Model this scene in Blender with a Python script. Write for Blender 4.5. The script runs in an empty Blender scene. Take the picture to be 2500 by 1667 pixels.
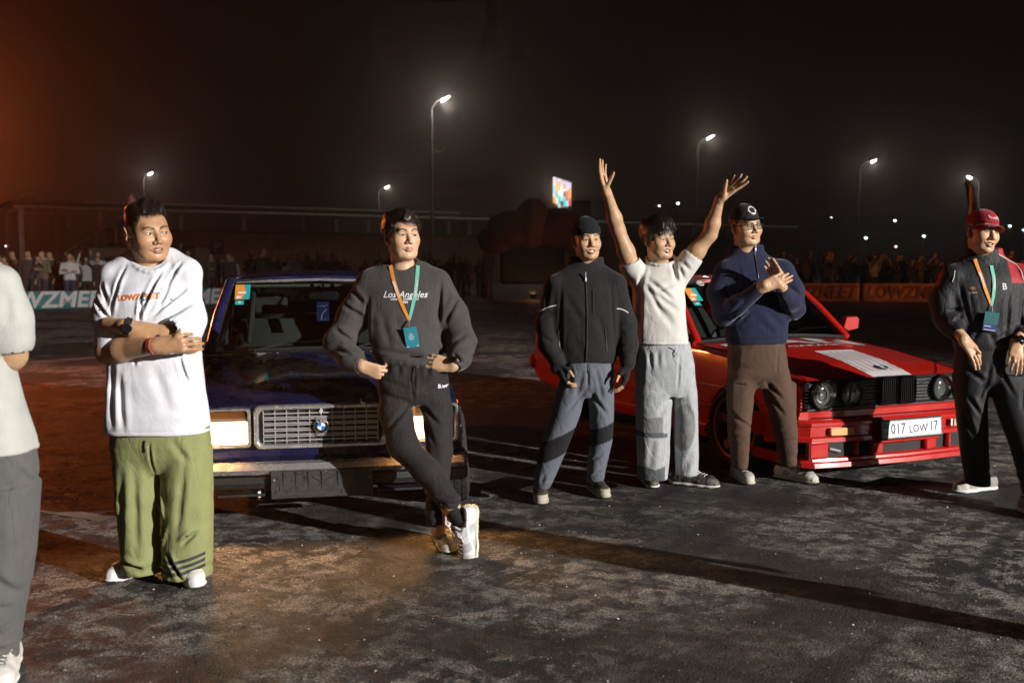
import bpy, bmesh, math, random
import numpy as np
from mathutils import Vector, Matrix, Euler
R = math.radians
random.seed(7); RNG = np.random.default_rng(7)
SC = bpy.context.scene
COL = SC.collection

# ------------------------------------------------------------------ camera
CAM_H, PITCH, FPX = 1.48, R(4.6), 2431.0
cam_d = bpy.data.cameras.new('camera'); cam = bpy.data.objects.new('camera', cam_d); COL.objects.link(cam)
cam.location = (0, 0, CAM_H); cam.rotation_euler = (R(90) - PITCH, 0, 0)
cam_d.lens = 35.0; cam_d.sensor_width = 36.0; cam_d.clip_end = 2000; cam_d.clip_start = 0.05
cam_d.dof.use_dof = True; cam_d.dof.focus_distance = 5.6; cam_d.dof.aperture_fstop = 2.8
SC.camera = cam

# ------------------------------------------------------------------ night sky
W = bpy.data.worlds.new('World'); SC.world = W; W.use_nodes = True
bg = W.node_tree.nodes['Background']
bg.inputs[0].default_value = (0.0026, 0.0014, 0.0011, 1); bg.inputs[1].default_value = 1.0
SC.view_settings.view_transform = 'Standard'; SC.view_settings.look = 'None'
SC.view_settings.exposure = 0.0; SC.view_settings.gamma = 1.0
SC.cycles.max_bounces = 6; SC.cycles.diffuse_bounces = 2; SC.cycles.glossy_bounces = 3
SC.cycles.transmission_bounces = 4; SC.cycles.volume_bounces = 0; SC.cycles.transparent_max_bounces = 12
SC.cycles.sample_clamp_indirect = 3.0; SC.cycles.caustics_reflective = False; SC.cycles.caustics_refractive = False
SC.cycles.use_denoising = True; SC.cycles.use_adaptive_sampling = True; SC.cycles.adaptive_threshold = 0.025; SC.cycles.adaptive_min_samples = 40; SC.cycles.light_sampling_threshold = 0.03

# ------------------------------------------------------------------ event floodlights (stands are built further down)
def lamp(name, kind, loc, power, color, **kw):
    d = bpy.data.lights.new(name, kind); d.energy = power; d.color = color
    for k, v in kw.items(): setattr(d, k, v)
    o = bpy.data.objects.new(name, d); COL.objects.link(o); o.location = loc
    return o
def aim(o, target):
    o.rotation_euler = (Vector(target) - o.location).to_track_quat('-Z', 'Y').to_euler()
KEY = Vector((29.0, -15.4, 9.3))
key = lamp('flood_beam', 'SPOT', KEY, 104000, (1.0, 0.97, 0.935), spot_size=R(41), spot_blend=0.9, shadow_soft_size=0.13)
aim(key, (0.2, 5.0, 0.9))
RED = Vector((-8.3, 13.5, 3.3))
red = lamp('red_beam', 'SPOT', RED, 1050, (1.0, 0.20, 0.045), spot_size=R(165), spot_blend=0.9, shadow_soft_size=0.12)
aim(red, (1.0, 9.5, 0.4))

AMB = Vector((23.0, 24.0, 3.4))
amb = lamp('orange_beam', 'SPOT', AMB, 1500, (1.0, 0.36, 0.12), spot_size=R(75), spot_blend=0.7, shadow_soft_size=0.12)
aim(amb, (13.0, 37.0, 0.8))

# ------------------------------------------------------------------ helpers
def at(px, py, Y):
    """point of the place seen at (px, py) of the 2500 px photograph when it stands Y metres ahead"""
    dx = (px - 1250.0) / FPX; dz = (833.5 - py) / FPX
    ry = math.cos(PITCH) + dz * math.sin(PITCH); rz = -math.sin(PITCH) + dz * math.cos(PITCH)
    t = Y / ry
    return np.array([dx * t, Y, CAM_H + rz * t])
def ground(px, py):
    dx = (px - 1250.0) / FPX; dz = (833.5 - py) / FPX
    ry = math.cos(PITCH) + dz * math.sin(PITCH); rz = -math.sin(PITCH) + dz * math.cos(PITCH)
    t = -CAM_H / rz
    return np.array([dx * t, ry * t, 0.0])

MATS = {}
def mat(name, color=(0.5, 0.5, 0.5), rough=0.5, metal=0.0, coat=0.0, var=0.0, vscale=8.0, bump=0.0, bscale=60.0,
        emit=None, estr=0.0, attr=None, sheen=0.0, spec=0.5, sss=0.0, trans=0.0, rvar=0.0, stretch=None, bdist=0.004, detail=4.0):
    if name in MATS: return MATS[name]
    m = bpy.data.materials.new(name); m.use_nodes = True
    nt = m.node_tree; b = nt.nodes['Principled BSDF']; L = nt.links.new; N = nt.nodes.new
    b.inputs['Base Color'].default_value = (*color, 1); b.inputs['Roughness'].default_value = rough
    b.inputs['Metallic'].default_value = metal; b.inputs['Coat Weight'].default_value = coat; b.inputs['Coat Roughness'].default_value = 0.06
    b.inputs['Specular IOR Level'].default_value = spec
    if sheen: b.inputs['Sheen Weight'].default_value = sheen; b.inputs['Sheen Roughness'].default_value = 0.4
    if sss:
        b.inputs['Subsurface Weight'].default_value = sss; b.inputs['Subsurface Radius'].default_value = (1.0, 0.35, 0.2); b.inputs['Subsurface Scale'].default_value = 0.006
    if trans: b.inputs['Transmission Weight'].default_value = trans
    if emit: b.inputs['Emission Color'].default_value = (*emit, 1); b.inputs['Emission Strength'].default_value = estr
    tc = N('ShaderNodeTexCoord'); src = tc.outputs['Object']
    if stretch:
        mp = N('ShaderNodeMapping'); mp.inputs['Scale'].default_value = stretch; L(src, mp.inputs[0]); src = mp.outputs[0]
    base = None
    if attr:
        a = N('ShaderNodeAttribute'); a.attribute_name = attr; base = a.outputs['Color']; L(base, b.inputs['Base Color'])
    if var:
        n = N('ShaderNodeTexNoise'); n.inputs['Scale'].default_value = vscale; n.inputs['Detail'].default_value = 6; L(src, n.inputs['Vector'])
        r = N('ShaderNodeMapRange'); r.inputs[1].default_value = 0.25; r.inputs[2].default_value = 0.75
        r.inputs[3].default_value = 1 - var; r.inputs[4].default_value = 1 + var; L(n.outputs['Fac'], r.inputs[0])
        mx = N('ShaderNodeVectorMath'); mx.operation = 'SCALE'
        if base: L(base, mx.inputs[0])
        else: mx.inputs[0].default_value = color
        L(r.outputs[0], mx.inputs['Scale']); L(mx.outputs[0], b.inputs['Base Color'])
    if rvar:
        n2 = N('ShaderNodeTexNoise'); n2.inputs['Scale'].default_value = vscale * 1.7; n2.inputs['Detail'].default_value = 5; L(src, n2.inputs['Vector'])
        r2 = N('ShaderNodeMapRange'); r2.inputs[1].default_value = 0.3; r2.inputs[2].default_value = 0.7
        r2.inputs[3].default_value = max(0.02, rough - rvar); r2.inputs[4].default_value = min(1, rough + rvar); L(n2.outputs['Fac'], r2.inputs[0]); L(r2.outputs[0], b.inputs['Roughness'])
    if bump:
        n = N('ShaderNodeTexNoise'); n.inputs['Scale'].default_value = bscale; n.inputs['Detail'].default_value = detail; L(src, n.inputs['Vector'])
        bp = N('ShaderNodeBump'); bp.inputs['Strength'].default_value = bump; bp.inputs['Distance'].default_value = bdist
        L(n.outputs['Fac'], bp.inputs['Height']); L(bp.outputs[0], b.inputs['Normal'])
    MATS[name] = m
    return m

def tag(o, label=None, cat=None, group=None, kind=None):
    if label: o['label'] = label
    if cat: o['category'] = cat
    if group: o['group'] = group
    if kind: o['kind'] = kind
    return o
def empty(name, loc=(0, 0, 0), rz=0.0):
    o = bpy.data.objects.new(name, None); COL.objects.link(o); o.location = loc; o.rotation_euler = (0, 0, rz); o.empty_display_size = 0.2
    return o
def link(name, me, parent=None, m=None):
    o = bpy.data.objects.new(name, me); COL.objects.link(o)
    if parent is not None: o.parent = parent
    if m is not None and not me.materials: me.materials.append(m)
    return o
def copy_tree(o, parent=None):
    c = o.copy(); COL.objects.link(c); c.parent = parent
    for ch in o.children: copy_tree(ch, c)
    return c

class MB:
    """collects shapes, builds them as one mesh object"""
    def __init__(s): s.v = []; s.f = []; s.mi = []
    def add(s, v, f, mi=0):
        o = len(s.v); s.v += [tuple(map(float, p)) for p in v]; s.f += [tuple(i + o for i in q) for q in f]; s.mi += [mi] * len(f)
        return s
    def box(s, c, d, rot=None, mi=0, bev=0.0):
        hx, hy, hz = d[0] / 2, d[1] / 2, d[2] / 2
        if bev:
            b = min(bev, hx * 0.98, hy * 0.98, hz * 0.98); v = []; 
            for sx in (-1, 1):
                for sy in (-1, 1):
                    for sz in (-1, 1):
                        v += [(sx * hx, sy * (hy - b), sz * (hz - b)), (sx * (hx - b), sy * hy, sz * (hz - b)), (sx * (hx - b), sy * (hy - b), sz * hz)]
            I = lambda sx, sy, sz, k: ((sx > 0) * 4 + (sy > 0) * 2 + (sz > 0)) * 3 + k
            f = []
            for sg in (-1, 1):
                f.append([I(sg, -1, -1, 0), I(sg, 1, -1, 0), I(sg, 1, 1, 0), I(sg, -1, 1, 0)][::sg])
                f.append([I(-1, sg, -1, 1), I(-1, sg, 1, 1), I(1, sg, 1, 1), I(1, sg, -1, 1)][::sg])
                f.append([I(-1, -1, sg, 2), I(1, -1, sg, 2), I(1, 1, sg, 2), I(-1, 1, sg, 2)][::sg])
                for t in (-1, 1):
                    f.append([I(sg, t, -1, 0), I(sg, t, 1, 0), I(sg, t, 1, 1), I(sg, t, -1, 1)][::sg * t])
                    f.append([I(sg, -1, t, 0), I(sg, -1, t, 2), I(sg, 1, t, 2), I(sg, 1, t, 0)][::sg * t])
                    f.append([I(-1, sg, t, 1), I(1, sg, t, 1), I(1, sg, t, 2), I(-1, sg, t, 2)][::sg * t])
            for sx in (-1, 1):
                for sy in (-1, 1):
                    for sz in (-1, 1):
                        f.append([I(sx, sy, sz, 0), I(sx, sy, sz, 1), I(sx, sy, sz, 2)][::sx * sy * sz])
        else:
            v = [(x, y, z) for x in (-hx, hx) for y in (-hy, hy) for z in (-hz, hz)]
            f = [(0, 1, 3, 2), (4, 6, 7, 5), (0, 4, 5, 1), (2, 3, 7, 6), (0, 2, 6, 4), (1, 5, 7, 3)]
        M = rot if rot is not None else Matrix.Identity(3)
        if not isinstance(M, Matrix): M = Euler(M).to_matrix()
        return s.add([tuple(M @ Vector(p) + Vector(c)) for p in v], f, mi)
    def prism(s, pts, y0, y1, mi=0, axis='y'):
        """closed outline (a,b) extruded between y0 and y1 along axis"""
        n = len(pts); P = []
        for y in (y0, y1):
            for a, b in pts:
                P.append({'y': (a, y, b), 'z': (a, b, y), 'x': (y, a, b)}[axis])
        f = [tuple(range(n)), tuple(range(2 * n - 1, n - 1, -1))] + [(i, n + i, n + (i + 1) % n, (i + 1) % n) for i in range(n)]
        return s.add(P, f, mi)
    def tube(s, pts, r, n=8, mi=0, closed=False, cap=True):
        pts = [Vector(p) for p in pts]; m = len(pts)
        rs = r if hasattr(r, '__len__') else [r] * m
        V = []; prev = None
        for i, p in enumerate(pts):
            a = pts[(i - 1) % m] if (closed or i > 0) else p; b = pts[(i + 1) % m] if (closed or i < m - 1) else p
            t = (b - a).normalized()
            if prev is None:
                u = t.cross(Vector((0, 0, 1)));
                if u.length < 1e-3: u = t.cross(Vector((0, 1, 0)))
            else: u = prev - t * prev.dot(t)
            u.normalize(); prev = u; w = t.cross(u)
            for k in range(n):
                A = 2 * math.pi * k / n
                V.append(p + (u * math.cos(A) + w * math.sin(A)) * rs[i])
        f = []
        for i in range(m if closed else m - 1):
            j = (i + 1) % m
            for k in range(n): f.append((i * n + k, i * n + (k + 1) % n, j * n + (k + 1) % n, j * n + k))
        if cap and not closed: f += [tuple(range(n - 1, -1, -1)), tuple(range((m - 1) * n, m * n))]
        return s.add(V, f, mi)
    def lathe(s, prof, c=(0, 0, 0), rot=None, n=24, mi=0, sweep=2 * math.pi, closed_prof=False):
        """profile (radius, height) turned about local z"""
        M = rot if rot is not None else Matrix.Identity(3)
        if not isinstance(M, Matrix): M = Euler(M).to_matrix()
        V = []; m = len(prof)
        for k in range(n):
            A = sweep * k / n; ca, sa = math.cos(A), math.sin(A)
            for r, h in prof: V.append(M @ Vector((r * ca, r * sa, h)) + Vector(c))
        f = []
        for k in range(n):
            j = (k + 1) % n
            for i in range(m if closed_prof else m - 1):
                q = (i + 1) % m
                f.append((k * m + i, j * m + i, j * m + q, k * m + q))
        return s.add(V, f, mi)
    def loft(s, rings, mi=0, cap=(True, True), closed=True):
        n = len(rings[0]); V = [p for r in rings for p in r]; f = []
        for i in range(len(rings) - 1):
            for k in range(n if closed else n - 1):
                f.append((i * n + k, i * n + (k + 1) % n, (i + 1) * n + (k + 1) % n, (i + 1) * n + k))
        if cap[0]: f.append(tuple(range(n - 1, -1, -1)))
        if cap[1]: f.append(tuple(range((len(rings) - 1) * n, len(rings) * n)))
        return s.add(V, f, mi)
    def xf(s, M):
        M = M if isinstance(M, Matrix) else Matrix(M); s.v = [tuple(M @ Vector(p)) for p in s.v]; return s
    def build(s, name, m, parent=None, smooth=None, fix=True):
        me = bpy.data.meshes.new(name); me.from_pydata(s.v, [], s.f)
        ms = m if isinstance(m, (list, tuple)) else [m]
        for x in ms: me.materials.append(x)
        if len(ms) > 1: me.polygons.foreach_set('material_index', s.mi)
        if fix:
            bm = bmesh.new(); bm.from_mesh(me); bmesh.ops.remove_doubles(bm, verts=bm.verts, dist=1e-5)
            bmesh.ops.recalc_face_normals(bm, faces=bm.faces); bm.to_mesh(me); bm.free()
        if smooth is not None:
            me.polygons.foreach_set('use_smooth', [True] * len(me.polygons)); me.set_sharp_from_angle(angle=R(smooth))
        me.update()
        return link(name, me, parent)

def text_geo(s, size=1.0, ext=0.0, bold=0.0, shear=0.0, spacing=1.0, align='CENTER', res=2):
    c = bpy.data.curves.new('t', 'FONT'); c.body = s; c.size = size; c.extrude = ext; c.offset = bold; c.shear = shear
    c.space_character = spacing; c.align_x = align; c.align_y = 'CENTER'; c.resolution_u = res
    o = bpy.data.objects.new('t', c); COL.objects.link(o)
    dg = bpy.context.evaluated_depsgraph_get(); dg.update()
    me = bpy.data.meshes.new_from_object(o.evaluated_get(dg))
    v = [tuple(p.co) for p in me.vertices]; f = [tuple(p.vertices) for p in me.polygons]
    bpy.data.objects.remove(o); bpy.data.curves.remove(c); bpy.data.meshes.remove(me)
    return v, f
# ------------------------------------------------------------------ implicit surfaces -> one continuous mesh (for bodies and cloth)
def smin(a, b, k):
    if k <= 0: return np.minimum(a, b)
    k = np.float32(k); h = np.maximum(k - np.abs(a - b), 0)
    return np.minimum(a, b) - h * h * (np.float32(0.25) / k)
def V3(p): return np.asarray(p, float)
def rotm(yaw=0, pitch=0, roll=0):
    """yaw>0 turns a -y facing head to +x, pitch>0 looks up, roll>0 tips to +x"""
    return np.array((Matrix.Rotation(yaw, 3, 'Z') @ Matrix.Rotation(-pitch, 3, 'X') @ Matrix.Rotation(roll, 3, 'Y')))
class SDF:
    def __init__(s): s.p = []; s.post = []
    def _add(s, fn, c, r, k, op): s.p.append((fn, V3(c), r, k, op)); return s
    def cap(s, a, b, ra, rb, k=0.02, op='u', flat=None, ff=1.0):
        a, b = V3(a), V3(b); ab = b - a; L2 = max(ab @ ab, 1e-12); fl = None if flat is None else V3(flat) / np.linalg.norm(flat)
        a0, a1, a2 = map(np.float32, a); b0, b1, b2 = map(np.float32, ab); il = np.float32(1 / L2); ra, rd = np.float32(ra), np.float32(rb - ra)
        if fl is not None: f0, f1, f2 = map(np.float32, fl); fk = np.float32(ff - 1)
        def fn(P):
            x, y, z = P[:, 0] - a0, P[:, 1] - a1, P[:, 2] - a2
            if fl is not None:
                g = (x * f0 + y * f1 + z * f2) * fk; x = x + g * f0; y = y + g * f1; z = z + g * f2
            t = np.clip((x * b0 + y * b1 + z * b2) * il, 0, 1)
            x = x - t * b0; y = y - t * b1; z = z - t * b2
            return np.sqrt(x * x + y * y + z * z) - (ra + rd * t)
        return s._add(fn, (a + b) / 2, np.sqrt(L2) / 2 + max(float(ra), float(ra + rd)), k, op)
    def chain(s, pts, rs, k=0.02, op='u', **kw):
        for i in range(len(pts) - 1): s.cap(pts[i], pts[i + 1], rs[i], rs[i + 1], k, op, **kw)
        return s
    def ell(s, c, r, M=None, k=0.02, op='u'):
        c, r = V3(c), V3(r)
        c0, c1, c2 = map(np.float32, c); i0, i1, i2 = map(np.float32, 1 / r); m = None if M is None else np.asarray(M, np.float32)
        def fn(P):
            x, y, z = P[:, 0] - c0, P[:, 1] - c1, P[:, 2] - c2
            if m is not None: x, y, z = x * m[0, 0] + y * m[1, 0] + z * m[2, 0], x * m[0, 1] + y * m[1, 1] + z * m[2, 1], x * m[0, 2] + y * m[1, 2] + z * m[2, 2]
            x = x * i0; y = y * i1; z = z * i2; k0 = np.sqrt(x * x + y * y + z * z); x = x * i0; y = y * i1; z = z * i2
            return k0 * (k0 - 1) / np.maximum(np.sqrt(x * x + y * y + z * z), 1e-6)
        return s._add(fn, c, r.max(), k, op)
    def box(s, c, d, rad=0.01, M=None, k=0.01, op='u'):
        c, h = V3(c), V3(d) / 2 - rad
        def fn(P):
            q = P - c
            if M is not None: q = q @ M
            q = np.abs(q) - h
            return np.linalg.norm(np.maximum(q, 0), axis=1) + np.minimum(q.max(axis=1), 0) - rad
        return s._add(fn, c, np.linalg.norm(V3(d)) / 2, k, op)
    def stack(s, secs, n=2.4, k=0.02, op='u', cap=0.012):
        """stacked super-ellipse sections (cx, cy, z, rx, ry), any order in z"""
        S = np.array(sorted(secs, key=lambda q: q[2]), float); z = S[:, 2]
        # monotone-ish smooth interpolation
        zz = np.linspace(z[0], z[-1], 90); w = np.stack([np.interp(zz, z, S[:, i]) for i in (0, 1, 3, 4)], 1)
        ker = np.array([1, 2, 3, 4, 3, 2, 1.]); ker /= ker.sum()
        pad = np.vstack([np.repeat(w[:1], 3, 0), w, np.repeat(w[-1:], 3, 0)])
        w = np.stack([np.convolve(pad[:, i], ker, 'valid') for i in range(4)], 1)
        def fn(P):
            cx, cy, rx, ry = (np.interp(P[:, 2], zz, w[:, i]) for i in range(4))
            x, y = P[:, 0] - cx, P[:, 1] - cy
            g = (np.abs(x / rx) ** n + np.abs(y / ry) ** n) ** (1 / n); g = np.maximum(g, 1e-6)
            d = (g - 1) * np.sqrt(x * x + y * y) / g
            d = np.where(g < 0.3, (g - 1) * np.minimum(rx, ry), d)
            e = np.maximum(z[0] - P[:, 2], P[:, 2] - z[-1])
            return -smin(-d, -e, cap)
        c = np.array([S[:, 0].mean(), S[:, 1].mean(), (z[0] + z[-1]) / 2])
        return s._add(fn, c, (z[-1] - z[0]) / 2 + S[:, 3:].max() + 0.1, k, op)
    def fun(s, fn, c=(0, 0, 0), r=9.0, k=0.0, op='u'): return s._add(fn, c, r, k, op)
    def __call__(s, P, full=False):
        P = np.asfortranarray(P, np.float32); d = np.full(len(P), 9.0, np.float32); m = 0.01
        CH = len(P) if (full or len(P) < 3000) else 4096
        def part(i0):
            Q = P[i0:i0 + CH]; lo, hi = Q.min(0), Q.max(0); cc = (lo + hi) / 2; rr = np.linalg.norm(hi - lo) / 2 + m; dd = d[i0:i0 + CH]
            for fn, c, r, k, op in s.p:
                if not full and math.dist(c, cc) > r + k + rr: continue
                e = fn(Q)
                if op == 'u': dd = smin(dd, e, k)
                elif op == 's': dd = -smin(-dd, e, k)
                else: dd = -smin(-dd, -e, k)
            for fn in s.post: dd = dd + fn(Q, dd)
            d[i0:i0 + CH] = dd
        idx = range(0, len(P), CH)
        for i in idx: part(i)
        return d

def polygonise(f, lo, hi, h, levels=3, warp=None, slack=1.6):
    lo, hi = V3(lo), V3(hi); H = h * 2 ** levels
    n = np.ceil((hi - lo) / H).astype(int)
    I = np.stack(np.meshgrid(*[np.arange(q) for q in n], indexing='ij'), -1).reshape(-1, 3)
    wp = (lambda g: g) if warp is None else warp
    for lv in range(levels + 1):
        hh = h * 2 ** (levels - lv)
        d = f(wp(lo + (I + 0.5) * hh), lv == 0)
        I = I[np.abs(d) < hh * 0.87 * slack + 0.004]
        if lv < levels:
            o = np.array([[a, b, c] for a in (0, 1) for b in (0, 1) for c in (0, 1)])
            I = (I[:, None, :] * 2 + o[None]).reshape(-1, 3)
    B = 1 << 12; key = lambda J: (J[:, 0] * B + J[:, 1]) * B + J[:, 2]
    o = np.array([[a, b, c] for a in (0, 1) for b in (0, 1) for c in (0, 1)])
    C = (I[:, None, :] + o[None]).reshape(-1, 3); ck = key(C)
    u, first, inv = np.unique(ck, return_index=True, return_inverse=True)
    od = np.argsort(first); val = np.empty(len(first)); val[od] = f(wp(lo + C[first[od]] * h)); cv = val[inv.reshape(-1)].reshape(-1, 8)
    act = (cv.min(1) < 0) & (cv.max(1) >= 0)
    I = I[act]; cv = cv[act]
    E = [(0, 1), (2, 3), (4, 5), (6, 7), (0, 2), (1, 3), (4, 6), (5, 7), (0, 4), (1, 5), (2, 6), (3, 7)]
    S = np.zeros((len(I), 3)); cnt = np.zeros(len(I))
    for a, b in E:
        va, vb = cv[:, a], cv[:, b]; x = (va < 0) != (vb < 0)
        t = np.where(x, va / np.where(x, va - vb, 1), 0)
        S += np.where(x[:, None], o[a] + t[:, None] * (o[b] - o[a]), 0); cnt += x
    Vt = wp(lo + (I + S / cnt[:, None]) * h)
    k = key(I); order = np.argsort(k); ks = k[order]
    def find(J):
        q = key(J); i = np.searchsorted(ks, q); i = np.minimum(i, len(ks) - 1)
        return np.where(ks[i] == q, order[i], -1)
    F = []
    for ax in range(3):
        c1 = [4, 2, 1][ax]; va, vb = cv[:, 0], cv[:, c1]
        sel = np.nonzero((va < 0) != (vb < 0))[0]
        e1, e2 = np.zeros(3, int), np.zeros(3, int); e1[(ax + 1) % 3] = 1; e2[(ax + 2) % 3] = 1
        J = I[sel]; a = sel; b = find(J - e1); c = find(J - e1 - e2); d = find(J - e2)
        ok = (b >= 0) & (c >= 0) & (d >= 0)
        q = np.stack([a, b, c, d], 1)[ok]; flip = (va[sel] < 0)[ok]
        q[~flip] = q[~flip][:, ::-1]
        F.append(q)
    return Vt, np.vstack(F)

def np_mesh(name, V, F, smooth=True, colors=None, origin=None):
    me = bpy.data.meshes.new(name); F = np.asarray(F)
    if origin is not None: V = V - V3(origin)
    me.vertices.add(len(V)); me.vertices.foreach_set('co', np.ascontiguousarray(V, np.float32).ravel())
    n = F.shape[1]; me.loops.add(F.size); me.loops.foreach_set('vertex_index', F.astype(np.int32).ravel())
    me.polygons.add(len(F)); me.polygons.foreach_set('loop_start', np.arange(0, F.size, n, dtype=np.int32))
    me.polygons.foreach_set('use_smooth', np.full(len(F), smooth))
    me.update(calc_edges=True); me.validate()
    if colors is not None:
        a = me.color_attributes.new('Col', 'FLOAT_COLOR', 'POINT')
        c = np.ones((len(V), 4), np.float32); c[:, :3] = colors; a.data.foreach_set('color', c.ravel())
    return me

_nd = RNG.normal(size=(3, 12, 3)); _nd /= np.linalg.norm(_nd, axis=2, keepdims=True); _np = RNG.uniform(0, 6.28, (3, 12))
def wob(P, f, s=0):
    """cheap smooth noise in -1..1"""
    f = np.broadcast_to(np.asarray(f, np.float32), (3,)); x, y, z = P[:, 0].astype(np.float32) * f[0], P[:, 1].astype(np.float32) * f[1], P[:, 2].astype(np.float32) * f[2]
    q = np.float32(.6); X = x + q * np.sin(y * .7 + s); Y = y + q * np.sin(z * .7 + s); Z = z + q * np.sin(x * .7 + s); o = 0
    for i in range(4):
        n = _nd[s % 3, i] * (1 + .17 * i); o = o + np.sin(X * np.float32(n[0]) + Y * np.float32(n[1]) + Z * np.float32(n[2]) + np.float32(_np[s % 3, i]))
    return o / 2.2
# ------------------------------------------------------------------ ground
def asphalt():
    m = bpy.data.materials.new('asphalt'); m.use_nodes = True; nt = m.node_tree; b = nt.nodes['Principled BSDF']; L = nt.links.new; N = nt.nodes.new
    tc = N('ShaderNodeTexCoord'); P = tc.outputs['Object']
    def noise(sc, det=5, vec=P, rough=0.55, dist=0.0):
        n = N('ShaderNodeTexNoise'); n.inputs['Scale'].default_value = sc; n.inputs['Detail'].default_value = det
        n.inputs['Roughness'].default_value = rough; n.inputs['Distortion'].default_value = dist; L(vec, n.inputs['Vector']); return n.outputs['Fac']
    def ramp(v, a, c, lo=0.0, hi=1.0):
        r = N('ShaderNodeMapRange'); r.interpolation_type = 'SMOOTHSTEP'; r.inputs[1].default_value = a; r.inputs[2].default_value = c
        r.inputs[3].default_value = lo; r.inputs[4].default_value = hi; L(v, r.inputs[0]); return r.outputs[0]
    def math_(op, a, c):
        n = N('ShaderNodeMath'); n.operation = op
        for i, q in enumerate((a, c)):
            if isinstance(q, (int, float)): n.inputs[i].default_value = q
            else: L(q, n.inputs[i])
        return n.outputs[0]
    def mix(f, a, c):
        n = N('ShaderNodeMix'); n.data_type = 'RGBA'
        L(f, n.inputs['Factor'])
        for i, q in ((6, a), (7, c)):
            if isinstance(q, tuple): n.inputs[i].default_value = (*q, 1)
            else: L(q, n.inputs[i])
        return n.outputs[2]
    grit = noise(230, 3); speck = noise(90, 4)
    base = mix(ramp(grit, 0.3, 0.72), (0.012, 0.010, 0.0095), (0.060, 0.053, 0.048))
    patch = math_('MULTIPLY', ramp(noise(0.62, 5, dist=0.5), 0.40, 0.56), ramp(noise(8.0, 10, rough=0.74), 0.40, 0.57))
    dust = mix(ramp(speck, 0.35, 0.7), (0.13, 0.12, 0.107), (0.56, 0.52, 0.46))
    c = mix(math_('MULTIPLY', patch, 0.95), base, dust)
    blot = math_('MULTIPLY', ramp(noise(4.4, 11, rough=0.76, dist=0.5), 0.485, 0.535), ramp(noise(0.5, 3), 0.35, 0.6, 0.45, 1.0))
    c = mix(math_('MULTIPLY', blot, 0.95), c, (0.012, 0.011, 0.0105))
    # tyre marks: wide rubber arcs laid by drifting cars
    for cx, cy, sc, a, c2, dk in ((-9, 14, 2.6, 0.80, 0.97, 0.6), (6, 16, 3.7, 0.85, 0.98, 0.5), (2, -22, 1.9, 0.84, 0.98, 0.45)):
        mp = N('ShaderNodeMapping'); mp.inputs['Location'].default_value = (-cx, -cy, 0); L(P, mp.inputs[0])
        w = N('ShaderNodeTexWave'); w.wave_type = 'RINGS'; w.rings_direction = 'Z'; w.inputs['Scale'].default_value = sc * 0.31; w.inputs['Distortion'].default_value = 3.5
        w.inputs['Detail'].default_value = 2; w.inputs['Detail Scale'].default_value = 0.15; L(mp.outputs[0], w.inputs['Vector'])
        f = math_('MULTIPLY', ramp(w.outputs['Fac'], a, c2), ramp(noise(0.22, 3, mp.outputs[0]), 0.42, 0.6))
        c = mix(math_('MULTIPLY', f, dk), c, (0.009, 0.008, 0.0075))
    # pale scuffs
    mp = N('ShaderNodeMapping'); mp.inputs['Rotation'].default_value = (0, 0, 0.35); mp.inputs['Scale'].default_value = (0.55, 3.2, 1); L(P, mp.inputs[0])
    sc = math_('MULTIPLY', ramp(noise(1.5, 8, mp.outputs[0], rough=0.7), 0.60, 0.72), ramp(noise(0.18, 2), 0.42, 0.6))
    c = mix(math_('MULTIPLY', sc, 0.6), c, (0.34, 0.31, 0.27))
    L(c, b.inputs['Base Color'])
    rg = ramp(patch, 0, 1, 0.62, 0.88); L(rg, b.inputs['Roughness']); b.inputs['Specular IOR Level'].default_value = 0.5
    vo = N('ShaderNodeTexVoronoi'); vo.inputs['Scale'].default_value = 110; L(P, vo.inputs['Vector'])
    hgt = math_('ADD', math_('MULTIPLY', grit, 1.2), math_('ADD', math_('MULTIPLY', noise(70, 7, rough=0.75), 0.9), math_('MULTIPLY', vo.outputs['Distance'], -1.1)))
    bp = N('ShaderNodeBump'); bp.inputs['Strength'].default_value = 0.9; bp.inputs['Distance'].default_value = 0.009; L(hgt, bp.inputs['Height'])
    b2 = N('ShaderNodeBump'); b2.inputs['Strength'].default_value = 0.35; b2.inputs['Distance'].default_value = 0.04; L(noise(1.8, 4), b2.inputs['Height']); L(b2.outputs[0], bp.inputs['Normal'])
    L(bp.outputs[0], b.inputs['Normal'])
    return m
g = MB().add([(-260, -45, 0), (260, -45, 0), (260, 330, 0), (-260, 330, 0)], [(0, 1, 2, 3)]).build('ground', asphalt(), fix=False)
tag(g, kind='structure')

# worn painted bay lines
M_line = mat('worn_line_paint', (0.17, 0.155, 0.14), 0.8, var=0.5, vscale=5, bump=0.3, bscale=120)
def line(a, b, w):
    a, b = Vector(a), Vector(b); t = (b - a).normalized(); n = Vector((-t.y, t.x, 0)) * w / 2; N = 14; rr = random.Random(3)
    V = []; 
    for i in range(N + 1):
        p = a.lerp(b, i / N); V += [p - n * (1 + rr.uniform(-.25, .1)), p + n * (1 + rr.uniform(-.25, .1))]
    V = [(p.x, p.y, 0.004) for p in V]
    o = MB().add(V, [(2 * i, 2 * i + 2, 2 * i + 3, 2 * i + 1) for i in range(N)]).build('painted_line', M_line, fix=False); tag(o, kind='structure')
line(ground(60, 1236), ground(262, 1268), 0.12); line(ground(-40, 893), ground(300, 868), 0.2); line(ground(1130, 882), ground(1560, 866), 0.2)

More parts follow.
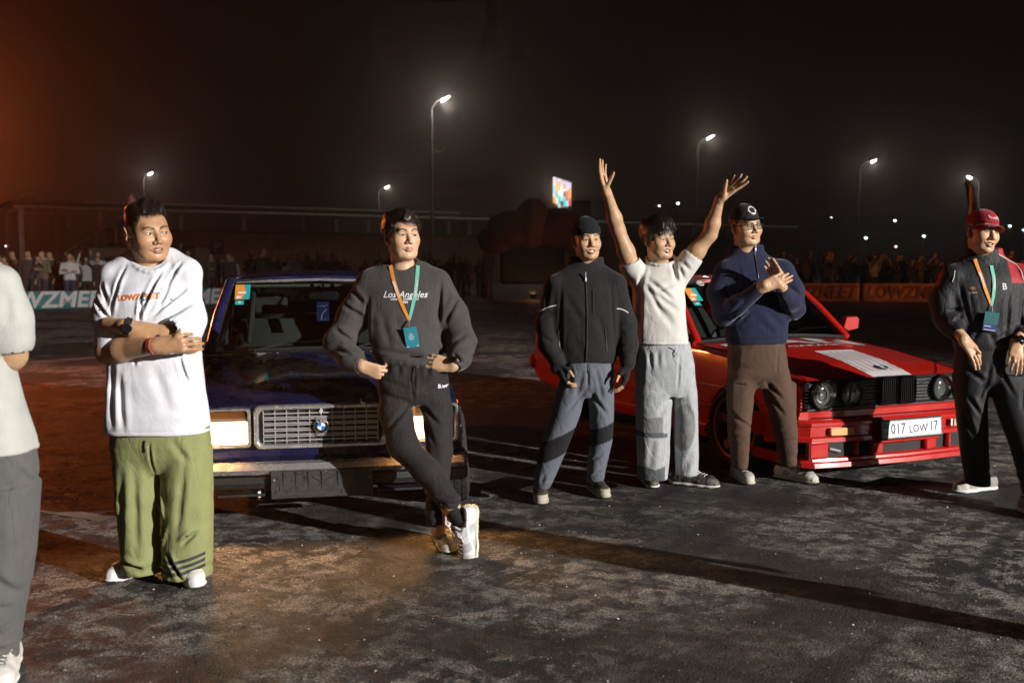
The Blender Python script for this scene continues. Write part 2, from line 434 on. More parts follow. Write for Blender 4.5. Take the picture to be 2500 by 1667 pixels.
# loose grit on the near asphalt
def grit():
    n = 12000; r = RNG
    y = 2.6 + 6.5 * r.random(n) ** 1.3; x = (r.random(n) * 2 - 1) * (0.6 * y + 0.5)
    s = 0.0018 + 0.0052 * r.random(n) ** 4; th = r.random(n) * 6.28
    oc = np.array([[1, 0, 0], [0, 1, 0], [-1, 0, 0], [0, -1, 0], [0, 0, 1], [0, 0, -.6]], float)
    V = oc[None] * s[:, None, None] * (0.6 + 0.8 * r.random((n, 6, 1))); V[:, :, 2] *= 0.75
    c, sn = np.cos(th)[:, None], np.sin(th)[:, None]
    X = V[:, :, 0] * c - V[:, :, 1] * sn; Y = V[:, :, 0] * sn + V[:, :, 1] * c
    V = np.stack([X + x[:, None], Y + y[:, None], V[:, :, 2] + s[:, None] * 0.35], -1)
    F = np.array([[0, 1, 4], [1, 2, 4], [2, 3, 4], [3, 0, 4], [1, 0, 5], [2, 1, 5], [3, 2, 5], [0, 3, 5]])
    F = (F[None] + (np.arange(n) * 6)[:, None, None]).reshape(-1, 3)
    g = r.random(n); col = np.where(g[:, None] < 0.72, 0.04, np.where(g[:, None] < .93, .22, .7)) * np.array([1, .93, .85]); col = np.repeat(col, 6, 0)
    me = np_mesh('loose_grit', V.reshape(-1, 3), F, smooth=False, colors=col); me.materials.append(mat('grit', rough=0.8, attr='Col'))
    o = link('loose_grit', me); tag(o, 'loose grit scattered over the dark asphalt', 'grit', kind='stuff')
grit()

# ------------------------------------------------------------------ street lamps
M_pole = mat('galvanised_pole', (0.16, 0.15, 0.14), 0.6, 0.2, var=0.25, vscale=3)
M_head = mat('lamp_housing', (0.2, 0.2, 0.2), 0.5, 0.3)
M_lens = mat('lamp_lens', (0.9, 0.9, 0.9), 0.4, emit=(1.0, 0.97, 0.90), estr=42)
M_wire = mat('overhead_wire', (0.03, 0.03, 0.03), 0.6)
def street_lamp(px, py, Y, label, power, dirx=1.0, size=1.0, tall=None, base_px=None):
    top = at(px, py, Y); bx = at(base_px, py, Y)[0] if base_px else top[0] - 1.1 * dirx
    z = top[2]; r = empty('street_lamp', (bx, Y, 0)); dx = top[0] - bx
    MB().lathe([(0.12, 0), (0.12, 1.2), (0.10, 1.25), (0.085, z - 1.0), (0.05, z - 0.7)], n=10).lathe([(0.2, 0), (0.2, 0.05), (0, 0.05)], n=10).build('pole', M_pole, r, 40)
    MB().tube([(0, 0, z - 1.0), (0.02 * dx, 0, z - 0.6), (0.35 * dx, 0, z - 0.2), (dx * 0.72, 0, z - 0.02)], 0.04, 8).build('arm', M_pole, r, 40)
    h = MB().box((dx, 0, z + 0.03), (0.74 * size, 0.3, 0.09), rot=(0, -0.30 * (1 if dx > 0 else -1), 0), bev=0.03).build('lamp_head', M_head, r, 30)
    MB().box((dx, 0, z - 0.035), (0.60 * size, 0.30 * size, 0.05), rot=(0, -0.55 * (1 if dx > 0 else -1), 0), bev=0.02).build('lens', M_lens, h)
    l = lamp('lamp_light', 'POINT', (dx, -0.02, z - 0.32), power, (1.0, 0.93, 0.84), shadow_soft_size=0.22); l.parent = r
    tag(r, label, 'street lamp', 'street lamps lighting the far edge of the lot')
    return r
street_lamp(1088, 240, 60, 'tallest brightest street lamp, rising behind the young man in the charcoal sweatshirt', 270, base_px=1053)
street_lamp(1735, 334, 79, 'white street lamp glowing above the raised right hand of the man in the cream tee', 150, base_px=1704)
street_lamp(2134, 392, 97, 'street lamp between the dark-capped man and the red-capped man', 150, base_px=2101)
street_lamp(2366, 432, 116, 'round-looking street lamp right above the tip of the dark feather flag', 190, base_px=2392, dirx=-1)
street_lamp(368, 423, 110, 'street lamp above the head of the man in the white tee', 170, base_px=349)
street_lamp(946, 456, 131, 'small street lamp just above the long canopy, behind the young man', 190, base_px=924)
def far_lamp(px, py, Y, label, power, col=(0.85, 1.0, 0.9), sz=0.3):
    p = at(px, py, Y); r = empty('yard_light', (p[0], Y, 0))
    MB().tube([(0, 0, 0), (0, 0, p[2] - 0.1)], 0.07, 6).build('pole', M_pole, r)
    m = mat('yard_lens_%d' % int(col[0] * 100), (0.9, 0.9, 0.9), 0.4, emit=col, estr=9)
    sz *= .7; MB().lathe([(0, -sz * .6), (sz * .7, -sz * .4), (sz, 0), (sz * .7, sz * .4), (0, sz * .6)], (0, -0.2, p[2]), n=10).build('lens', m, r, 60)
    tag(r, label, 'light', 'distant yard lights')
for a in ((1655, 497, 150, 'distant greenish light above the dark hair of the man with raised arms'), (1609, 503, 150, 'faint distant light left of the greenish one above the dark hair', 0, (0.9, .95, 1), 0.2),
          (2184, 539, 160, 'distant light right of the dark-capped man at cap height'), (2113, 581, 140, 'distant greenish light low over the crowd, left one of the pair'), (2254, 577, 140, 'distant greenish light low over the crowd, right one of the pair'),
          (2464, 552, 150, 'distant light right of the red cap'), (2029, 531, 170, 'very faint distant light beside the dark flat-brimmed cap', 0, (.8, .8, .8), .18), (2186, 602, 130, 'small pinkish light just above the crowd', 0, (1, .6, .5), .2), (18, 601, 120, 'small bluish light at the far left edge', 0, (.8, .95, 1), .26), (2498, 562, 140, 'small bluish light at the far right edge', 0, (.5, .7, 1), .24)):
    far_lamp(a[0], a[1], a[2], a[3], 0, *(a[5:7] if len(a) > 5 else ()))
# overhead wires
def wire(pts, label):
    P = [Vector(p) for p in pts]; Q = []
    for a, b in zip(P[:-1], P[1:]):
        for i in range(10): t = i / 10; q = a.lerp(b, t); q.z -= 0.35 * 4 * t * (1 - t); Q.append(q)
    Q.append(P[-1]); tag(MB().tube(Q, 0.035, 5).build('overhead_wire', M_pole, None), label, 'wire', 'overhead wires')
wire([at(905, 352, 60), at(1050, 340, 60)], 'overhead wire running left from the tallest street lamp')
wire([at(1057, 360, 60), at(1090, 355, 60)], 'short overhead bracket on the right of the tallest street lamp')
wire([at(900, 410, 62), at(1050, 402, 60)], 'lower overhead wire left of the tallest street lamp')

# ------------------------------------------------------------------ long pavilion behind the crowd
M_wall = mat('pavilion_wall', (0.34, 0.19, 0.13), 0.9, var=0.3, vscale=1.5, bump=0.3, bscale=20)
M_rail = mat('pale_steel', (0.80, 0.75, 0.72), 0.5, 0.2, var=0.25, vscale=2)
M_roof = mat('roof_sheet', (0.08, 0.07, 0.065), 0.7, 0.2)
def pavilion():
    A = Vector((-29.9, 60, 0)); B = Vector((27, 96, 0)); d = (B - A).normalized(); n = Vector((-d.y, d.x, 0)); Ln = (B - A).length
    r = empty('pavilion', A, math.atan2(d.y, d.x))
    # local: x along front, y back
    MB().box((Ln / 2 + 3.2, 4.5, 1.75), (Ln - 6, 0.3, 3.5)).build('wall', M_wall, r)
    MB().box((Ln / 2, 3.0, 4.98), (Ln + 0.5, 7.0, 0.12)).build('roof', M_roof, r)
    MB().tube([(0, -0.5, 4.72), (Ln, -0.5, 4.72)], 0.09, 8).build('roof_edge', M_rail, r, 40)
    MB().tube([(4, -0.6, 5.12), (Ln * 0.45, -0.6, 5.12)], 0.06, 6).build('roof_rail', M_rail, r, 40)
    MB().box((Ln / 2 + 3, 4.2, 3.56), (Ln - 6, 0.9, 0.14)).build('ledge', M_roof, r)
    x = 0.4; k = 0; rr = random.Random(5); base = None
    while x < Ln:
        h0 = 0.0 if k == 0 else 3.62; y = -0.3 if k == 0 else 4.0 - 4.3 * rr.random() * 0
        q = MB().box((x, -0.35 if k == 0 else 3.9, (h0 + 4.66) / 2), (0.28, 0.28, 4.66 - h0)).build('column', M_rail, r)
        x += rr.choice([1.9, 2.6, 3.3, 4.4]); k += 1
    # stair with railing at the left end
    for i in range(9):
        MB().box((2.4 + i * 0.62, 1.6, 0.2 + i * 0.4), (0.66, 1.4, 0.16)).build('stair_tread', M_roof, r)
    for i in range(5):
        MB().tube([(2.4 + i * 1.2, 0.9, 0.3 + i * 0.78), (2.4 + i * 1.2, 0.9, 1.75 + i * 0.78)], 0.07, 6).build('rail_post', M_rail, r)
    MB().tube([(2.4, 0.9, 1.7), (7.3, 0.9, 4.9)], 0.05, 6).build('handrail', M_rail, r)
    tag(r, 'long low pavilion with a pale roof edge and columns behind the crowd', 'building')
    # far arched frame
    a = empty('arched_frame', at(78, 640, 66) * np.array([1, 1, 0]))
    pts = [(-1.6 + 3.2 * t, 0, 4.3 + 1.6 * math.sin(math.pi * t) ** 0.7) for t in np.linspace(0, 1, 15)]
    MB().tube([(-1.6, 0, 0)] + pts + [(1.6, 0, 0)], 0.07, 6).build('arch_tube', M_rail, a, 40)
    MB().tube([(-1.5, 0, 4.6), (1.5, 0, 4.6)], 0.05, 6).build('tie_bar', M_rail, a)
    tag(a, 'faint arched steel frame above the left end of the pavilion', 'frame')
pavilion()
M_kiosk = mat('kiosk_white', (0.42, 0.38, 0.36), 0.7, var=0.15, vscale=2)
for px, w, lb in ((258, 3.3, 'pale kiosk box behind the crowd left of the man in the white tee'), (445, 2.6, 'dimmer pale kiosk box behind the crowd left of the parking sign')):
    p = at(px, 640, 47); k = empty('kiosk', (p[0], 47, 0))
    MB().box((0, 1, 1.12), (w * .5, 2, 2.0), bev=0.03).build('cabin', M_kiosk, k); MB().box((0, 1, 2.15), (w * .52, 2.2, 0.06)).build('roof', M_roof, k)
    MB().box((w * .1, -0.02, 1.3), (w * .22, 0.04, 0.8)).build('hatch', M_roof, k); tag(k, lb, 'kiosk')

# ------------------------------------------------------------------ parking sign
M_blue = mat('sign_blue', (0.055, 0.055, 0.20), 0.5, var=.1); M_white = mat('sign_white', (0.55, 0.52, 0.5), 0.5)
def sign():
    p = at(530, 604, 45); s = empty('parking_sign', (p[0], 45, 0))
    MB().tube([(0, 0.05, 0), (0, 0.05, p[2] + 0.36)], 0.035, 8).build('post', M_pole, s)
    q = MB().box((0, 0, p[2]), (0.62, 0.02, 0.64), bev=0.008).build('sign_plate', M_blue, s)
    v, f = text_geo('P', 0.62, 0.002, 0.012); MB().add([(a, -0.016 - c, b) for a, b, c in v], f).xf(Matrix.Translation((0, 0, p[2] + 0.01))).build('letter', M_white, q)
    q2 = MB().box((0, 0, p[2] - 0.52), (0.62, 0.02, 0.34), bev=0.008).build('arrow_plate', M_white, s)
    MB().prism([(-0.12, -0.12), (0.12, -0.12), (0, 0.10)], -0.016, -0.011).xf(Matrix.Translation((0.03, 0, p[2] - 0.55))).build('arrow', M_roof, q2)
    tag(s, 'blue square parking sign with a white P above an arrow plate', 'sign')
sign()

# ------------------------------------------------------------------ LED screen on a mast
def screen():
    Y = 70; c = at(1371, 466, Y); s = empty('led_screen', (c[0], Y, 0), R(-44))
    z = c[2]; rr = random.Random(11)
    MB().box((0, 0.18, z), (1.5, 0.12, 1.5), bev=0.03).build('cabinet', mat('screen_frame', (0.02, 0.02, 0.02), .5), s)
    MB().tube([(0, 0.3, 0), (0, 0.3, z)], 0.14, 8).build('mast', M_pole, s)
    cols = [(1, .35, .06), (1, .62, .25), (.1, .62, .55), (1, .95, .9), (.75, .08, .05), (.75, .6, .9), (.35, .9, 1), (1, .85, .6), (.02, .03, .04)]
    x = -0.84
    lay = [[(3, .35), (6, .25), (7, .2), (0, .2)], [(5, .16), (1, .34), (2, .22), (3, .20), (0, .08)], [(3, .1), (1, .3), (3, .2), (2, .25), (6, .15)], [(5, .2), (3, .42), (6, .16), (8, .14), (4, .08)], [(5, .12), (0, .2), (3, .08), (8, .2), (2, .4)], [(5, .3), (3, .06), (4, .4), (6, .24)], [(5, .25), (0, .45), (4, .3)]]
    w = 1.68 / len(lay)
    for i, colm in enumerate(lay):
        zz = z + 1.0 - .075 * i; sc = (1.0 - .045 * abs(i - 2))
        for ci, fr in colm:
            h = 2.0 * fr * sc; cc = cols[ci]
            m = mat('led_%d' % ci, (0.02, 0.02, 0.02), .5, emit=cc, estr=1.15)
            MB().box((x + w / 2, 0.05, zz - h / 2), (w - 0.008, 0.03, h - 0.008)).build('screen_tile', m, s); zz -= h
        x += w
    l = lamp('screen_light', 'POINT', (0, -0.6, z), 120, (1, .8, .65), shadow_soft_size=0.6); l.parent = s
    tag(s, 'tilted bright LED screen with orange, white and teal blocks', 'screen')
screen()

# ------------------------------------------------------------------ inflatable gate, flags
def inflatable():
    Y = 40; c = at(1300, 640, Y); s = empty('inflatable_gate', (c[0], Y, 0))
    mr = mat('inflatable_red', (0.13, 0.008, 0.004), 0.6, var=.2, vscale=1.5, sss=0.0); my = mat('inflatable_orange', (0.20, 0.065, 0.008), 0.6, var=.2, vscale=1.5); mk = mat('inflatable_black', (0.018, 0.016, 0.015), .5)
    def blob(cx, cz, rx, rz, ry, m, nm, mod=0.08):
        V = []; F = []; nu, nv = 20, 12
        for j in range(nv + 1):
            ph = math.pi * j / nv
            for i in range(nu):
                th = 2 * math.pi * i / nu; k = 1 + mod * abs(math.sin(th * 3))
                V.append((cx + rx * math.sin(ph) * math.cos(th) * k, ry * math.sin(ph) * math.sin(th) * k, cz + rz * math.cos(ph)))
        for j in range(nv):
            for i in range(nu): F.append((j * nu + i, j * nu + (i + 1) % nu, (j + 1) * nu + (i + 1) % nu, (j + 1) * nu + i))
        return MB().add(V, F).build(nm, m, s, 60)
    blob(0.0, 3.0, 0.72, 1.0, 0.8, my, 'centre_bulge'); blob(-.85, 2.75, 1.05, 0.78, 0.7, mr, 'side_bulge', .04); blob(.95, 2.80, 1.15, 0.80, 0.7, mr, 'side_bulge', .04); blob(-1.5, 2.35, .7, .6, .55, mr, 'side_bulge', .04); blob(1.7, 2.4, .8, .6, .55, mr, 'side_bulge', .04)
    MB().box((1.95, 0.3, 3.45), (0.75, 0.6, 0.85), bev=0.06).build('loudspeaker_box', mk, s); MB().tube([(1.95, .3, 0), (1.95, .3, 3.1)], .06, 6).build('pole', mk, s)
    for sx in (-1, 1):
        pts = [(sx * (2.05 - 0.2 * math.cos(t * 1.5)) - sx * 0.8 * t ** 3, 0.1, 2.6 * t) for t in np.linspace(0, 1, 9)]
        MB().tube(pts, 0.24, 12).build('leg', mk, s, 60)
    MB().box((0, 0.5, 1.5), (2.6, 0.2, 1.9), bev=0.1).build('back_sheet', mk, s)
    mt = mat('inflatable_lettering', (0.35, 0.07, 0.03), .6)
    v, f = text_geo('LOWZMEET', 0.42, 0.004, 0.008, align='CENTER')
    MB().add([(-1.78 - b, -0.20 - abs(b) * .15, 1.35 + a * 0.9) for a, b, c_ in v], f).build('lettering', mt, s, fix=False)
    l = lamp('added_uplight', 'POINT', (0, -1.6, .35), 9, (1, .45, .2), shadow_soft_size=.1); l.parent = s; MB().box((0, -1.6, .15), (.25, .2, .22), bev=.03).build('added_uplight_box', mk, s)  # lamp and its box are added to brighten the dark gate, not a known source
    tag(s, 'red and orange inflatable gate with dark legs behind the beanie man', 'inflatable')
inflatable()
def feather_flag(px, pytop, Y, h, w, colr, label, lean=1):
    p = at(px, 640, Y); top = at(px, pytop, Y)[2]; s = empty('feather_flag', (p[0], Y, 0))
    pole = [(0, 0, 0), (0, 0, top * .55), (0.02 * lean, 0, top * .8), (-0.06 * lean, 0, top * .93), (-0.28 * lean, 0, top)]
    MB().tube(pole, 0.02, 6).build('pole', M_wire, s)
    V = []; N = 24
    for i in range(N + 1):
        t = i / N; z = top * (0.28 + 0.72 * t); q = np.interp(z, [a[2] for a in pole], [a[0] for a in pole]); ww = w * (1 if t < .8 else max(0.05, math.sqrt(max(0, 1 - ((t - .8) / .2) ** 2))))
        for j in range(5): V.append((q - lean * ww * j / 4, 0.05 * math.sin(t * 9 + j * 1.3), z))
    F = [(i * 5 + j, i * 5 + j + 1, i * 5 + j + 6, i * 5 + j + 5) for i in range(N) for j in range(4)]
    o = MB().add(V, F).build('flag_cloth', mat('flag_%s' % label[:8], colr, .8, var=.5, vscale=3), s, 60); md = o.modifiers.new('t', 'SOLIDIFY'); md.thickness = 0.004
    tag(s, label, 'flag')
feather_flag(2374, 438, 30, 4, 0.21, (0.45, 0.25, 0.22), 'dark feather flag on a bent pole behind the red-capped man')
feather_flag(347, 474, 33, 4, 0.5, (0.5, 0.18, 0.12), 'reddish feather flag whose tip shows above the head in the white tee')

# ------------------------------------------------------------------ crowd barrier banners
M_teal = mat('banner_teal', (0.03, 0.20, 0.19), 0.7, var=.15, vscale=3); M_bw = mat('banner_white', (0.62, 0.58, 0.58), .7, var=.1)
M_org = mat('banner_orange', (0.72, 0.30, 0.13), 0.7, var=.3, vscale=2.5); M_dk = mat('banner_dark_lettering', (0.32, 0.11, 0.05), .7)
def banner(a, b, h, txt, face, ink, label, size=0.5, wrinkle=0.03, z0=0.03):
    a, b = Vector((*a, 0)), Vector((*b, 0)); d = b - a; Ln = d.length; s = empty('banner', a, math.atan2(d.y, d.x)); N = 28; V = []
    for j, z in enumerate((0, .33, .66, 1)):
        for i in range(N + 1):
            x = Ln * i / N; V.append((x, -wrinkle * (0.5 + 0.5 * math.sin(x * 3.1 + z * 2) * math.cos(x * 1.3)), z0 + z * h))
    F = [(j * (N + 1) + i, j * (N + 1) + i + 1, (j + 1) * (N + 1) + i + 1, (j + 1) * (N + 1) + i) for j in range(3) for i in range(N)]
    o = MB().add(V, F).build('vinyl_sheet', face, s, 60); md = o.modifiers.new('t', 'SOLIDIFY'); md.thickness = 0.01; md.offset = 1
    n = max(1, int(Ln // 1.4)); f = MB()
    for i in range(n + 1): f.box((Ln * i / n, 0.06, h / 2), (0.05, 0.05, h), bev=0.01)
    f.box((Ln / 2, 0.06, h + 0.01), (Ln, 0.04, 0.04)).build('barrier_frame', M_pole, s)
    v, f = text_geo(txt, size, 0.0, 0.03 * size, shear=0.18, spacing=1.02)
    x0 = min(p[0] for p in v); x1 = max(p[0] for p in v); k = min(1.0, (Ln - 0.2) / (x1 - x0))
    MB().add([(Ln / 2 + p[0] * k, -wrinkle - 0.014, z0 + h / 2 + p[1]) for p in v], f).build('lettering', ink, s, fix=False)
    tag(s, label, 'banner', 'event banners along the crowd barrier'); return s
banner((-15.6, 29.0), (-12.3, 31.1), 0.55, 'LOWZMEET', M_teal, M_bw, 'teal banner with white lettering between the two men in white tees', 0.66)
banner((-12.0, 31.3), (-9.1, 33.6), 0.56, 'LOWZMEET', M_teal, M_bw, 'teal banner with white lettering between the white tee and the dark blue car', 0.66)
banner((-9.0, 33.7), (-5.6, 36.0), 0.56, 'LOWZMEET', M_teal, M_bw, 'teal banner mostly hidden behind the dark blue car', 0.66)
banner((9.3, 36.2), (12.5, 35.9), 0.66, 'LOWZMEET', M_org, M_dk, 'orange banner just right of the navy sweatshirt man', 0.62, 0.07)
banner((12.6, 35.9), (15.9, 35.5), 0.66, 'LOWZMEET', M_org, M_dk, 'orange banner just left of the red-capped man', 0.62, 0.07)
banner((16.0, 35.5), (19.4, 34.6), 0.66, 'LOWZMEET', M_org, M_dk, 'orange banner right of the red-capped man', 0.62, 0.07)
banner((-18.9, 27.0), (-15.7, 28.9), 0.55, 'LOWZMEET', M_teal, M_bw, 'teal banner behind the shoulder at the left picture edge', 0.66)

# ------------------------------------------------------------------ stands that carry the event floodlights
def stand(name, P, target, label, lens, big):
    s = empty(name, (P.x, P.y, 0)); d = (Vector(target) - P).normalized(); q = d.to_track_quat('-Z', 'Y').to_matrix()
    MB().tube([(0, 0, 0.9), (0, 0, P.z - 0.25)], 0.03, 8).build('mast', M_pole, s)
    for k in range(3):
        A = k * 2.094 + 0.4; MB().tube([(0, 0, 1.0), (0.8 * math.cos(A), 0.8 * math.sin(A), 0.03)], 0.022, 6).build('leg', M_pole, s)
    back = -d * 0.16
    h = MB().box((back.x, back.y, P.z + back.z), (big, big * .7, 0.16), rot=q, bev=0.02).build('lamp_housing', M_head, s)
    b2 = -d * 0.075; MB().box((b2.x, b2.y, P.z + b2.z), (big * .88, big * .58, 0.008), rot=q).build('lens', lens, h)
    tag(s, label, 'floodlight')
stand('floodlight_stand', KEY, (0.2, 5.0, 0.9), 'white floodlight on a tripod mast behind the camera, out of frame', mat('flood_lens', (.9, .9, .9), .3, emit=(1, .95, .86), estr=15), 0.5)
stand('stage_light_stand', AMB, (13, 37, .8), 'orange stage light on a tripod mast, out of frame on the right', mat('orange_lens', (.5, .2, .05), .3, emit=(1, .36, .12), estr=3), 0.3)
stand('stage_light_stand', RED, (1, 9.5, .4), 'red stage light on a tripod mast, out of frame on the left', mat('red_lens', (.5, .1, .05), .3, emit=(1, .16, .03), estr=3), 0.3)
# ------------------------------------------------------------------ cars (local frame: x to the picture's right, y to the rear, z up, nose at y = 0)
M_black = mat('black_trim', (0.012, 0.012, 0.012), 0.55, var=.2, vscale=20); M_rub = mat('tyre_rubber', (0.018, 0.017, 0.016), 0.85, var=.3, vscale=30, bump=.4, bscale=90)
M_chrome = mat('pitted_chrome', (0.60, 0.58, 0.56), 0.24, 0.7, var=.2, vscale=14, rvar=.12, bump=.04, bscale=40)
M_int = mat('car_interior', (0.03, 0.028, 0.027), 0.9); M_seat = mat('seat_cloth', (0.15, 0.145, 0.14), 0.95, var=.2, vscale=60, bump=.5, bscale=220)
M_amber = mat('amber_lens', (0.75, 0.22, 0.02), .25, coat=.5); M_alloy = mat('bronze_alloy', (0.34, 0.15, 0.08), .3, .8, var=.1); M_steel = mat('steel_wheel', (0.30, 0.30, 0.30), .4, .7)
def glass_mat():
    m = bpy.data.materials.new('car_glass'); m.use_nodes = True; nt = m.node_tree; nt.nodes.remove(nt.nodes['Principled BSDF'])
    t = nt.nodes.new('ShaderNodeBsdfTransparent'); t.inputs[0].default_value = (0.60, 0.63, 0.62, 1); g = nt.nodes.new('ShaderNodeBsdfGlossy'); g.inputs['Roughness'].default_value = 0.03
    lw = nt.nodes.new('ShaderNodeLayerWeight'); pw = nt.nodes.new('ShaderNodeMath'); pw.operation = 'POWER'; pw.inputs[1].default_value = 4; nt.links.new(lw.outputs['Facing'], pw.inputs[0]); f = nt.nodes.new('ShaderNodeMath'); f.operation = 'MULTIPLY_ADD'; f.inputs[1].default_value = .6; f.inputs[2].default_value = .03; nt.links.new(pw.outputs[0], f.inputs[0]); x = nt.nodes.new('ShaderNodeMixShader')
    nt.links.new(f.outputs[0], x.inputs[0]); nt.links.new(t.outputs[0], x.inputs[1]); nt.links.new(g.outputs[0], x.inputs[2]); nt.links.new(x.outputs[0], nt.nodes['Material Output'].inputs[0]); return m
M_glass = glass_mat()
def clear_mat():
    m = bpy.data.materials.new('lamp_glass'); m.use_nodes = True; nt = m.node_tree; nt.nodes.remove(nt.nodes['Principled BSDF'])
    t = nt.nodes.new('ShaderNodeBsdfTransparent'); t.inputs[0].default_value = (0.9, 0.92, 0.9, 1); g = nt.nodes.new('ShaderNodeBsdfGlossy'); g.inputs['Roughness'].default_value = 0.05
    x = nt.nodes.new('ShaderNodeMixShader'); x.inputs[0].default_value = 0.12
    nt.links.new(t.outputs[0], x.inputs[1]); nt.links.new(g.outputs[0], x.inputs[2]); nt.links.new(x.outputs[0], nt.nodes['Material Output'].inputs[0]); return m
M_clear = clear_mat()

def wheel(car, x, y, r, w, rimr, rim_m, steer=0, camber=0, spokes=5, deep=0.03):
    sg = 1 if x > 0 else -1; e = Matrix.Translation((x, y, r)) @ Matrix.Rotation(steer, 4, 'Z') @ Matrix.Rotation(camber * sg, 4, 'Y') @ Matrix.Rotation(R(90) * sg, 4, 'Y')
    hub = MB().lathe([(0, w * .28), (0.05, w * .27), (0.055, w * .1), (0.055, -w * .4), (0, -w * .4)], n=16).build('wheel', M_steel, car, 40)
    hub.matrix_local = e
    b = w / 2; P = []
    for i, (rr, z) in enumerate([(rimr, -b * .8), (rimr + .012, -b * .92), ((rimr + r) / 2, -b * 1.04), (r - .03, -b * .98), (r - .008, -b * .86)]): P.append((rr, z))
    for q in (-.62, -.2, .2, .62):
        P += [(r, b * (q - .13)), (r, b * (q - .03)), (r - .008, b * (q - .02)), (r - .008, b * (q + .02)), (r, b * (q + .03)), (r, b * (q + .13))] if abs(q) > 0 else []
    P += [(r - .008, b * .86), (r - .03, b * .98), ((rimr + r) / 2, b * 1.04), (rimr + .012, b * .92), (rimr, b * .8)]
    MB().lathe(P, n=56).build('tyre', M_rub, hub, 35)
    # tread blocks
    tb = MB()
    for k in range(44):
        A = 2 * math.pi * k / 44
        for q, of in ((-.72, 0), (.72, .07), (-.28, .04), (.28, .1)):
            a = A + of; tb.box((math.cos(a) * (r + .001), math.sin(a) * (r + .001), b * q), (0.008, 0.028, b * .30), rot=Matrix.Rotation(a, 3, 'Z') @ Matrix.Rotation(0.35 * (1 if q > 0 else -1), 3, 'X'))
    tb.build('tread', M_rub, hub)
    rm = MB().lathe([(rimr + .006, b * .86), (rimr + .004, b * .93), (rimr - .012, b * .9), (rimr - .02, b * .5), (rimr - .03, -b * .6), (rimr - .005, -b * .85)], n=48)
    for k in range(spokes):
        A = 2 * math.pi * k / spokes; c, s = math.cos(A), math.sin(A)
        rm.loft([[(c * q - s * ww * t, s * q + c * ww * t, zz + h) for t, h in ((-1, 0), (1, 0), (1, -.03), (-1, -.03))] for q, ww, zz in ((0.03, .030, b * .8 - deep), (rimr * .5, .024, b * .85 - deep), (rimr - .012, .034, b * .88 - deep * .6))])
    rm.lathe([(0, b * .85 - deep), (0.045, b * .83 - deep), (0.06, b * .6 - deep), (0, b * .6 - deep)], n=20).build('rim', rim_m, hub, 35)
    return hub

def shell(car, st, arches, paint, cabin):
    """st: rows (y, W, zsill, zmid, zbelt, zshoulder, zcentre, bulge) ; cabin (y0,y1) open tub"""
    st = np.array(st, float); ys = set(st[:, 0])
    for yc, zc, rr in arches:
        for a in np.linspace(0, math.pi, 13): ys.add(yc + rr * math.cos(a))
    ys |= set(np.linspace(st[0, 0], st[-1, 0], 34)); ys = sorted(ys)
    ys = [y for i, y in enumerate(ys) if i == 0 or y - ys[i - 1] > 1e-3 or y in st[:, 0]]
    rows = []
    for y in ys:
        W, zs, zm, zb, zh, zc, bu = (np.interp(y, st[:, 0], st[:, i]) for i in range(1, 8))
        bot = zs
        for yc, z0, rr in arches:
            if abs(y - yc) < rr - 1e-6: bot = max(bot, z0 + math.sqrt(rr * rr - (y - yc) ** 2))
        bot = min(bot, zb - .04); mid = max(zm, bot + .03) if zm < bot + .03 else zm; mid = min(mid, zb - .008)
        p = [(W - .10, bot), (W - .012, bot), (W - .002, bot + .014), (W + .004, bot + (mid - bot) * .5), (W + .003, mid), (W - .004, mid + .006), (W - .012, zb), (W - .028, zh - .016), (W - .055, zh)]
        inn = cabin[0] - 1e-6 <= y <= cabin[1] + 1e-6
        top = [(W * .80, zh + (zc - zh) * .35), (.46 * W, zh + (zc - zh) * .78), (.40 * W, zh + (zc - zh) * .86 + bu), (.2 * W, zh + (zc - zh) * .97 + bu), (0, zc + bu)]
        tub = [(W - .10, zh - .02), (W - .12, .42), (.4 * W, .40), (.2 * W, .40), (0, .40)]
        rows.append((y, p, top, tub, inn))
    full = []
    for y, p, top, tub, inn in rows:
        opts = [top, tub] if abs(y - cabin[0]) < 1e-6 else [tub, top] if abs(y - cabin[1]) < 1e-6 else [tub] if inn else [top]
        for t in opts:
            h = p + t; full.append(([(x, y, z) for x, z in h] + [(-x, y, z) for x, z in h[-2::-1]], t is tub))
    mb = MB(); n = len(full[0][0]); V = [q for r_, _ in full for q in r_]; Fp, Fi = [], []
    for i in range(len(full) - 1):
        tubby = full[i][1] and full[i + 1][1]; wall = full[i][1] != full[i + 1][1]
        for k in range(n - 1):
            f = (i * n + k, i * n + k + 1, (i + 1) * n + k + 1, (i + 1) * n + k)
            (Fi if (tubby or wall) and 8 <= k <= n - 10 else Fp).append(f)
    Fp.append(tuple(range(n))); Fp.append(tuple((len(full) - 1) * n + k for k in range(n - 1, -1, -1)))
    mb.add(V, Fp, 0); mb.add(V, Fi, 1)
    return mb.build('body', [paint, M_int], car, 32)

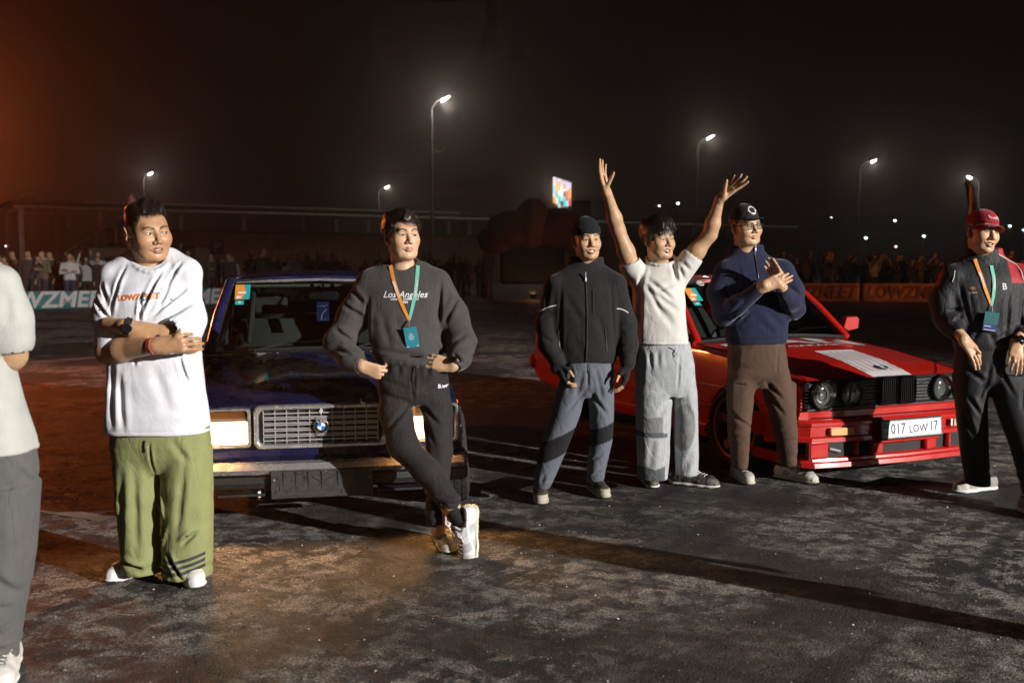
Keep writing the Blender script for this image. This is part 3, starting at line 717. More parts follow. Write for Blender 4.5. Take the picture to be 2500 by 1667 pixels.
def slab(car, name, quad, m, th=0.006, n=6, crown=0.0, parent=None, inset=0.0):
    """curved four-cornered panel, corners a b c d in order"""
    a, b, c, d = (Vector(q) for q in quad); nr = (b - a).cross(d - a).normalized(); V = []; F = []
    for sgn in (0, 1):
        for i in range(n + 1):
            for j in range(n + 1):
                u, v = inset + (1 - 2 * inset) * i / n, inset + (1 - 2 * inset) * j / n
                p = a.lerp(b, u).lerp(d.lerp(c, u), v) + nr * (crown * (1 - (2 * u - 1) ** 2) * (1 - .5 * (2 * v - 1) ** 2) + sgn * th); V.append(p)
    N = n + 1; o = N * N
    for i in range(n):
        for j in range(n):
            q = (i * N + j, (i + 1) * N + j, (i + 1) * N + j + 1, i * N + j + 1); F += [q[::-1], tuple(o + k for k in q)]
    for i in range(n):
        F += [(i * N, (i + 1) * N, o + (i + 1) * N, o + i * N), (i * N + n, o + i * N + n, o + (i + 1) * N + n, (i + 1) * N + n), (i, o + i, o + i + 1, i + 1), (n * N + i, n * N + i + 1, o + n * N + i + 1, o + n * N + i)]
    return MB().add(V, F).build(name, m, parent or car, 40)

def greenhouse(car, wb, wt, rt, rb, zbelt, paint, ft=0.05, roofcrown=.055, pillars=(1.0,), trim=M_black, pil=0.034):
    """wb/wt windscreen base/top (halfwidth, y, z), rt/rb rear window top/base"""
    P = lambda q, s: Vector((q[0] * s, q[1], q[2]))
    # roof
    V = []; F = []; ny, nx = 14, 12
    for sgn in (0, 1):
        for j in range(ny + 1):
            t = j / ny; w = wt[0] + (rt[0] - wt[0]) * t; y = wt[1] + (rt[1] - wt[1]) * t; z = wt[2] + (rt[2] - wt[2]) * t + .022 * math.sin(math.pi * t)
            for i in range(nx + 1):
                u = -1 + 2 * i / nx; e = abs(u) ** 3.5; eb = (1 - math.cos(min(1, min(t, 1 - t) * 6) * math.pi / 2 - 0)) if 0 else 0
                V.append(((w + .022) * u, y - (.05 * (1 - u * u) if j == 0 else 0), z + roofcrown * (1 - e) * (1 if 0 < j < ny else .75) - .022 * sgn - .01 * e))
    N = nx + 1; o = N * (ny + 1)
    for j in range(ny):
        for i in range(nx):
            q = (j * N + i, j * N + i + 1, (j + 1) * N + i + 1, (j + 1) * N + i); F += [q, tuple(o + k for k in q[::-1])]
    rim = [i for i in range(N)] + [(j + 1) * N - 1 for j in range(1, ny + 1)] + [ny * N + i for i in range(nx - 1, -1, -1)] + [j * N for j in range(ny - 1, 0, -1)]
    for a, b in zip(rim, rim[1:] + rim[:1]): F.append((a, o + a, o + b, b))
    MB().add(V, F).build('roof', paint, car, 45)
    for s in (-1, 1):
        a = P(wb, s); b = P(wt, s); cc = P(rt, s); d = P(rb, s)
        def bar(p, q, r0, r1, name, m, flat=.7):
            return MB().tube([p, p.lerp(q, .5) + Vector((s * .012, 0, .008)), q], [r0, (r0 + r1) / 2, r1], 10).build(name, m, car, 50)
        bar(a, b, pil * 1.1, pil, 'windscreen_pillar', paint); bar(d, cc, pil * 2.1, pil * 1.5, 'rear_pillar', paint)
        bar(b, cc, pil * .95, pil * .95, 'roof_rail', paint)
        MB().tube([a + Vector((s * .03, .02, .0)), b + Vector((s * .025, .03, -.03)), cc + Vector((s * .02, 0, -.035)), d + Vector((s * .03, -.04, 0))], .009, 6).build('drip_rail', trim, car, 40)
        ya, yd = a.y + .12, d.y - .12
        prev = None
        ends = [0] + list(pillars) + [1]
        xb = lambda t: Vector((s * (wb[0] + (rb[0] - wb[0]) * t + .006), a.y + (d.y - a.y) * t, zbelt + (rb[2] - zbelt) * t * .5))
        xt = lambda t: Vector((s * (wt[0] + (rt[0] - wt[0]) * t), b.y + (cc.y - b.y) * t, wt[2] + (rt[2] - wt[2]) * t - .005))
        for t in pillars: MB().tube([xb(t), xt(t)], [.034, .026], 8).build('door_pillar', trim, car, 40)
        for t0, t1 in zip(ends[:-1], ends[1:]):
            q = [xb(t0), xb(t1), xt(t1), xt(t0)]; q = q if s > 0 else [q[1], q[0], q[3], q[2]]
            w = slab(car, 'side_window', q, M_glass, .004, 4, .01, inset=.04)
            fr = [q[0].lerp(q[2], .05), q[1].lerp(q[3], .05), q[2].lerp(q[0], .05), q[3].lerp(q[1], .05)]
            MB().tube(fr, .013, 6, closed=True).build('window_frame', trim, w)
    ws = slab(car, 'windscreen', [P(wb, -1), P(wb, 1), P(wt, 1), P(wt, -1)], M_glass, .005, 10, .05, inset=.025)
    edge = []
    a, b, c, d = P(wb, -1), P(wb, 1), P(wt, 1), P(wt, -1); nr = (b - a).cross(d - a).normalized()
    for p, q in ((a, b), (b, c), (c, d), (d, a)):
        for i in range(6):
            t = i / 6; x = p.lerp(q, t); u = (x - (a + b + c + d) / 4); hor = abs(x.x) / max(abs(p.x), abs(q.x)); edge.append(x + nr * .05 * (1 - min(1, hor) ** 2) * .75 - u * .02)
    MB().tube(edge, .017, 6, closed=True).build('windscreen_seal', trim, ws, 50)
    rw = slab(car, 'rear_window', [P(rb, 1), P(rb, -1), P(rt, -1), P(rt, 1)], M_glass, .005, 6, .03, inset=.03)
    return ws

def interior(car, yd, zd, wd, ys, sx=.36, wheel_side=1, zs=.45):
    MB().box((0, yd, zd - .10), (wd * 2, .36, .2), bev=.05).build('dashboard', M_int, car, 40)
    c = Vector((wheel_side * sx, yd + .32, zd - .02)); rt = Matrix.Rotation(R(-62), 3, 'X'); ring = [c + rt @ Vector((.185 * math.cos(t), .185 * math.sin(t), 0)) for t in np.linspace(0, 6.283, 25)[:-1]]
    MB().tube(ring, .014, 6, closed=True).tube([c + rt @ Vector((-.18, 0, 0)), c + rt @ Vector((.18, 0, 0))], .014, 6).build('steering_wheel', M_black, car, 40)
    for s in (-1, 1):
        for row, y in enumerate(ys):
            if row and s < 0: continue
            w = .25 if row == 0 else .58; x = s * sx if row == 0 else 0
            b = MB().loft([[(x + w * k * t, y + dy + o_, z) for t, o_ in ((-1, 0), (-.8, -.05), (.8, -.05), (1, 0), (.9, .08), (-.9, .08))] for k, z, dy in ((.96, zs, -.06), (1, zs + .18, 0), (.94, zs + .42, .08), (.80, zs + .56, .13))]).build('seat_back', M_seat, car, 50)
            MB().box((x, y - .26, zs - .02), (w * 1.95, .5, .14), bev=.05).build('seat_cushion', M_seat, car, 40)
            if row == 0:
                MB().box((x, y + .16, zs + .66), (.26, .09, .17), bev=.035).build('headrest', M_seat, car, 40)
                MB().tube([(x, y - .015, zs + .05), (x, y + .075, zs + .55)], .006, 5).build('seat_seam', M_black, car)

def roundel(car_part, c, r, rot, name='emblem', blueish=(0.02, 0.20, 0.62)):
    q = rot if isinstance(rot, Matrix) else Euler(rot).to_matrix()
    e = MB().lathe([(0, .0), (r * 1.0, .0), (r * 1.06, .004), (r * 1.0, .008), (0, .008)], c, q, 32).build(name, mat('emblem_black', (.012, .012, .014), .3, coat=.5), car_part, 40)
    mw = mat('emblem_white', (.8, .8, .8), .4); mbm = mat('emblem_blue', blueish, .3)
    for k in range(4):
        pts = [(0, 0)] + [(r * .58 * math.cos(k * math.pi / 2 + t), r * .58 * math.sin(k * math.pi / 2 + t)) for t in np.linspace(0, math.pi / 2, 8)]
        mb = MB().prism(pts, .008, .0095, axis='z'); mb.xf(Matrix.Translation(c) @ q.to_4x4()); mb.build('quadrant', mbm if k % 2 else mw, e)
    MB().lathe([(r * 1.0, .007), (r * 1.08, .009), (r * 1.0, .011)], c, q, 32, closed_prof=True).build('rim_ring', M_chrome, e, 40)
    mb = MB()
    for ch, a in (('B', 35), ('M', 0), ('W', -35)):
        v, f = text_geo(ch, r * .42, 0, 0); M = Matrix.Translation(c) @ q.to_4x4() @ Matrix.Rotation(R(a), 4, 'Z') @ Matrix.Translation((0, r * .78, .0086))
        mb.add([tuple(M @ Vector(p)) for p in v], f)
    mb.build('lettering', mw, e, fix=False)
    return e
FRONT = Matrix.Rotation(R(90), 3, 'X')       # lathe axis z -> -y (towards the camera)

def sticker(parent, P, u, v, w, h, label_cols):
    """small two-colour windscreen pass; P centre, u/v in-plane unit axes"""
    n = u.cross(v).normalized(); P = Vector(P)
    def quad(x0, x1, y0, y1, m, dz, nm, par):
        return MB().add([P + u * a + v * b + n * dz for a, b in ((x0, y0), (x1, y0), (x1, y1), (x0, y1))], [(0, 1, 2, 3)]).build(nm, m, par, fix=False)
    mo = mat('pass_orange', (.80, .30, .05), .5); mt = mat('pass_teal', (.02, .38, .40), .5); mw = mat('pass_white', (.8, .8, .8), .5)
    base = quad(-w / 2, w / 2, -h / 2, h / 2, mo, .0, 'window_pass', parent)
    MB().add([P + u * a + v * b + n * .0015 for a, b in ((0, -h / 2), (w / 2, -h / 2), (w / 2, h / 2), (w * .1, h / 2), (w * .22, 0))], [(0, 1, 2, 3, 4)]).build('teal_field', mt, base, fix=False)
    quad(-w * .3, w * .25, -h * .12, -h * .0, mw, .003, 'print_block', base); quad(-w * .42, -w * .1, -h * .44, -h * .3, mw, .003, 'print_block', base)
    b2 = quad(-w * .45, w * .12, -h * .86, -h * .58, mt, .0005, 'small_pass', parent); quad(-w * .26, -w * .05, -h * .76, -h * .68, mw, .003, 'print_block', b2)
# ------------------------------------------------------------------ dark blue boxy saloon
def blue_car():
    car = empty('car', (-1.02, 5.27, 0), R(11))
    paint = mat('dark_blue_paint', (0.010, 0.0115, 0.048), 0.28, coat=0.6, var=.35, vscale=6, rvar=.12)
    W = .795
    st = [(.10, .765, .40, .55, .60, .690, .715, .0), (.20, .785, .34, .56, .62, .715, .738, .006), (.45, W, .28, .57, .66, .755, .790, .014), (.95, W, .25, .60, .74, .815, .862, .016), (1.18, W, .24, .62, .78, .845, .885, .012),
          (1.30, W, .22, .64, .80, .862, .895, .0), (1.9, W, .20, .66, .80, .868, .895, 0), (2.9, W, .20, .66, .80, .868, .89, 0), (3.15, W, .24, .66, .80, .868, .885, 0), (3.9, .785, .30, .64, .78, .85, .87, 0), (4.02, .76, .36, .62, .74, .82, .84, 0)]
    arches = [(.72, .27, .335), (3.13, .27, .325)]
    body = shell(car, st, arches, paint, (1.40, 2.95))
    ws = greenhouse(car, (.705, 1.29, .875), (.605, 1.86, 1.335), (.59, 2.75, 1.335), (.65, 3.22, .885), .872, paint, pillars=(.46,), trim=M_black)
    MB().tube([(-.575, 1.845, 1.335), (0, 1.80, 1.352), (.575, 1.845, 1.335)], .010, 6).build('roof_trim', M_chrome, car, 40)
    interior(car, 1.50, .90, .60, (2.05, 2.72), zs=.50)
    # headlining strip and sun visors just inside the screen
    mv = mat('sun_visor', (.42, .40, .33), .8)
    for x0, x1 in ((-.50, -.06), (-.04, .08), (.10, .50)): MB().box(((x0 + x1) / 2, 1.90, 1.315), (x1 - x0, .03, .035), bev=.008).build('sun_visor', mv, car)
    mr = MB().box((.03, 1.80, 1.235), (.22, .03, .065), bev=.018).build('rear_view_mirror', mat('mirror_back', (.05, .05, .05), .4), car, 40)
    MB().tube([(.03, 1.80, 1.26), (.03, 1.86, 1.315)], .008, 6).build('mirror_stem', M_black, mr)
    mtag = mat('hanging_tag_blue', (.05, .06, .30), .5); mw = mat('tag_white', (.8, .8, .82), .5)
    tg = MB().box((.025, 1.74, 1.13), (.085, .002, .135)).build('hanging_tag', mtag, car)
    v, f = text_geo('st.region', .021, 0, 0); MB().add([(p[0] + .025, 1.737, p[1] + 1.17) for p in v], f).build('lettering', mw, tg, fix=False)
    MB().tube([(.010, 1.737, 1.07), (.020, 1.737, 1.115), (.050, 1.737, 1.145)], .004, 5).build('swoosh_print', mw, tg); v, f = text_geo('motorsport', .012, 0, 0); MB().add([(p[0] + .025, 1.737, p[1] + 1.076) for p in v], f).build('lettering', mw, tg, fix=False)
    MB().tube([(.025, 1.74, 1.198), (.03, 1.79, 1.23)], .002, 4).build('string', M_black, tg)
    # curtains of the rear side window
    for k in range(5): MB().tube([(-.50, 2.0 + .05 * k, .90), (-.46, 2.02 + .05 * k, 1.27)], .014, 6).build('roll_cage_tube' if 0 else 'side_curtain_fold', M_seat, car, 40)
    # windscreen passes
    a, b, d = Vector((-.705, 1.29, .875)), Vector((.675, 1.31, .875)), Vector((-.605, 1.86, 1.335)); u = Vector((1, 0, 0)); vv = (d - Vector((-.705, 1.29, .875))); vv.x = 0; vv.normalize()
    P = a.lerp(d, .83) + Vector((.105, -.022, .012)); sticker(ws, P, u, vv, .10, .155, None)
    for s in (-1, 1): MB().tube([(s * .735, 1.275, .872), (s * .632, 1.845, 1.345)], .007, 6).build('screen_trim', M_chrome, ws)
    MB().tube([(-.735, 1.272, .874), (-.4, 1.235, .884), (0, 1.225, .888), (.4, 1.235, .884), (.735, 1.272, .874)], .006, 6).build('screen_trim', M_chrome, ws)
    # wipers
    for x in (-.42, .18): MB().tube([(x, 1.25, .905), (x + .22, 1.33, .945), (x + .46, 1.36, .952)], .007, 5).build('wiper', M_black, car)
    for x in (-.30, .30): MB().lathe([(0, .012), (.012, .008), (.014, 0)], (x * .9, 1.12, .895), n=8).build('washer_jet', M_black, car)
    # bonnet shut lines
    sh = mat('shut_line', (.004, .004, .005), .8)
    for s in (-1, 1):
        MB().tube([(s * .655, .16, .742), (s * .668, .5, .787), (s * .67, .95, .846), (s * .67, 1.22, .878)], .0035, 5).build('bonnet_gap', sh, car)
        MB().tube([(s * (W + .006), 1.45, .30), (s * (W + .006), 1.42, .60), (s * (W - .006), 1.40, .80)], .004, 5).build('door_gap', sh, car)
        MB().tube([(s * (W + .005), 2.30, .26), (s * (W + .006), 2.28, .62), (s * (W - .006), 2.28, .80)], .004, 5).build('door_gap', sh, car)
        MB().box((s * (W + .008), 2.16, .70), (.02, .14, .025), bev=.006).build('door_handle', M_chrome, car)
        MB().box((s * (W + .006), 2.0, .455), (.012, 2.0, .03), bev=.004).build('side_moulding', M_black, car)
        m = MB().loft([[(s * (.80 + .01 + dx), 1.45 + dy, .96 + dz) for dx, dy, dz in ((0, -.03, -.055), (.13, -.035, -.05), (.15, -.03, .04), (.02, -.03, .05))], [(s * (.80 + dx), 1.49, .96 + dz) for dx, dz in ((0.01, -.06), (.15, -.055), (.165, .045), (.02, .055))], [(s * (.80 + dx), 1.52, .96 + dz) for dx, dz in ((0.01, -.06), (.15, -.055), (.165, .045), (.02, .055))]]).build('door_mirror', M_black, car, 40)
        MB().tube([(s * .76, 1.50, .88), (s * .82, 1.49, .92)], .016, 6).build('mirror_stalk', M_black, m)
        MB().box((s * (W + .012), .60, .63), (.022, .055, .035), bev=.008).build('side_repeater', M_amber, car, 40)
    # grille surround, bars
    zc, hw, hh = .592, .355, .118; yf = .060
    def rr(hw, hh, r, n=5):
        o = []
        for cx, cz, a0 in ((hw - r, hh - r, 0), (-hw + r, hh - r, 90), (-hw + r, -hh + r, 180), (hw - r, -hh + r, 270)):
            for i in range(n + 1): t = R(a0 + 90 * i / n); o.append((cx + r * math.cos(t), cz + r * math.sin(t)))
        return o
    gr = MB(); rings = [[(x, y, zc + z) for x, z in rr(hw + dx, hh + dx, .035)] for dx, y in ((.0, .11), (.0, yf + .005), (-.006, yf - .004), (-.018, yf - .004), (-.025, yf + .006), (-.025, .10))]
    gr.loft(rings, cap=(False, False)); sur = gr.build('grille', M_chrome, car, 50)
    MB().box((0, .098, zc), (hw * 2 - .03, .004, hh * 2 - .03)).build('grille_backing', M_black, sur)
    mb_bar = mat('grille_bar', (.50, .49, .47), .38, .25, var=.2, vscale=30)
    ih, iw = hh - .040, hw - .05
    for k in range(5):
        z0 = zc + ih - (2 * ih) * (k + .5) / 5
        for dz in (-.0105, .0105):
            MB().box((0, yf + .018, z0 + dz * 1.0), (2 * iw, .020, .0045)).build('grille_slat', mb_bar, sur)
    for k in range(11):
        x = -iw + 2 * iw * k / 10; MB().box((x, yf + .024, zc), (.0045, .012, 2 * ih + .02)).build('grille_upright', mb_bar, sur)
    MB().prism([(x, z + zc) for x, z in rr(.030, .052, .010, 3)], yf + .0, yf + .012).build('badge_holder', M_chrome, sur, 40)
    roundel(car, (0, yf - .002, zc + .002), .037, FRONT)
    MB().tube([(.0, yf + .01, zc + .072), (-.008, yf + .006, zc + .084), (0, yf + .006, zc + .094), (.008, yf + .006, zc + .084), (0, yf + .01, zc + .072)], .003, 5).build('wire_loop', mw, car)
    MB().box((.225, yf - .006, zc + hh - .004), (.022, .006, .022)).tube([(.215, yf - .004, zc + hh), (.216, yf - .006, zc + hh + .025)], .003, 5).build('tape_scrap', mw, car)
    # headlamps
    glow = mat('lit_headlamp', (.9, .8, .6), .2, emit=(1.0, .66, .30), estr=5)
    for s in (-1, 1):
        cx, cz = s * .560, .590
        o = [(x, z) for x, z in rr(.190, .105, .02)]
        bz = MB().loft([[(cx + x * k, y, cz + z * k) for x, z in o] for k, y in ((1.0, .12), (1.0, .075), (.97, .068), (.92, .070), (.90, .10))], cap=(False, False)).build('headlamp', M_chrome, car, 50)
        MB().box((cx, .104, cz), (.35, .004, .19)).build('reflector', M_black, bz)
        MB().box((cx, .093, cz + .068), (.335, .012, .046), bev=.005).build('indicator_lens', mat('smoked_amber', (.10, .035, .012), .2, coat=.6), bz)
        ln = MB().box((cx - s * .01, .086, cz - .026), (.325, .016, .125), bev=.010).build('lens', glow, bz)
        l = lamp('headlamp_beam', 'SPOT', (cx, .052, cz - .02), 38, (1.0, .46, .15), spot_size=R(150), spot_blend=.7, shadow_soft_size=.06); l.parent = car; l.rotation_euler = (R(-58), 0, 0)
    # front panel under the lamps, bumper
    MB().loft([[(x, y, z) for y, z in ((.075, .470), (.060, .440), (.085, .405), (.13, .40), (.13, .47))] for x in (-.765, -.4, 0, .4, .765)]).build('front_valance', paint, car, 40)
    def bump(z0, z1, y0, m, nm, par=car, bul=.02):
        pts = [(-.80, .42), (-.805, .10), (-.77, .03), (-.4, .006), (0, 0), (.4, .006), (.77, .03), (.805, .10), (.80, .42)]
        rings = [[(x, y + y0 + dy, z) for dy, z in ((.05, z0), (0, z0 + .006), (-bul, (z0 + z1) / 2), (0, z1 - .006), (.05, z1))] for x, y in pts]
        return MB().loft(rings).build(nm, m, par, 35)
    bp = bump(.345, .412, 0.0, M_chrome, 'bumper'); bump(.268, .340, .012, M_black, 'bumper_rubber', bp, .012)
    for s in (-1, 1): MB().box((s * .42, .03, .245), (.24, .08, .012)).build('lower_bracket', M_black, bp); 
    MB().box((-.33, .01, .245), (.018, .012, .035), bev=.004).build('cable_tie', mw, bp)
    # empty plate holder with its moulded ribs
    mp = mat('plate_holder_plastic', (.035, .034, .033), .5, var=.4, vscale=25)
    ph = MB().box((0, -.018, .298), (.540, .016, .150), rot=(R(-4), 0, 0), bev=.006).build('plate_holder', mp, car, 30)
    ri = random.Random(4); P = MB(); y = -.0275
    def rib(x0, z0, x1, z1, t=.0035):
        d = math.hypot(x1 - x0, z1 - z0); P.box(((x0 + x1) / 2, y - ((z0 + z1) / 2 - .298) * .07 * -1, (z0 + z1) / 2), (d, .005, t), rot=(0, -math.atan2(z1 - z0, x1 - x0), 0))
    for x in (-.262, -.20, -.135, -.07, .0, .085, .16, .225, .262): rib(x, .236, x, .366)
    for z in (.238, .262, .345, .366): rib(-.262, z, .262, z)
    rib(-.045, .335, .055, .27); rib(-.045, .27, .055, .335)
    for k in range(90):
        x, z = ri.uniform(-.25, .25), ri.uniform(.245, .36)
        if abs(x) < .06: continue
        l = ri.uniform(.008, .026); rib(x, z, *((x + l, z) if ri.random() < .5 else (x, min(.362, z + l))), .003)
    o = P.build('moulded_rib', mp, ph)
    for x in (-.25, .25): MB().lathe([(0, .003), (.006, .002), (.007, 0)], (x, -.03, .325), FRONT, 10).build('screw', M_chrome, ph)
    # rear end
    for s in (-1, 1):
        MB().box((s * .6, 4.03, .66), (.30, .03, .15), bev=.01).build('tail_lamp', mat('tail_red', (.25, .01, .01), .3), car)
    MB().box((0, 4.08, .42), (1.62, .12, .12), bev=.03).build('rear_bumper', M_chrome, car, 40)
    for s in (-1, 1):
        wheel(car, s * .785, .72, .285, .20, .18, M_steel, R(-6), R(-4)); wheel(car, s * .725, 3.13, .285, .19, .18, M_steel, 0, R(-2))
        for y in (.72, 3.13):
            pts = [(y + .36 * math.cos(t), .27 + .36 * math.sin(t)) for t in np.linspace(0, math.pi, 14)]
            MB().loft([[(s * x, a, z) for a, z in pts] for x in (.55, .77)], cap=(True, False), closed=False).build('wheel_well', M_int, car)
    MB().box((0, 2.0, .26), (1.3, 3.2, .1)).build('underbody', M_int, car)
    tag(car, 'dark blue boxy saloon with chrome grille and lit headlamps', 'car')
    return car
BLUE = blue_car()
# ------------------------------------------------------------------ red saloon with twin round headlamps
def red_car():
    car = empty('car', (2.66, 6.66, 0), R(23))
    paint = mat('red_paint', (0.46, 0.013, 0.008), 0.34, coat=0.45, var=.15, vscale=3, rvar=.08)
    W = .81
    st = [(.14, .780, .30, .46, .56, .660, .690, .0), (.22, .795, .28, .47, .58, .688, .712, .004), (.45, .81, .24, .49, .62, .730, .765, .010), (.9, W, .20, .52, .70, .790, .832, .012), (1.35, W, .19, .54, .75, .822, .858, .008),
          (1.50, W, .18, .55, .77, .835, .862, .0), (2.2, W, .17, .56, .78, .842, .86, 0), (3.2, W, .18, .56, .78, .845, .86, 0), (3.4, W, .20, .56, .78, .848, .865, 0), (4.2, .80, .26, .56, .77, .84, .86, 0), (4.36, .78, .32, .54, .72, .81, .83, 0)]
    body = shell(car, st, [(.80, .255, .335), (3.37, .265, .330)], paint, (1.58, 3.25))
    ws = greenhouse(car, (.730, 1.42, .850), (.600, 1.98, 1.300), (.585, 2.95, 1.295), (.640, 3.52, .865), .852, paint, pillars=(.50,), trim=M_black, roofcrown=.04)
    interior(car, 1.66, .86, .62, (2.28, 3.0), zs=.47)
    MB().tube([(-.60, 2.02, 1.338), (.60, 2.02, 1.338)], .008, 6).build('sunroof_edge', M_black, car)
    a, d = Vector((-.73, 1.42, .850)), Vector((-.60, 1.98, 1.300)); vv = d - a; vv.x = 0; vv.normalize(); u = Vector((1, 0, 0))
    sticker(ws, a.lerp(d, .76) + Vector((.12, -.028, .018)), u, vv, .115, .16, None)
    mw = mat('decal_white', (.72, .70, .69), .5, var=.06, vscale=30)
    def hexmark(P):
        P = Vector(P); pts = [P + u * .035 * math.cos(t) + vv * .028 * math.sin(t) for t in np.linspace(0, 6.283, 7)[:-1]]
        MB().tube(pts, .004, 5, closed=True).tube([P - u * .02, P + u * .02], .004, 5).build('hex_decal', mw, ws)
    hexmark(a.lerp(d, .93) + Vector((.22, -.04, .03))); hexmark(Vector((.60, 1.98, 1.300)).lerp(Vector((.73, 1.42, .85)), .05) + Vector((-.06, -.03, .02)))
    MB().box((.02, 1.96, 1.20), (.20, .03, .06), bev=.016).build('rear_view_mirror', M_black, car, 40)
    for x in (-.45, .15): MB().tube([(x, 1.46, .885), (x + .25, 1.55, .925), (x + .5, 1.57, .93)], .008, 5).build('wiper', M_black, car)
    sh = mat('shut_line', (.004, .004, .005), .8)
    for s in (-1, 1):
        MB().tube([(s * .690, .20, .700), (s * .70, .45, .742), (s * .715, .9, .800), (s * .715, 1.45, .842)], .0045, 5).build('bonnet_gap', sh, car)
        for y in (1.55, 2.62): MB().tube([(s * (W + .006), y + .02, .26), (s * (W + .006), y, .56), (s * (W - .005), y, .79)], .004, 5).build('door_gap', sh, car)
        MB().box((s * (W + .009), 2.45, .72), (.022, .16, .03), bev=.008).build('door_handle', M_black, car)
        MB().box((s * (W + .007), 2.1, .565), (.010, 2.9, .012), bev=.003).build('waist_line', M_chrome, car)
        MB().box((s * (W + .010), 2.08, .415), (.020, 2.2, .045), bev=.008).build('side_moulding', paint, car, 40)
        MB().loft([[(s * x, y, z) for x, z in ((.76, .27), (.825, .26), (.83, .22), (.80, .165), (.74, .165))] for y in (1.16, 1.25, 2.9, 3.0)]).build('side_skirt', paint, car, 40)
        m = MB().loft([[(s * (.845 + dx), 1.64 + dy, .955 + dz) for dx, dz in ((0, -.045), (.05, -.075), (.165, -.055), (.175, .03), (.15, .06), (.03, .055))] for dy in (0,)] + [[(s * (.845 + dx * .9 + .005), 1.58, .957 + dz * .85) for dx, dz in ((0, -.045), (.05, -.075), (.165, -.055), (.175, .03), (.15, .06), (.03, .055))]]).build('door_mirror', paint, car, 40)
        MB().box((s * .81, 1.63, .90), (.10, .05, .05), bev=.012).build('mirror_foot', M_black, m)
    # black lamp panel
    yf = .108; MB().box((0, yf + .03, .598), (1.50, .06, .192), bev=.02).build('lamp_panel', M_black, car)
    pan = MB().box((0, yf + .012, .507), (1.50, .05, .012)).build('panel_lip', M_black, car)
    mk = mat('gloss_black', (.010, .010, .010), .25, coat=.3)
    for s in (-1, 1):
        for k in range(8):
            z = .522 + k * .0225
            MB().box((s * .242, yf - .004, z), (.15, .022, .006), bev=.002).build('grille_slat', mk, car)
            MB().box((s * .742, yf + .006, z), (.055, .022, .006), bev=.002).build('grille_slat', mk, car)
            MB().box((s * .512, yf + .012, z), (.09, .018, .006), bev=.002).build('grille_slat', mk, car)
        for cx, r, outer in ((.628, .089, 1), (.400, .080, 0)):
            c = (s * cx, yf - .012, .602)
            h = MB().lathe([(r + .012, .0), (r + .012, .022), (r + .004, .028), (r - .002, .020), (r - .006, -.02)], c, FRONT, 36).build('headlamp', mk, car, 40)
            MB().lathe([(r - .003, .012), (r * .8, -.015), (r * .4, -.038), (.02, -.044), (0, -.044)], c, FRONT, 28).build('reflector', mat('lamp_reflector', (.7, .68, .65), .18, 1.0, bump=.2, bscale=60), h, 60)
            MB().lathe([(0, -.010), (.012, -.014), (.016, -.03), (.016, -.042)], c, FRONT, 14).build('bulb', mat('lamp_bulb', (.75, .60, .40), .2), h, 60)
            if outer: MB().lathe([(.042, -.006), (.046, -.002), (.050, -.006), (.046, -.01)], c, FRONT, 28, closed_prof=True).build('projector_ring', M_chrome, h, 50)
            MB().lathe([(0, .032), (r * .5, .028), (r * .85, .020), (r - .001, .010)], c, FRONT, 32).build('lens', M_clear, h, 60)
        # kidney
        x0 = s * .082
        def kid(k, y): return [(x0 + px * k, y, .606 + pz * k) for px, pz in ((-.062, -.094), (.0, -.098), (.062, -.094), (.072, -.07), (.074, .0), (.070, .075), (.06, .094), (0, .096), (-.06, .094), (-.07, .075), (-.074, 0), (-.072, -.07))]
        kd = MB().loft([kid(1.0, yf + .02), kid(1.0, yf - .035), kid(.95, yf - .045), kid(.87, yf - .036), kid(.86, yf + .0)], cap=(False, False)).build('kidney_grille', mk, car, 45)
        MB().box((x0, yf + .002, .606), (.13, .004, .175)).build('kidney_backing', M_int, kd)
        for k in range(7): MB().box((x0 - .052 + .0173 * k, yf - .026, .606), (.005, .016, .165), bev=.001).build('kidney_slat', mk, kd)
    # bonnet tape and lettering, laid on the real bonnet surface
    dg = bpy.context.evaluated_depsgraph_get(); dg.update()
    from mathutils.bvhtree import BVHTree
    bm = bmesh.new(); bm.from_mesh(body.data); bvh = BVHTree.FromBMesh(bm)
    def drop(x, y, off=.0025):
        h = bvh.ray_cast(Vector((x, y, 2)), Vector((0, 0, -1))); return (x, y, (h[0].z if h[0] else .7) + off)
    V = []; nx, ny = 10, 22
    for j in range(ny + 1):
        y = .155 + .60 * j / ny; wv = .004 * math.sin(j * 2.3)
        for i in range(nx + 1): V.append(drop(-.155 + .35 * i / nx + wv * (i in (0, nx)), y))
    tape = MB().add(V, [(j * (nx + 1) + i, j * (nx + 1) + i + 1, (j + 1) * (nx + 1) + i + 1, (j + 1) * (nx + 1) + i) for j in range(ny) for i in range(nx)]).build('bonnet_tape', mat('white_tape', (.66, .62, .61), .6, var=.10, vscale=14, stretch=(9, .6, 1)), car, 60)
    mgrey = mat('tape_pinkish', (.52, .42, .42), .6)
    for k in range(6):
        x = -.135 + .058 * k
        MB().add([drop(x + dx, .24 + .45 * t, .004) for t in np.linspace(0, 1, 12) for dx in (0, .024)], [(2 * i, 2 * i + 1, 2 * i + 3, 2 * i + 2) for i in range(11)]).build('tape_stripe', mgrey, tape, fix=False)
    c = drop(.045, .285, .005); roundel(car, c, .041, Matrix.Rotation(R(10), 3, 'X'), 'bonnet_emblem')
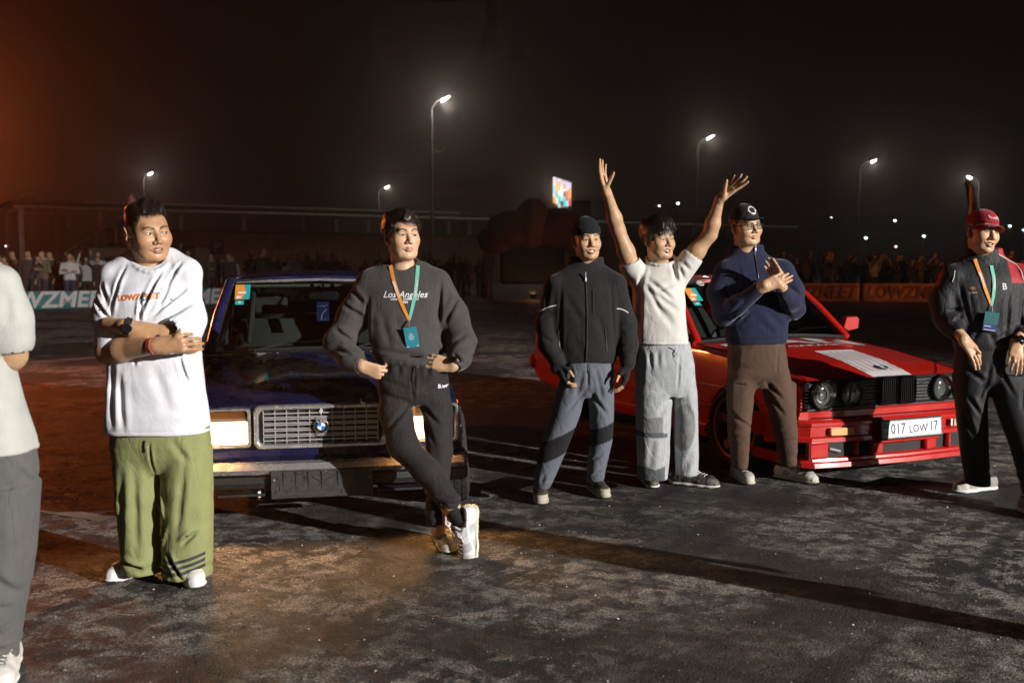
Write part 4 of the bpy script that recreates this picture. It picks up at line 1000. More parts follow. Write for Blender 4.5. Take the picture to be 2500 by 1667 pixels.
    def decal(txt, size, x, y, bold, nm, sx=1.0, sy=1.0, spacing=1.0):
        v, f = text_geo(txt, size, 0, bold, spacing=spacing, res=3); bm2 = bmesh.new(); vs = [bm2.verts.new((p[0] * sx + x, p[1] * sy + y, 0)) for p in v]
        for q in f:
            try: bm2.faces.new([vs[i] for i in q])
            except ValueError: pass
        bmesh.ops.triangulate(bm2, faces=bm2.faces[:])
        for _ in range(3):
            es = [e for e in bm2.edges if e.calc_length() > .05]
            if es: bmesh.ops.subdivide_edges(bm2, edges=es, cuts=1); bmesh.ops.triangulate(bm2, faces=bm2.faces[:])
        me = bpy.data.meshes.new(nm)
        for q in bm2.verts: q.co = drop(q.co.x, q.co.y, .0035)
        bm2.to_mesh(me); bm2.free(); me.materials.append(mw); return link(nm, me, car)
    decal('LAN', .56, 0, 1.16, .012, 'bonnet_lettering', 1.12, .72, 1.05); decal('GARAGE', .115, .0, .93, .004, 'bonnet_lettering', 1.1, .7)
    bm.free()
    # valance, bumper, spoiler
    MB().loft([[(x, y + .10 * (abs(x) / .79) ** 6, z) for y, z in ((.10, .502), (.085, .49), (.085, .452), (.13, .445), (.15, .50))] for x in np.linspace(-.785, .785, 15)]).build('front_valance', paint, car, 35)
    pts = [(-.825, .50), (-.825, .24), (-.80, .12), (-.74, .06), (-.45, .02), (0, 0), (.45, .02), (.74, .06), (.80, .12), (.825, .24), (.825, .50)]
    def strip(prof, name, m=paint, par=car, y0=0, sel=None):
        return MB().loft([[(x, y + y0 + dy, z) for dy, z in prof] for x, y in (sel or pts)]).build(name, m, par, 30)
    bp = strip([(.09, .448), (.02, .442), (.0, .425), (.0, .405), (.012, .398), (.012, .335), (-.004, .325), (-.006, .298), (.02, .29), (.09, .29)], 'bumper')
    for s in (-1, 1):
        MB().box((s * .525, .026, .366), (.18, .03, .052), rot=(0, 0, s * .10), bev=.006).build('indicator', mat('pale_amber_lens', (.80, .46, .18), .2, coat=.5, bump=.5, bscale=120, stretch=(8, 1, .5)), bp, 40)
    MB().box((.415, .004, .372), (.014, .012, .05)).build('stripe_decal', mw, bp); MB().box((.432, .004, .372), (.014, .012, .05)).build('stripe_decal', M_black, bp)
    sp = strip([(.10, .205), (.01, .200), (-.012, .190), (-.016, .175), (-.034, .166), (-.040, .138), (-.028, .130), (.10, .135)], 'front_spoiler')
    MB().box((0, .045, .245), (1.56, .02, .10)).build('intake_backing', M_int, sp)
    for x, w in ((-.70, .16), (-.405, .035), (.405, .035), (.70, .16), (-.235, .10), (.235, .10)):
        MB().box((x, .022 + .05 * (abs(x) / .8) ** 4, .247), (w, .05, .105), bev=.012).build('spoiler_strut', paint, sp, 40)
    MB().box((0, .012, .280), (.60, .05, .025), bev=.01).build('spoiler_bridge', paint, sp, 40)
    MB().tube([(-.62, .03, .255), (-.54, .02, .235)], .012, 6).build('tow_hook', M_steel, sp)
    # number plate
    pl = MB().box((0.02, -.030, .363), (.545, .014, .135), rot=(R(-6), 0, 0), bev=.004).build('number_plate', M_black, car)
    f0 = Matrix.Translation((.02, -.0385, .364)) @ Matrix.Rotation(R(-6), 4, 'X')
    MB().box((0, 0, 0), (.52, .003, .112), bev=.001).xf(f0).build('plate_face', mat('plate_white', (.80, .80, .80), .4), pl)
    mk2 = mat('plate_ink', (.006, .006, .006), .5)
    def ink(txt, x, z, size, sx=1.0, bold=.0):
        v, f = text_geo(txt, size, .0004, bold, align='LEFT'); MB().add([tuple(f0 @ Vector((x + p[0] * sx, -.0022 - p[2], z + p[1]))) for p in v], f).build('plate_lettering', mk2, pl, fix=False)
    ink('KZ', -.252, -.030, .036); ink('017', -.188, .0, .098, .88, .0008); ink('LOW', -.030, -.008, .076, .92, .0006); ink('17', .150, .002, .092, .85, .0008)
    fr = MB(); 
    for x0, z0, dx, dz in ((0, .052, .51, .0025), (0, -.052, .51, .0025), (-.2545, 0, .0025, .104), (.2545, 0, .0025, .104), (.138, 0, .0025, .104)): fr.box((x0, -.0022, z0), (dx, .001, dz))
    fr.xf(f0).build('plate_border', mk2, pl)
    fl = MB().box((-.228, -.0022, .025), (.042, .001, .032)).xf(f0).build('flag_print', mat('flag_sky_blue', (.04, .42, .50), .5), pl); MB().lathe([(0, .0), (.007, .0), (.007, .001), (0, .001)], tuple(f0 @ Vector((-.228, -.003, .027))), FRONT, 12).build('flag_sun', mat('flag_yellow', (.8, .65, .05), .5), fl)
    for s in (-1, 1):
        MB().box((s * .58, 4.37, .68), (.34, .03, .14), bev=.01).build('tail_lamp', mat('tail_red', (.25, .01, .01), .3), car)
        wheel(car, s * .735, .80, .295, .20, .225, M_alloy, R(4), R(-2), 5); wheel(car, s * .735, 3.37, .295, .21, .225, M_alloy, 0, R(-2), 5)
        for y in (.80, 3.37):
            q = [(y + .36 * math.cos(t), .265 + .36 * math.sin(t)) for t in np.linspace(0, math.pi, 14)]
            MB().loft([[(s * x, a_, z) for a_, z in q] for x in (.55, .79)], cap=(True, False), closed=False).build('wheel_well', M_int, car)
    MB().box((0, 4.40, .44), (1.62, .14, .16), bev=.04).build('rear_bumper', paint, car, 40)
    MB().box((0, 2.1, .22), (1.3, 3.4, .1)).build('underbody', M_int, car)
    tag(car, 'low red saloon with twin round headlamps and white bonnet tape', 'car')
    return car
REDCAR = red_car()
# ------------------------------------------------------------------ people kit
M_skin = mat('skin', rough=0.45, attr='Col', sss=0.10, var=.16, vscale=45, rvar=.12, bump=.22, bscale=300, bdist=.0015, spec=.45)
M_eye = mat('eye', rough=0.15, attr='Col', coat=.6); M_tooth = mat('teeth', (.72, .68, .60), .3); M_hair = mat('dark_hair', (0.012, 0.009, 0.007), 0.42, var=.4, vscale=90, spec=.6, bump=.5, bscale=260, stretch=(1, .25, .25))
M_hairb = mat('brown_hair', (0.022, 0.014, 0.009), 0.42, var=.4, vscale=90, spec=.6, bump=.5, bscale=260, stretch=(1, .25, .25))
def cloth(name, c, rough=.9, sheen=.15, var=.10, bump=.35, bscale=420, wr=.45, **kw):
    m = mat('cloth_' + name, c, rough, var=var, vscale=14, bump=bump, bscale=bscale, sheen=sheen, bdist=.0012, spec=.25, **kw); wrinkle(m, wr); return m
def wrinkle(m, amt=.45):
    """small creases pressed into the cloth"""
    nt = m.node_tree
    if 'wr' in nt.nodes or amt <= 0: return
    N, L = nt.nodes.new, nt.links.new; bp = next(n for n in nt.nodes if n.type == 'BUMP'); tc = next(n for n in nt.nodes if n.type == 'TEX_COORD'); prev = None
    for sc, dist, st in ((6, .024, amt), (17, .009, amt * .8)):
        mp = N('ShaderNodeMapping'); mp.inputs['Scale'].default_value = (1, 1, .55); mp.inputs['Rotation'].default_value = (0, .5, 0); L(tc.outputs['Object'], mp.inputs[0])
        n = N('ShaderNodeTexNoise'); n.inputs['Scale'].default_value = sc; n.inputs['Detail'].default_value = 2; n.inputs['Distortion'].default_value = 1.4; L(mp.outputs[0], n.inputs['Vector'])
        s1 = N('ShaderNodeMath'); s1.operation = 'SUBTRACT'; s1.inputs[1].default_value = .5; L(n.outputs['Fac'], s1.inputs[0]); a = N('ShaderNodeMath'); a.operation = 'ABSOLUTE'; L(s1.outputs[0], a.inputs[0])
        q = N('ShaderNodeMath'); q.operation = 'POWER'; q.inputs[1].default_value = .6; L(a.outputs[0], q.inputs[0]); b2 = N('ShaderNodeBump'); b2.inputs['Strength'].default_value = st; b2.inputs['Distance'].default_value = dist; L(q.outputs[0], b2.inputs['Height'])
        if prev is not None: L(prev, b2.inputs['Normal'])
        prev = b2.outputs[0]
    L(prev, bp.inputs['Normal']); bp.name = 'wr'

class Head:
    def __init__(s, C, yaw, pitch=0, roll=0, k=1.0): s.C, s.M, s.k = V3(C), rotm(R(yaw), R(pitch), R(roll)), k
    def T(s, p): return s.C + s.M @ (V3(p) * s.k)
    def L(s, P): return (P - s.C) @ s.M / s.k
def add_head(S, h, mouth=0.0, smile=0.0, squint=0.0, wide=1.0, jaw=1.0, nose=1.0, cheek=1.0, long=1.0):
    k = h.k
    def E(c, r, kk=.02, op='u', rot=None): S.ell(h.T((c[0] * wide, c[1], c[2] * long)), V3(r) * k * np.array([wide, 1, long]), h.M if rot is None else h.M @ rot, kk * k, op)
    def C(a, b, ra, rb, kk=.012, op='u'): S.cap(h.T((a[0] * wide, a[1], a[2] * long)), h.T((b[0] * wide, b[1], b[2] * long)), ra * k, rb * k, kk * k, op)
    E((0, .012, .033), (.074, .095, .083), .03)
    E((0, -.028, -.018), (.0645, .060, .084), .03)
    E((0, -.034, -.072), (.047 * jaw, .046, .044), .035)
    for s in (-1, 1):
        C((s * .052 * jaw, .005, -.055), (s * .030 * jaw, -.055, -.092), .016, .015, .035)
        E((s * .042, -.056, -.025), (.022 * cheek, .022, .022), .035)
        if smile: E((s * .040, -.066, -.035), (.015, .014, .014), .026)
    E((0, -.074, -.100), (.020, .014, .014), .022)                         # chin
    C((-.034, -.0775, .022), (.034, -.0775, .022), .009, .009, .025)           # brow ridge
    for s in (-1, 1): E((s * .032, -.1015, .001), (.0185, .0165, .0120), .016, 's')
    for s in (-1, 1):                                                        # lids with an almond slit
        E((s * .032, -.0745, .000), (.0150, .0150, .0135), .005)
        E((s * .032, -.090, -.0006), (.0128, .0125, .0040 * (1 - .55 * squint)), .0015, 's', rotm(0, 0, -s * .10))
        C((s * .019, -.0885, .0078), (s * .045, -.0815, .0062), .0022, .0015, .004)   # upper lid fold
    C((0, -.086, .012), (0, -.106, -.030), .0070 * nose, .0085 * nose, .014); E((0, -.108, -.034), (.0105 * nose, .010, .0085), .008)
    for s in (-1, 1):
        E((s * .0135 * nose, -.097, -.037), (.0078, .0095, .0072), .007); E((s * .0065 * nose, -.1065, -.0425), (.0036, .0042, .003), .003, 's')
    # lips
    c = smile * .007; w = .0235 + .005 * smile; zo = -.066; g = mouth * .0055
    for s in (-1, 1):
        C((s * w, -.083, zo + c), (s * .006, -.0935, zo + .0050 + g * .4), .0026, .0045, .006); C((s * .006, -.0935, zo + .005 + g * .4), (0, -.0935, zo + .0040 + g * .4), .0045, .0042, .005)
        C((s * w, -.083, zo + c - .001), (s * .009, -.0925, zo - .0075 - g), .0026, .0053, .006); C((s * .009, -.0925, zo - .0075 - g), (0, -.0935, zo - .0080 - g), .0053, .0056, .006)
    if mouth: E((0, -.094, zo - g * .45 + c * .3), (w * .86, .018, .0022 + g * .75), .0015, 's')
    else: C((-w * 1.0, -.0875, zo - .001 + c), (0, -.1005, zo - .0012), .0012, .0012, .002, 's'); C((w * 1.0, -.0875, zo - .001 + c), (0, -.1005, zo - .0012), .0012, .0012, .002, 's')
    for s in (-1, 1):                                                        # ears
        rt = rotm(s * .60, .15, s * .16); E((s * .0815, .018, -.005), (.0075, .0195, .0325), .007, 'u', rt); E((s * .0885, .011, -.002), (.0055, .0105, .019), .005, 's', rt); C((s * .074, .006, -.028), (s * .076, .006, -.038), .007, .007, .008)
def skin_colors(V, h, tone, lip, brow=(.02, .014, .01), fade=None, browz=0.0, mouth=0, smile=0, red=.1):
    P = h.L(V); c = np.tile(V3(tone), (len(V), 1)); n = wob(V, 40, 1)[:, None]; c = c * (1 + .05 * n)
    def blend(m, col): 
        nonlocal c; m = np.clip(m, 0, 1)[:, None]; c = c * (1 - m) + V3(col) * m
    face = (P[:, 1] < -.03) & (np.abs(P[:, 0]) < .09) & (np.abs(P[:, 2]) < .14)
    for s in (-1, 1):
        blend(face * .35 * np.exp(-(((P[:, 0] - s * .042) / .02) ** 2 + ((P[:, 2] + .028) / .018) ** 2)), V3(tone) * [1.05, .82, .80])
        x = (P[:, 0] * s - .012) / .040; za = .0195 + browz + .009 * np.sin(np.clip(x, 0, 1) * 2.2) - .006 * np.clip(x, 0, 1) ** 2
        wd = .0048 * (1 - .45 * np.clip(x, 0, 1)); m = face * (x > 0) * (x < 1.02) * np.exp(-((P[:, 2] - za) / wd) ** 4); blend(np.clip(m * 1.3, 0, 1), brow)
        # lash line
        xe = (P[:, 0] * s - .032) / .0155; zl = .0036 - .003 * xe ** 2; blend(face * (np.abs(xe) < 1) * np.exp(-((P[:, 2] - zl) / .0016) ** 2) * .75, (.03, .02, .015))
    blend(face * (P[:, 1] < -.08) * .25 * np.exp(-((P[:, 0] / .016) ** 2 + ((P[:, 2] + .034) / .014) ** 2)), V3(tone) * [1.05, .8, .76])
    w = .0235 + .005 * smile; zo = -.066 + .007 * smile * np.clip(np.abs(P[:, 0]) / w, 0, 1) ** 2 ; hu = .0085 + mouth * .003; hl = .0135 + mouth * .0055
    dz = P[:, 2] - zo; e = np.where(dz > 0, dz / hu, -dz / hl); m = face * (P[:, 1] < -.07) * np.clip((1.08 - np.sqrt((P[:, 0] / w) ** 2 + e ** 2)) * 7, 0, 1); blend(m * .70, lip)
    if mouth: blend(face * np.clip((1.0 - np.sqrt((P[:, 0] / (w * .85)) ** 2 + ((dz + mouth * .0025) / (.0022 + mouth * .0042)) ** 2)) * 6, 0, 1) * (P[:, 1] > -.092), (.03, .008, .007))
    if fade is not None:
        z0 = np.interp(P[:, 1], [-.07, -.045, -.015, .02, .12], [.075, .02, -.015, -.03, -.055]); m = np.clip((P[:, 2] - z0) / .022 + .5, 0, 1) * (P[:, 1] > -.052) * (np.abs(P[:, 2]) < .2); ear = np.exp(-(((np.abs(P[:, 0]) - .082) / .012) ** 2 + ((P[:, 1] - .016) / .02) ** 2 + ((P[:, 2] + .006) / .03) ** 2) * 1.2)
        hd = (np.abs(P[:, 0]) < .12) & (P[:, 1] < .14); blend(hd * m * (1 - np.clip(ear * 2.2, 0, 1)) * .86, fade)
    return np.clip(c, 0, 1)
def eyes(par, h, org, gaze=(0, 0), iris=(.030, .016, .009), wide=1.0):
    for s in (-1, 1):
        c = h.T((s * .032 * wide, -.0765, -.0003)); rd = .0128 * h.k; g = h.M @ rotm(R(gaze[0]), R(gaze[1])); V, F, Cc = [], [], []
        n, m = 16, 10
        for j in range(m + 1):
            a = math.pi * j / m * .62; col = (.006, .005, .004) if a < .20 else iris if a < .52 else (.50, .46, .42)
            for i in range(n): V.append(c + g @ (rd * np.array([math.sin(a) * math.cos(6.2832 * i / n), -math.cos(a) * (1.0 + (.03 if a < .4 else 0)), math.sin(a) * math.sin(6.2832 * i / n)]))); Cc.append(col)
        for j in range(m):
            for i in range(n): F.append((j * n + i, j * n + (i + 1) % n, (j + 1) * n + (i + 1) % n, (j + 1) * n + i))
        me = np_mesh('eye', np.array(V), np.array(F), colors=np.array(Cc), origin=org); link('eye', me, par, M_eye)
def teeth(par, h, org, mouth, smile, wide=1.0):
    V = []; F = []; w = .0235 + .005 * smile; n = 14
    for j, z in enumerate((.0035, -.0010, -.0055)):
        for i in range(n + 1):
            u = -1 + 2 * i / n; V.append(h.T((u * w * .82 * wide, -.0872 + .012 * u * u, -.066 + z + .004 * smile * u * u + (.0005 if j == 2 and i % 2 else 0))))
    for j in range(2):
        for i in range(n): F.append((j * (n + 1) + i, j * (n + 1) + i + 1, (j + 1) * (n + 1) + i + 1, (j + 1) * (n + 1) + i))
    me = np_mesh('teeth', np.array(V), np.array(F), origin=org); link('teeth', me, par, M_tooth)

def unit(v): v = V3(v); return v / np.linalg.norm(v)
def rot_about(v, ax, a): return v * math.cos(a) + np.cross(ax, v) * math.sin(a) + ax * (ax @ v) * (1 - math.cos(a))
def add_hand(S, w, f, n, thumb, curl=(.25, .35, .25), spread=.06, k=1.0, tdir=None, curls=None, tcurl=.25, glove=None, r0=.030):
    """w wrist, f finger direction, n palm normal, thumb = +1/-1 picks the side f x n"""
    w, f = V3(w), unit(f); n = unit(V3(n) - f * (V3(n) @ f)); u = np.cross(f, n) * thumb
    lens = [(.044, .027, .023), (.048, .031, .024), (.044, .029, .023), (.035, .022, .020)]; off = [.031, .0105, -.0105, -.030]; fwd = [.090, .094, .089, .080]
    out = []
    for i in range(4):
        kn = w + (f * fwd[i] + u * off[i] - n * .002 * (i in (1, 2))) * k
        S.cap(w + u * off[i] * .55 * k, kn, .0165 * k, .0118 * k, .016 * k, flat=n, ff=1.15)
        if glove is not None: glove.cap(w + u * off[i] * .55 * k, kn, .0195 * k, .0150 * k, .016 * k)
        d = unit(f + u * (off[i] / .03) * spread); p = kn; cu = curls[i] if curls else curl; rr = [.0094, .0086, .0078, .0066] if i < 3 else [.0083, .0076, .0069, .0058]
        d = rot_about(d, np.cross(d, n) / np.linalg.norm(np.cross(d, n)), 0)
        ax = unit(np.cross(d, n)); pts = [kn]
        for j in range(3):
            d = rot_about(d, ax, cu[j]); q = p + d * lens[i][j] * k
            S.cap(p, q, rr[j] * k, rr[j + 1] * k, .0035 * k)
            if glove is not None and j == 0: glove.cap(p, p + (q - p) * .8, .0118 * k, .0112 * k, .003 * k)
            p = q; pts.append(q)
        out.append(pts)
    b = w + (f * .022 + u * .022 + n * .006) * k; td = unit(tdir) if tdir is not None else unit(f * .72 + u * .72 + n * .25); ax = unit(np.cross(td, f) + 1e-6) ; p = b; tp = [b]
    for j, (l, ra, rb) in enumerate(((.044, .0145, .0112), (.034, .0112, .0100), (.028, .0100, .0078))):
        if j: td = rot_about(td, ax, tcurl)
        q = p + td * l * k; S.cap(p, q, ra * k, rb * k, (.016 if j == 0 else .004) * k)
        if glove is not None and j < 2: glove.cap(p, p + (q - p) * (.5 if j else 1), (ra + .003) * k, (rb + .003) * k, .006 * k)
        p = q; tp.append(q)
    out.append(tp)
    return out

def creases(lst, ymid=None, post=None):
    L = [(np.array([a[0], a[2]]), np.array([b[0], b[2]]), am, w) for a, b, am, w in lst]
    def fn(P, d):
        o = np.zeros(len(P)); sel = np.abs(d) < .06; Q = P[sel][:, [0, 2]]; r = np.zeros(len(Q))
        for a, b, am, w in L:
            ab = b - a; l2 = ab @ ab; t = ((Q - a) @ ab) / l2; u = ((Q - a) @ np.array([-ab[1], ab[0]])) / math.sqrt(l2)
            tp = np.clip(1.15 * np.sin(np.pi * np.clip(t * .94 + .03, 0, 1)), 0, 1) * ((t > -.02) & (t < 1.02))
            r += tp * am * (np.exp(-(u / w) ** 2) - .62 * np.exp(-((u - 1.7 * w) / (1.2 * w)) ** 2) - .35 * np.exp(-((u + 1.8 * w) / (1.3 * w)) ** 2))
        if ymid is not None: r *= 1 / (1 + np.exp((P[sel][:, 1] - ymid) / .015))
        o[sel] = r; return o
    return fn
def rumple(amp, f=(9, 9, 6), s=0, zr=None, amp2=0):
    def fn(P, d):
        o = np.zeros(len(P)); sel = np.abs(d) < .05; Q = P[sel]; a = np.full(len(Q), amp)
        if zr is not None: a = a + amp2 * np.clip(1 - np.abs(Q[:, 2] - zr[0]) / zr[1], 0, 1)
        n = wob(Q, f, s); o[sel] = a * (n - .5 * np.abs(n)) ; return o
    return fn
def groove(z0, dep=.0028, w=.005, tilt=0.0, x0=0.0):
    """stitched hem line round the body at height z0"""
    def fn(P, d): return np.where(np.abs(d) < .04, dep * np.exp(-((P[:, 2] - z0 - tilt * (P[:, 0] - x0)) / w) ** 2), 0)
    return fn
def bunch(zc, zw, amp, f, s=0, tilt=(0, 0)):
    """soft horizontal bunching folds around height zc"""
    def fn(P, d):
        o = np.zeros(len(P)); sel = (np.abs(d) < .05) & (np.abs(P[:, 2] - zc) < 2 * zw); Q = P[sel]
        ph = Q[:, 2] * f + tilt[0] * Q[:, 0] * f + 1.6 * wob(Q, (11, 11, 4), s)
        o[sel] = amp * np.exp(-((Q[:, 2] - zc) / zw) ** 2) * np.sin(ph) * (.6 + .4 * wob(Q, (7, 7, 7), s + 1)); return o
    return fn

class Person:
    def __init__(s, base, Y0, label, cat='person', h=.0045, hc=.0065):
        s.o = V3((base[0], base[1], 0)); s.Y = Y0; s.h, s.hc = h, hc
        s.root = empty('person', tuple(s.o)); tag(s.root, label, cat); s.body = SDF()
    def A(s, px, py, dy=0.0): return at(px, py, s.Y + dy)
    def sec(s, l, r, py, ry, dy=0.0):
        a, b = s.A(l, py, dy), s.A(r, py, dy); return ((a[0] + b[0]) / 2, a[1], a[2], (b[0] - a[0]) / 2, ry)
    def mesh(s, S, name, m, h=None, parent=None, colors=None, warp=None, pad=.05, z0=None):
        h = h or s.hc; cs = np.array([c for _, c, _, _, op in S.p if op == 'u']); rs = np.array([r for _, _, r, _, op in S.p if op == 'u'])
        lo, hi = (cs - rs[:, None]).min(0) - pad, (cs + rs[:, None]).max(0) + pad
        lo[2] = max(lo[2], -.01)
        if z0 is not None: lo[2] = z0
        if warp:
            zc, c, Sx, D = warp
            def phi(g):
                t = g[:, 2] - zc; a = 1 - 1 / Sx; u = np.clip(t / D, 0, 1); inv = 1 - a * u * u * (3 - 2 * u)
                pz = np.where(t <= 0, t, np.where(t < D, t - a * D * (u ** 3 - u ** 4 / 2), D - a * D / 2 + (t - D) / Sx))
                return np.stack([c[0] + (g[:, 0] - c[0]) * inv, c[1] + (g[:, 1] - c[1]) * inv, zc + pz], 1)
            hi2 = hi.copy(); hi2[2] = zc + D + (hi[2] - (zc + D * (1 - (1 - 1 / Sx) / 2))) * Sx + .05
            lo2 = lo.copy()
            for i in (0, 1): lo2[i] = min(lo[i], c[i] - (c[i] - lo[i]) * Sx); hi2[i] = max(hi[i], c[i] + (hi[i] - c[i]) * Sx)
            V, F = polygonise(S, lo2, hi2, h, 3, phi)
        else: V, F = polygonise(S, lo, hi, h, 3)
        cc = colors(V) if colors is not None else None
        me = np_mesh(name, V, F, colors=cc, origin=s.o)
        if isinstance(m, (list, tuple)):
            for q in m: me.materials.append(q)
        else: me.materials.append(m)
        return link(name, me, parent or s.root)
    def finish_body(s, h, tone, lip, z0=-.070, D=.065, **kw):
        s.head = h; neck = h.T((0, .01, -.10))
        o = s.mesh(s.body, 'body', M_skin, s.h, warp=(neck[2] + z0, h.C, 2.15, D), colors=lambda V: skin_colors(V, h, tone, lip, **kw)); return o
    def surf(s, S, x, z, y0=None, y1=None):
        """front surface depth of cloth S at (x, z)"""
        x, z = np.atleast_1d(x).astype(float), np.atleast_1d(z).astype(float); y = np.full(len(x), (s.Y - .45) if y0 is None else y0)
        for _ in range(60):
            d = S(np.stack([x, y, z], 1)); y = y + np.clip(d * .7, -.01, .05)
        return y
    def stamp(s, S, v, f, x, z, m, name, parent, off=.0025, ang=0.0, sx=1.0):
        v = np.array(v, float); c, sn = math.cos(ang), math.sin(ang); X = x + (v[:, 0] * c * sx - v[:, 1] * sn); Z = z + (v[:, 0] * sn * sx + v[:, 1] * c)
        Y = s.surf(S, X, Z) - off; me = bpy.data.meshes.new(name); me.from_pydata([tuple(q) for q in np.stack([X, Y, Z], 1) - s.o], [], f); me.materials.append(m); return link(name, me, parent)
    def mbuild(s, mb, name, m, parent=None, smooth=50): mb.xf(Matrix.Translation(tuple(-s.o))); return mb.build(name, m, parent or s.root, smooth)

# ------------------------------------------------------------------ hair
def hair_shell(p, h, m, top=.016, side=.008, zf=.068, side_z=-.02, nape=-.05, strands=900, slen=.05, fringe=.0, seed=1, flow='forward', messy=.25, sides=True, lift=.006):
    S = SDF(); k = h.k; rx, ry, rz = .075, .097, .085
    def hline(P): return np.interp(P[:, 1], [-.12, -.068, -.050, -.040, -.028, -.012, -.004, .032, .044, .12], [zf, zf, zf - .012, .022, side_z, side_z, .030, .034, nape + .02, nape])
    def fn(W_):
        P = h.L(W_); q = P - np.array([0, .013, .034]); r = np.array([rx, ry, rz]); dirn = q / np.maximum(np.linalg.norm(q / r, axis=1, keepdims=True), 1e-6)
        up = np.clip(q[:, 2] / .085, -1, 1); off = side + (top - side) * np.clip(up * 1.3, 0, 1)
        k0 = np.linalg.norm(q / (r + off[:, None]), axis=1); d = (k0 - 1) * (np.minimum(rx, ry) + off)
        g = wob(P, (70, 26, 40), seed) * .0028 + wob(P, (190, 60, 90), seed + 1) * .0012
        cut = (hline(P) + .003 * wob(P, (160, 20, 30), seed) - P[:, 2])
        return np.maximum(d + g * (1 + 4 * messy), np.minimum(cut, .03)) * k
    S.fun(fn, h.T((0, .013, .04)), .14 * k); V, F = polygonise(S, h.C - .16 * k, h.C + .17 * k, .0030, 3)
    # strands laid over the shell
    rr = np.random.default_rng(seed); n = strands; z = rr.uniform(.10 if not sides else .0, 1, n); th = rr.uniform(0, 6.283, n); r = np.array([rx, ry, rz])
    d = np.stack([np.sqrt(1 - z * z) * np.cos(th), np.sqrt(1 - z * z) * np.sin(th), z], 1); up = np.clip(d[:, 2] * 1.3, 0, 1); off = side + (top - side) * up
    P = np.array([0, .013, .034]) + d * (r + (off - .004)[:, None]); ok = P[:, 2] > hline(P) - .002; P = P[ok]; d = d[ok]; n = len(P); VV, FF = [], []; crown = np.array([.01, .055, .115])
    wv = P - crown; fl = wv / np.maximum(np.linalg.norm(wv, axis=1, keepdims=True), 1e-6)
    if flow == 'side': fl = fl + np.array([.9, -.2, 0])
    fl = fl + rr.normal(0, messy, (n, 3)); ln = slen * rr.uniform(.6, 1.2, n); steps = 5; cur = P.copy(); rows = []
    for j in range(steps + 1):
        nr = (cur - np.array([0, .013, .034])) / r ** 2; nr /= np.linalg.norm(nr, axis=1, keepdims=True); t = fl - nr * (fl * nr).sum(1, keepdims=True); t /= np.maximum(np.linalg.norm(t, axis=1, keepdims=True), 1e-6)
        b = np.cross(nr, t); wd = .0013 * (1 - .75 * j / steps) * rr.uniform(.8, 1.6, (n, 1)); rows.append((cur - b * wd, cur + b * wd)); fr = fringe * (cur[:, 1] < -.075)
        cur = cur + t * (ln / steps)[:, None] + nr * (lift / steps * (1.0 - 1.4 * j / steps)) * rr.uniform(.2, 1.5, (n, 1)) + np.array([0, 0, -1]) * (fr * ln / steps)[:, None]
    o = len(V); A = np.stack([x for row in rows for x in row], 1).reshape(-1, 3); A = h.C + (A * k) @ h.M.T; m2 = 2 * (steps + 1); idx = np.arange(n) * m2
    for j in range(steps): FF.append(np.stack([idx + 2 * j, idx + 2 * j + 1, idx + 2 * j + 3, idx + 2 * j + 2], 1))
    F = np.vstack([F, np.vstack(FF) + o]); V = np.vstack([V, A])
    me = np_mesh('hair', V, F, origin=p.o); return link('hair', me, p.root, m)

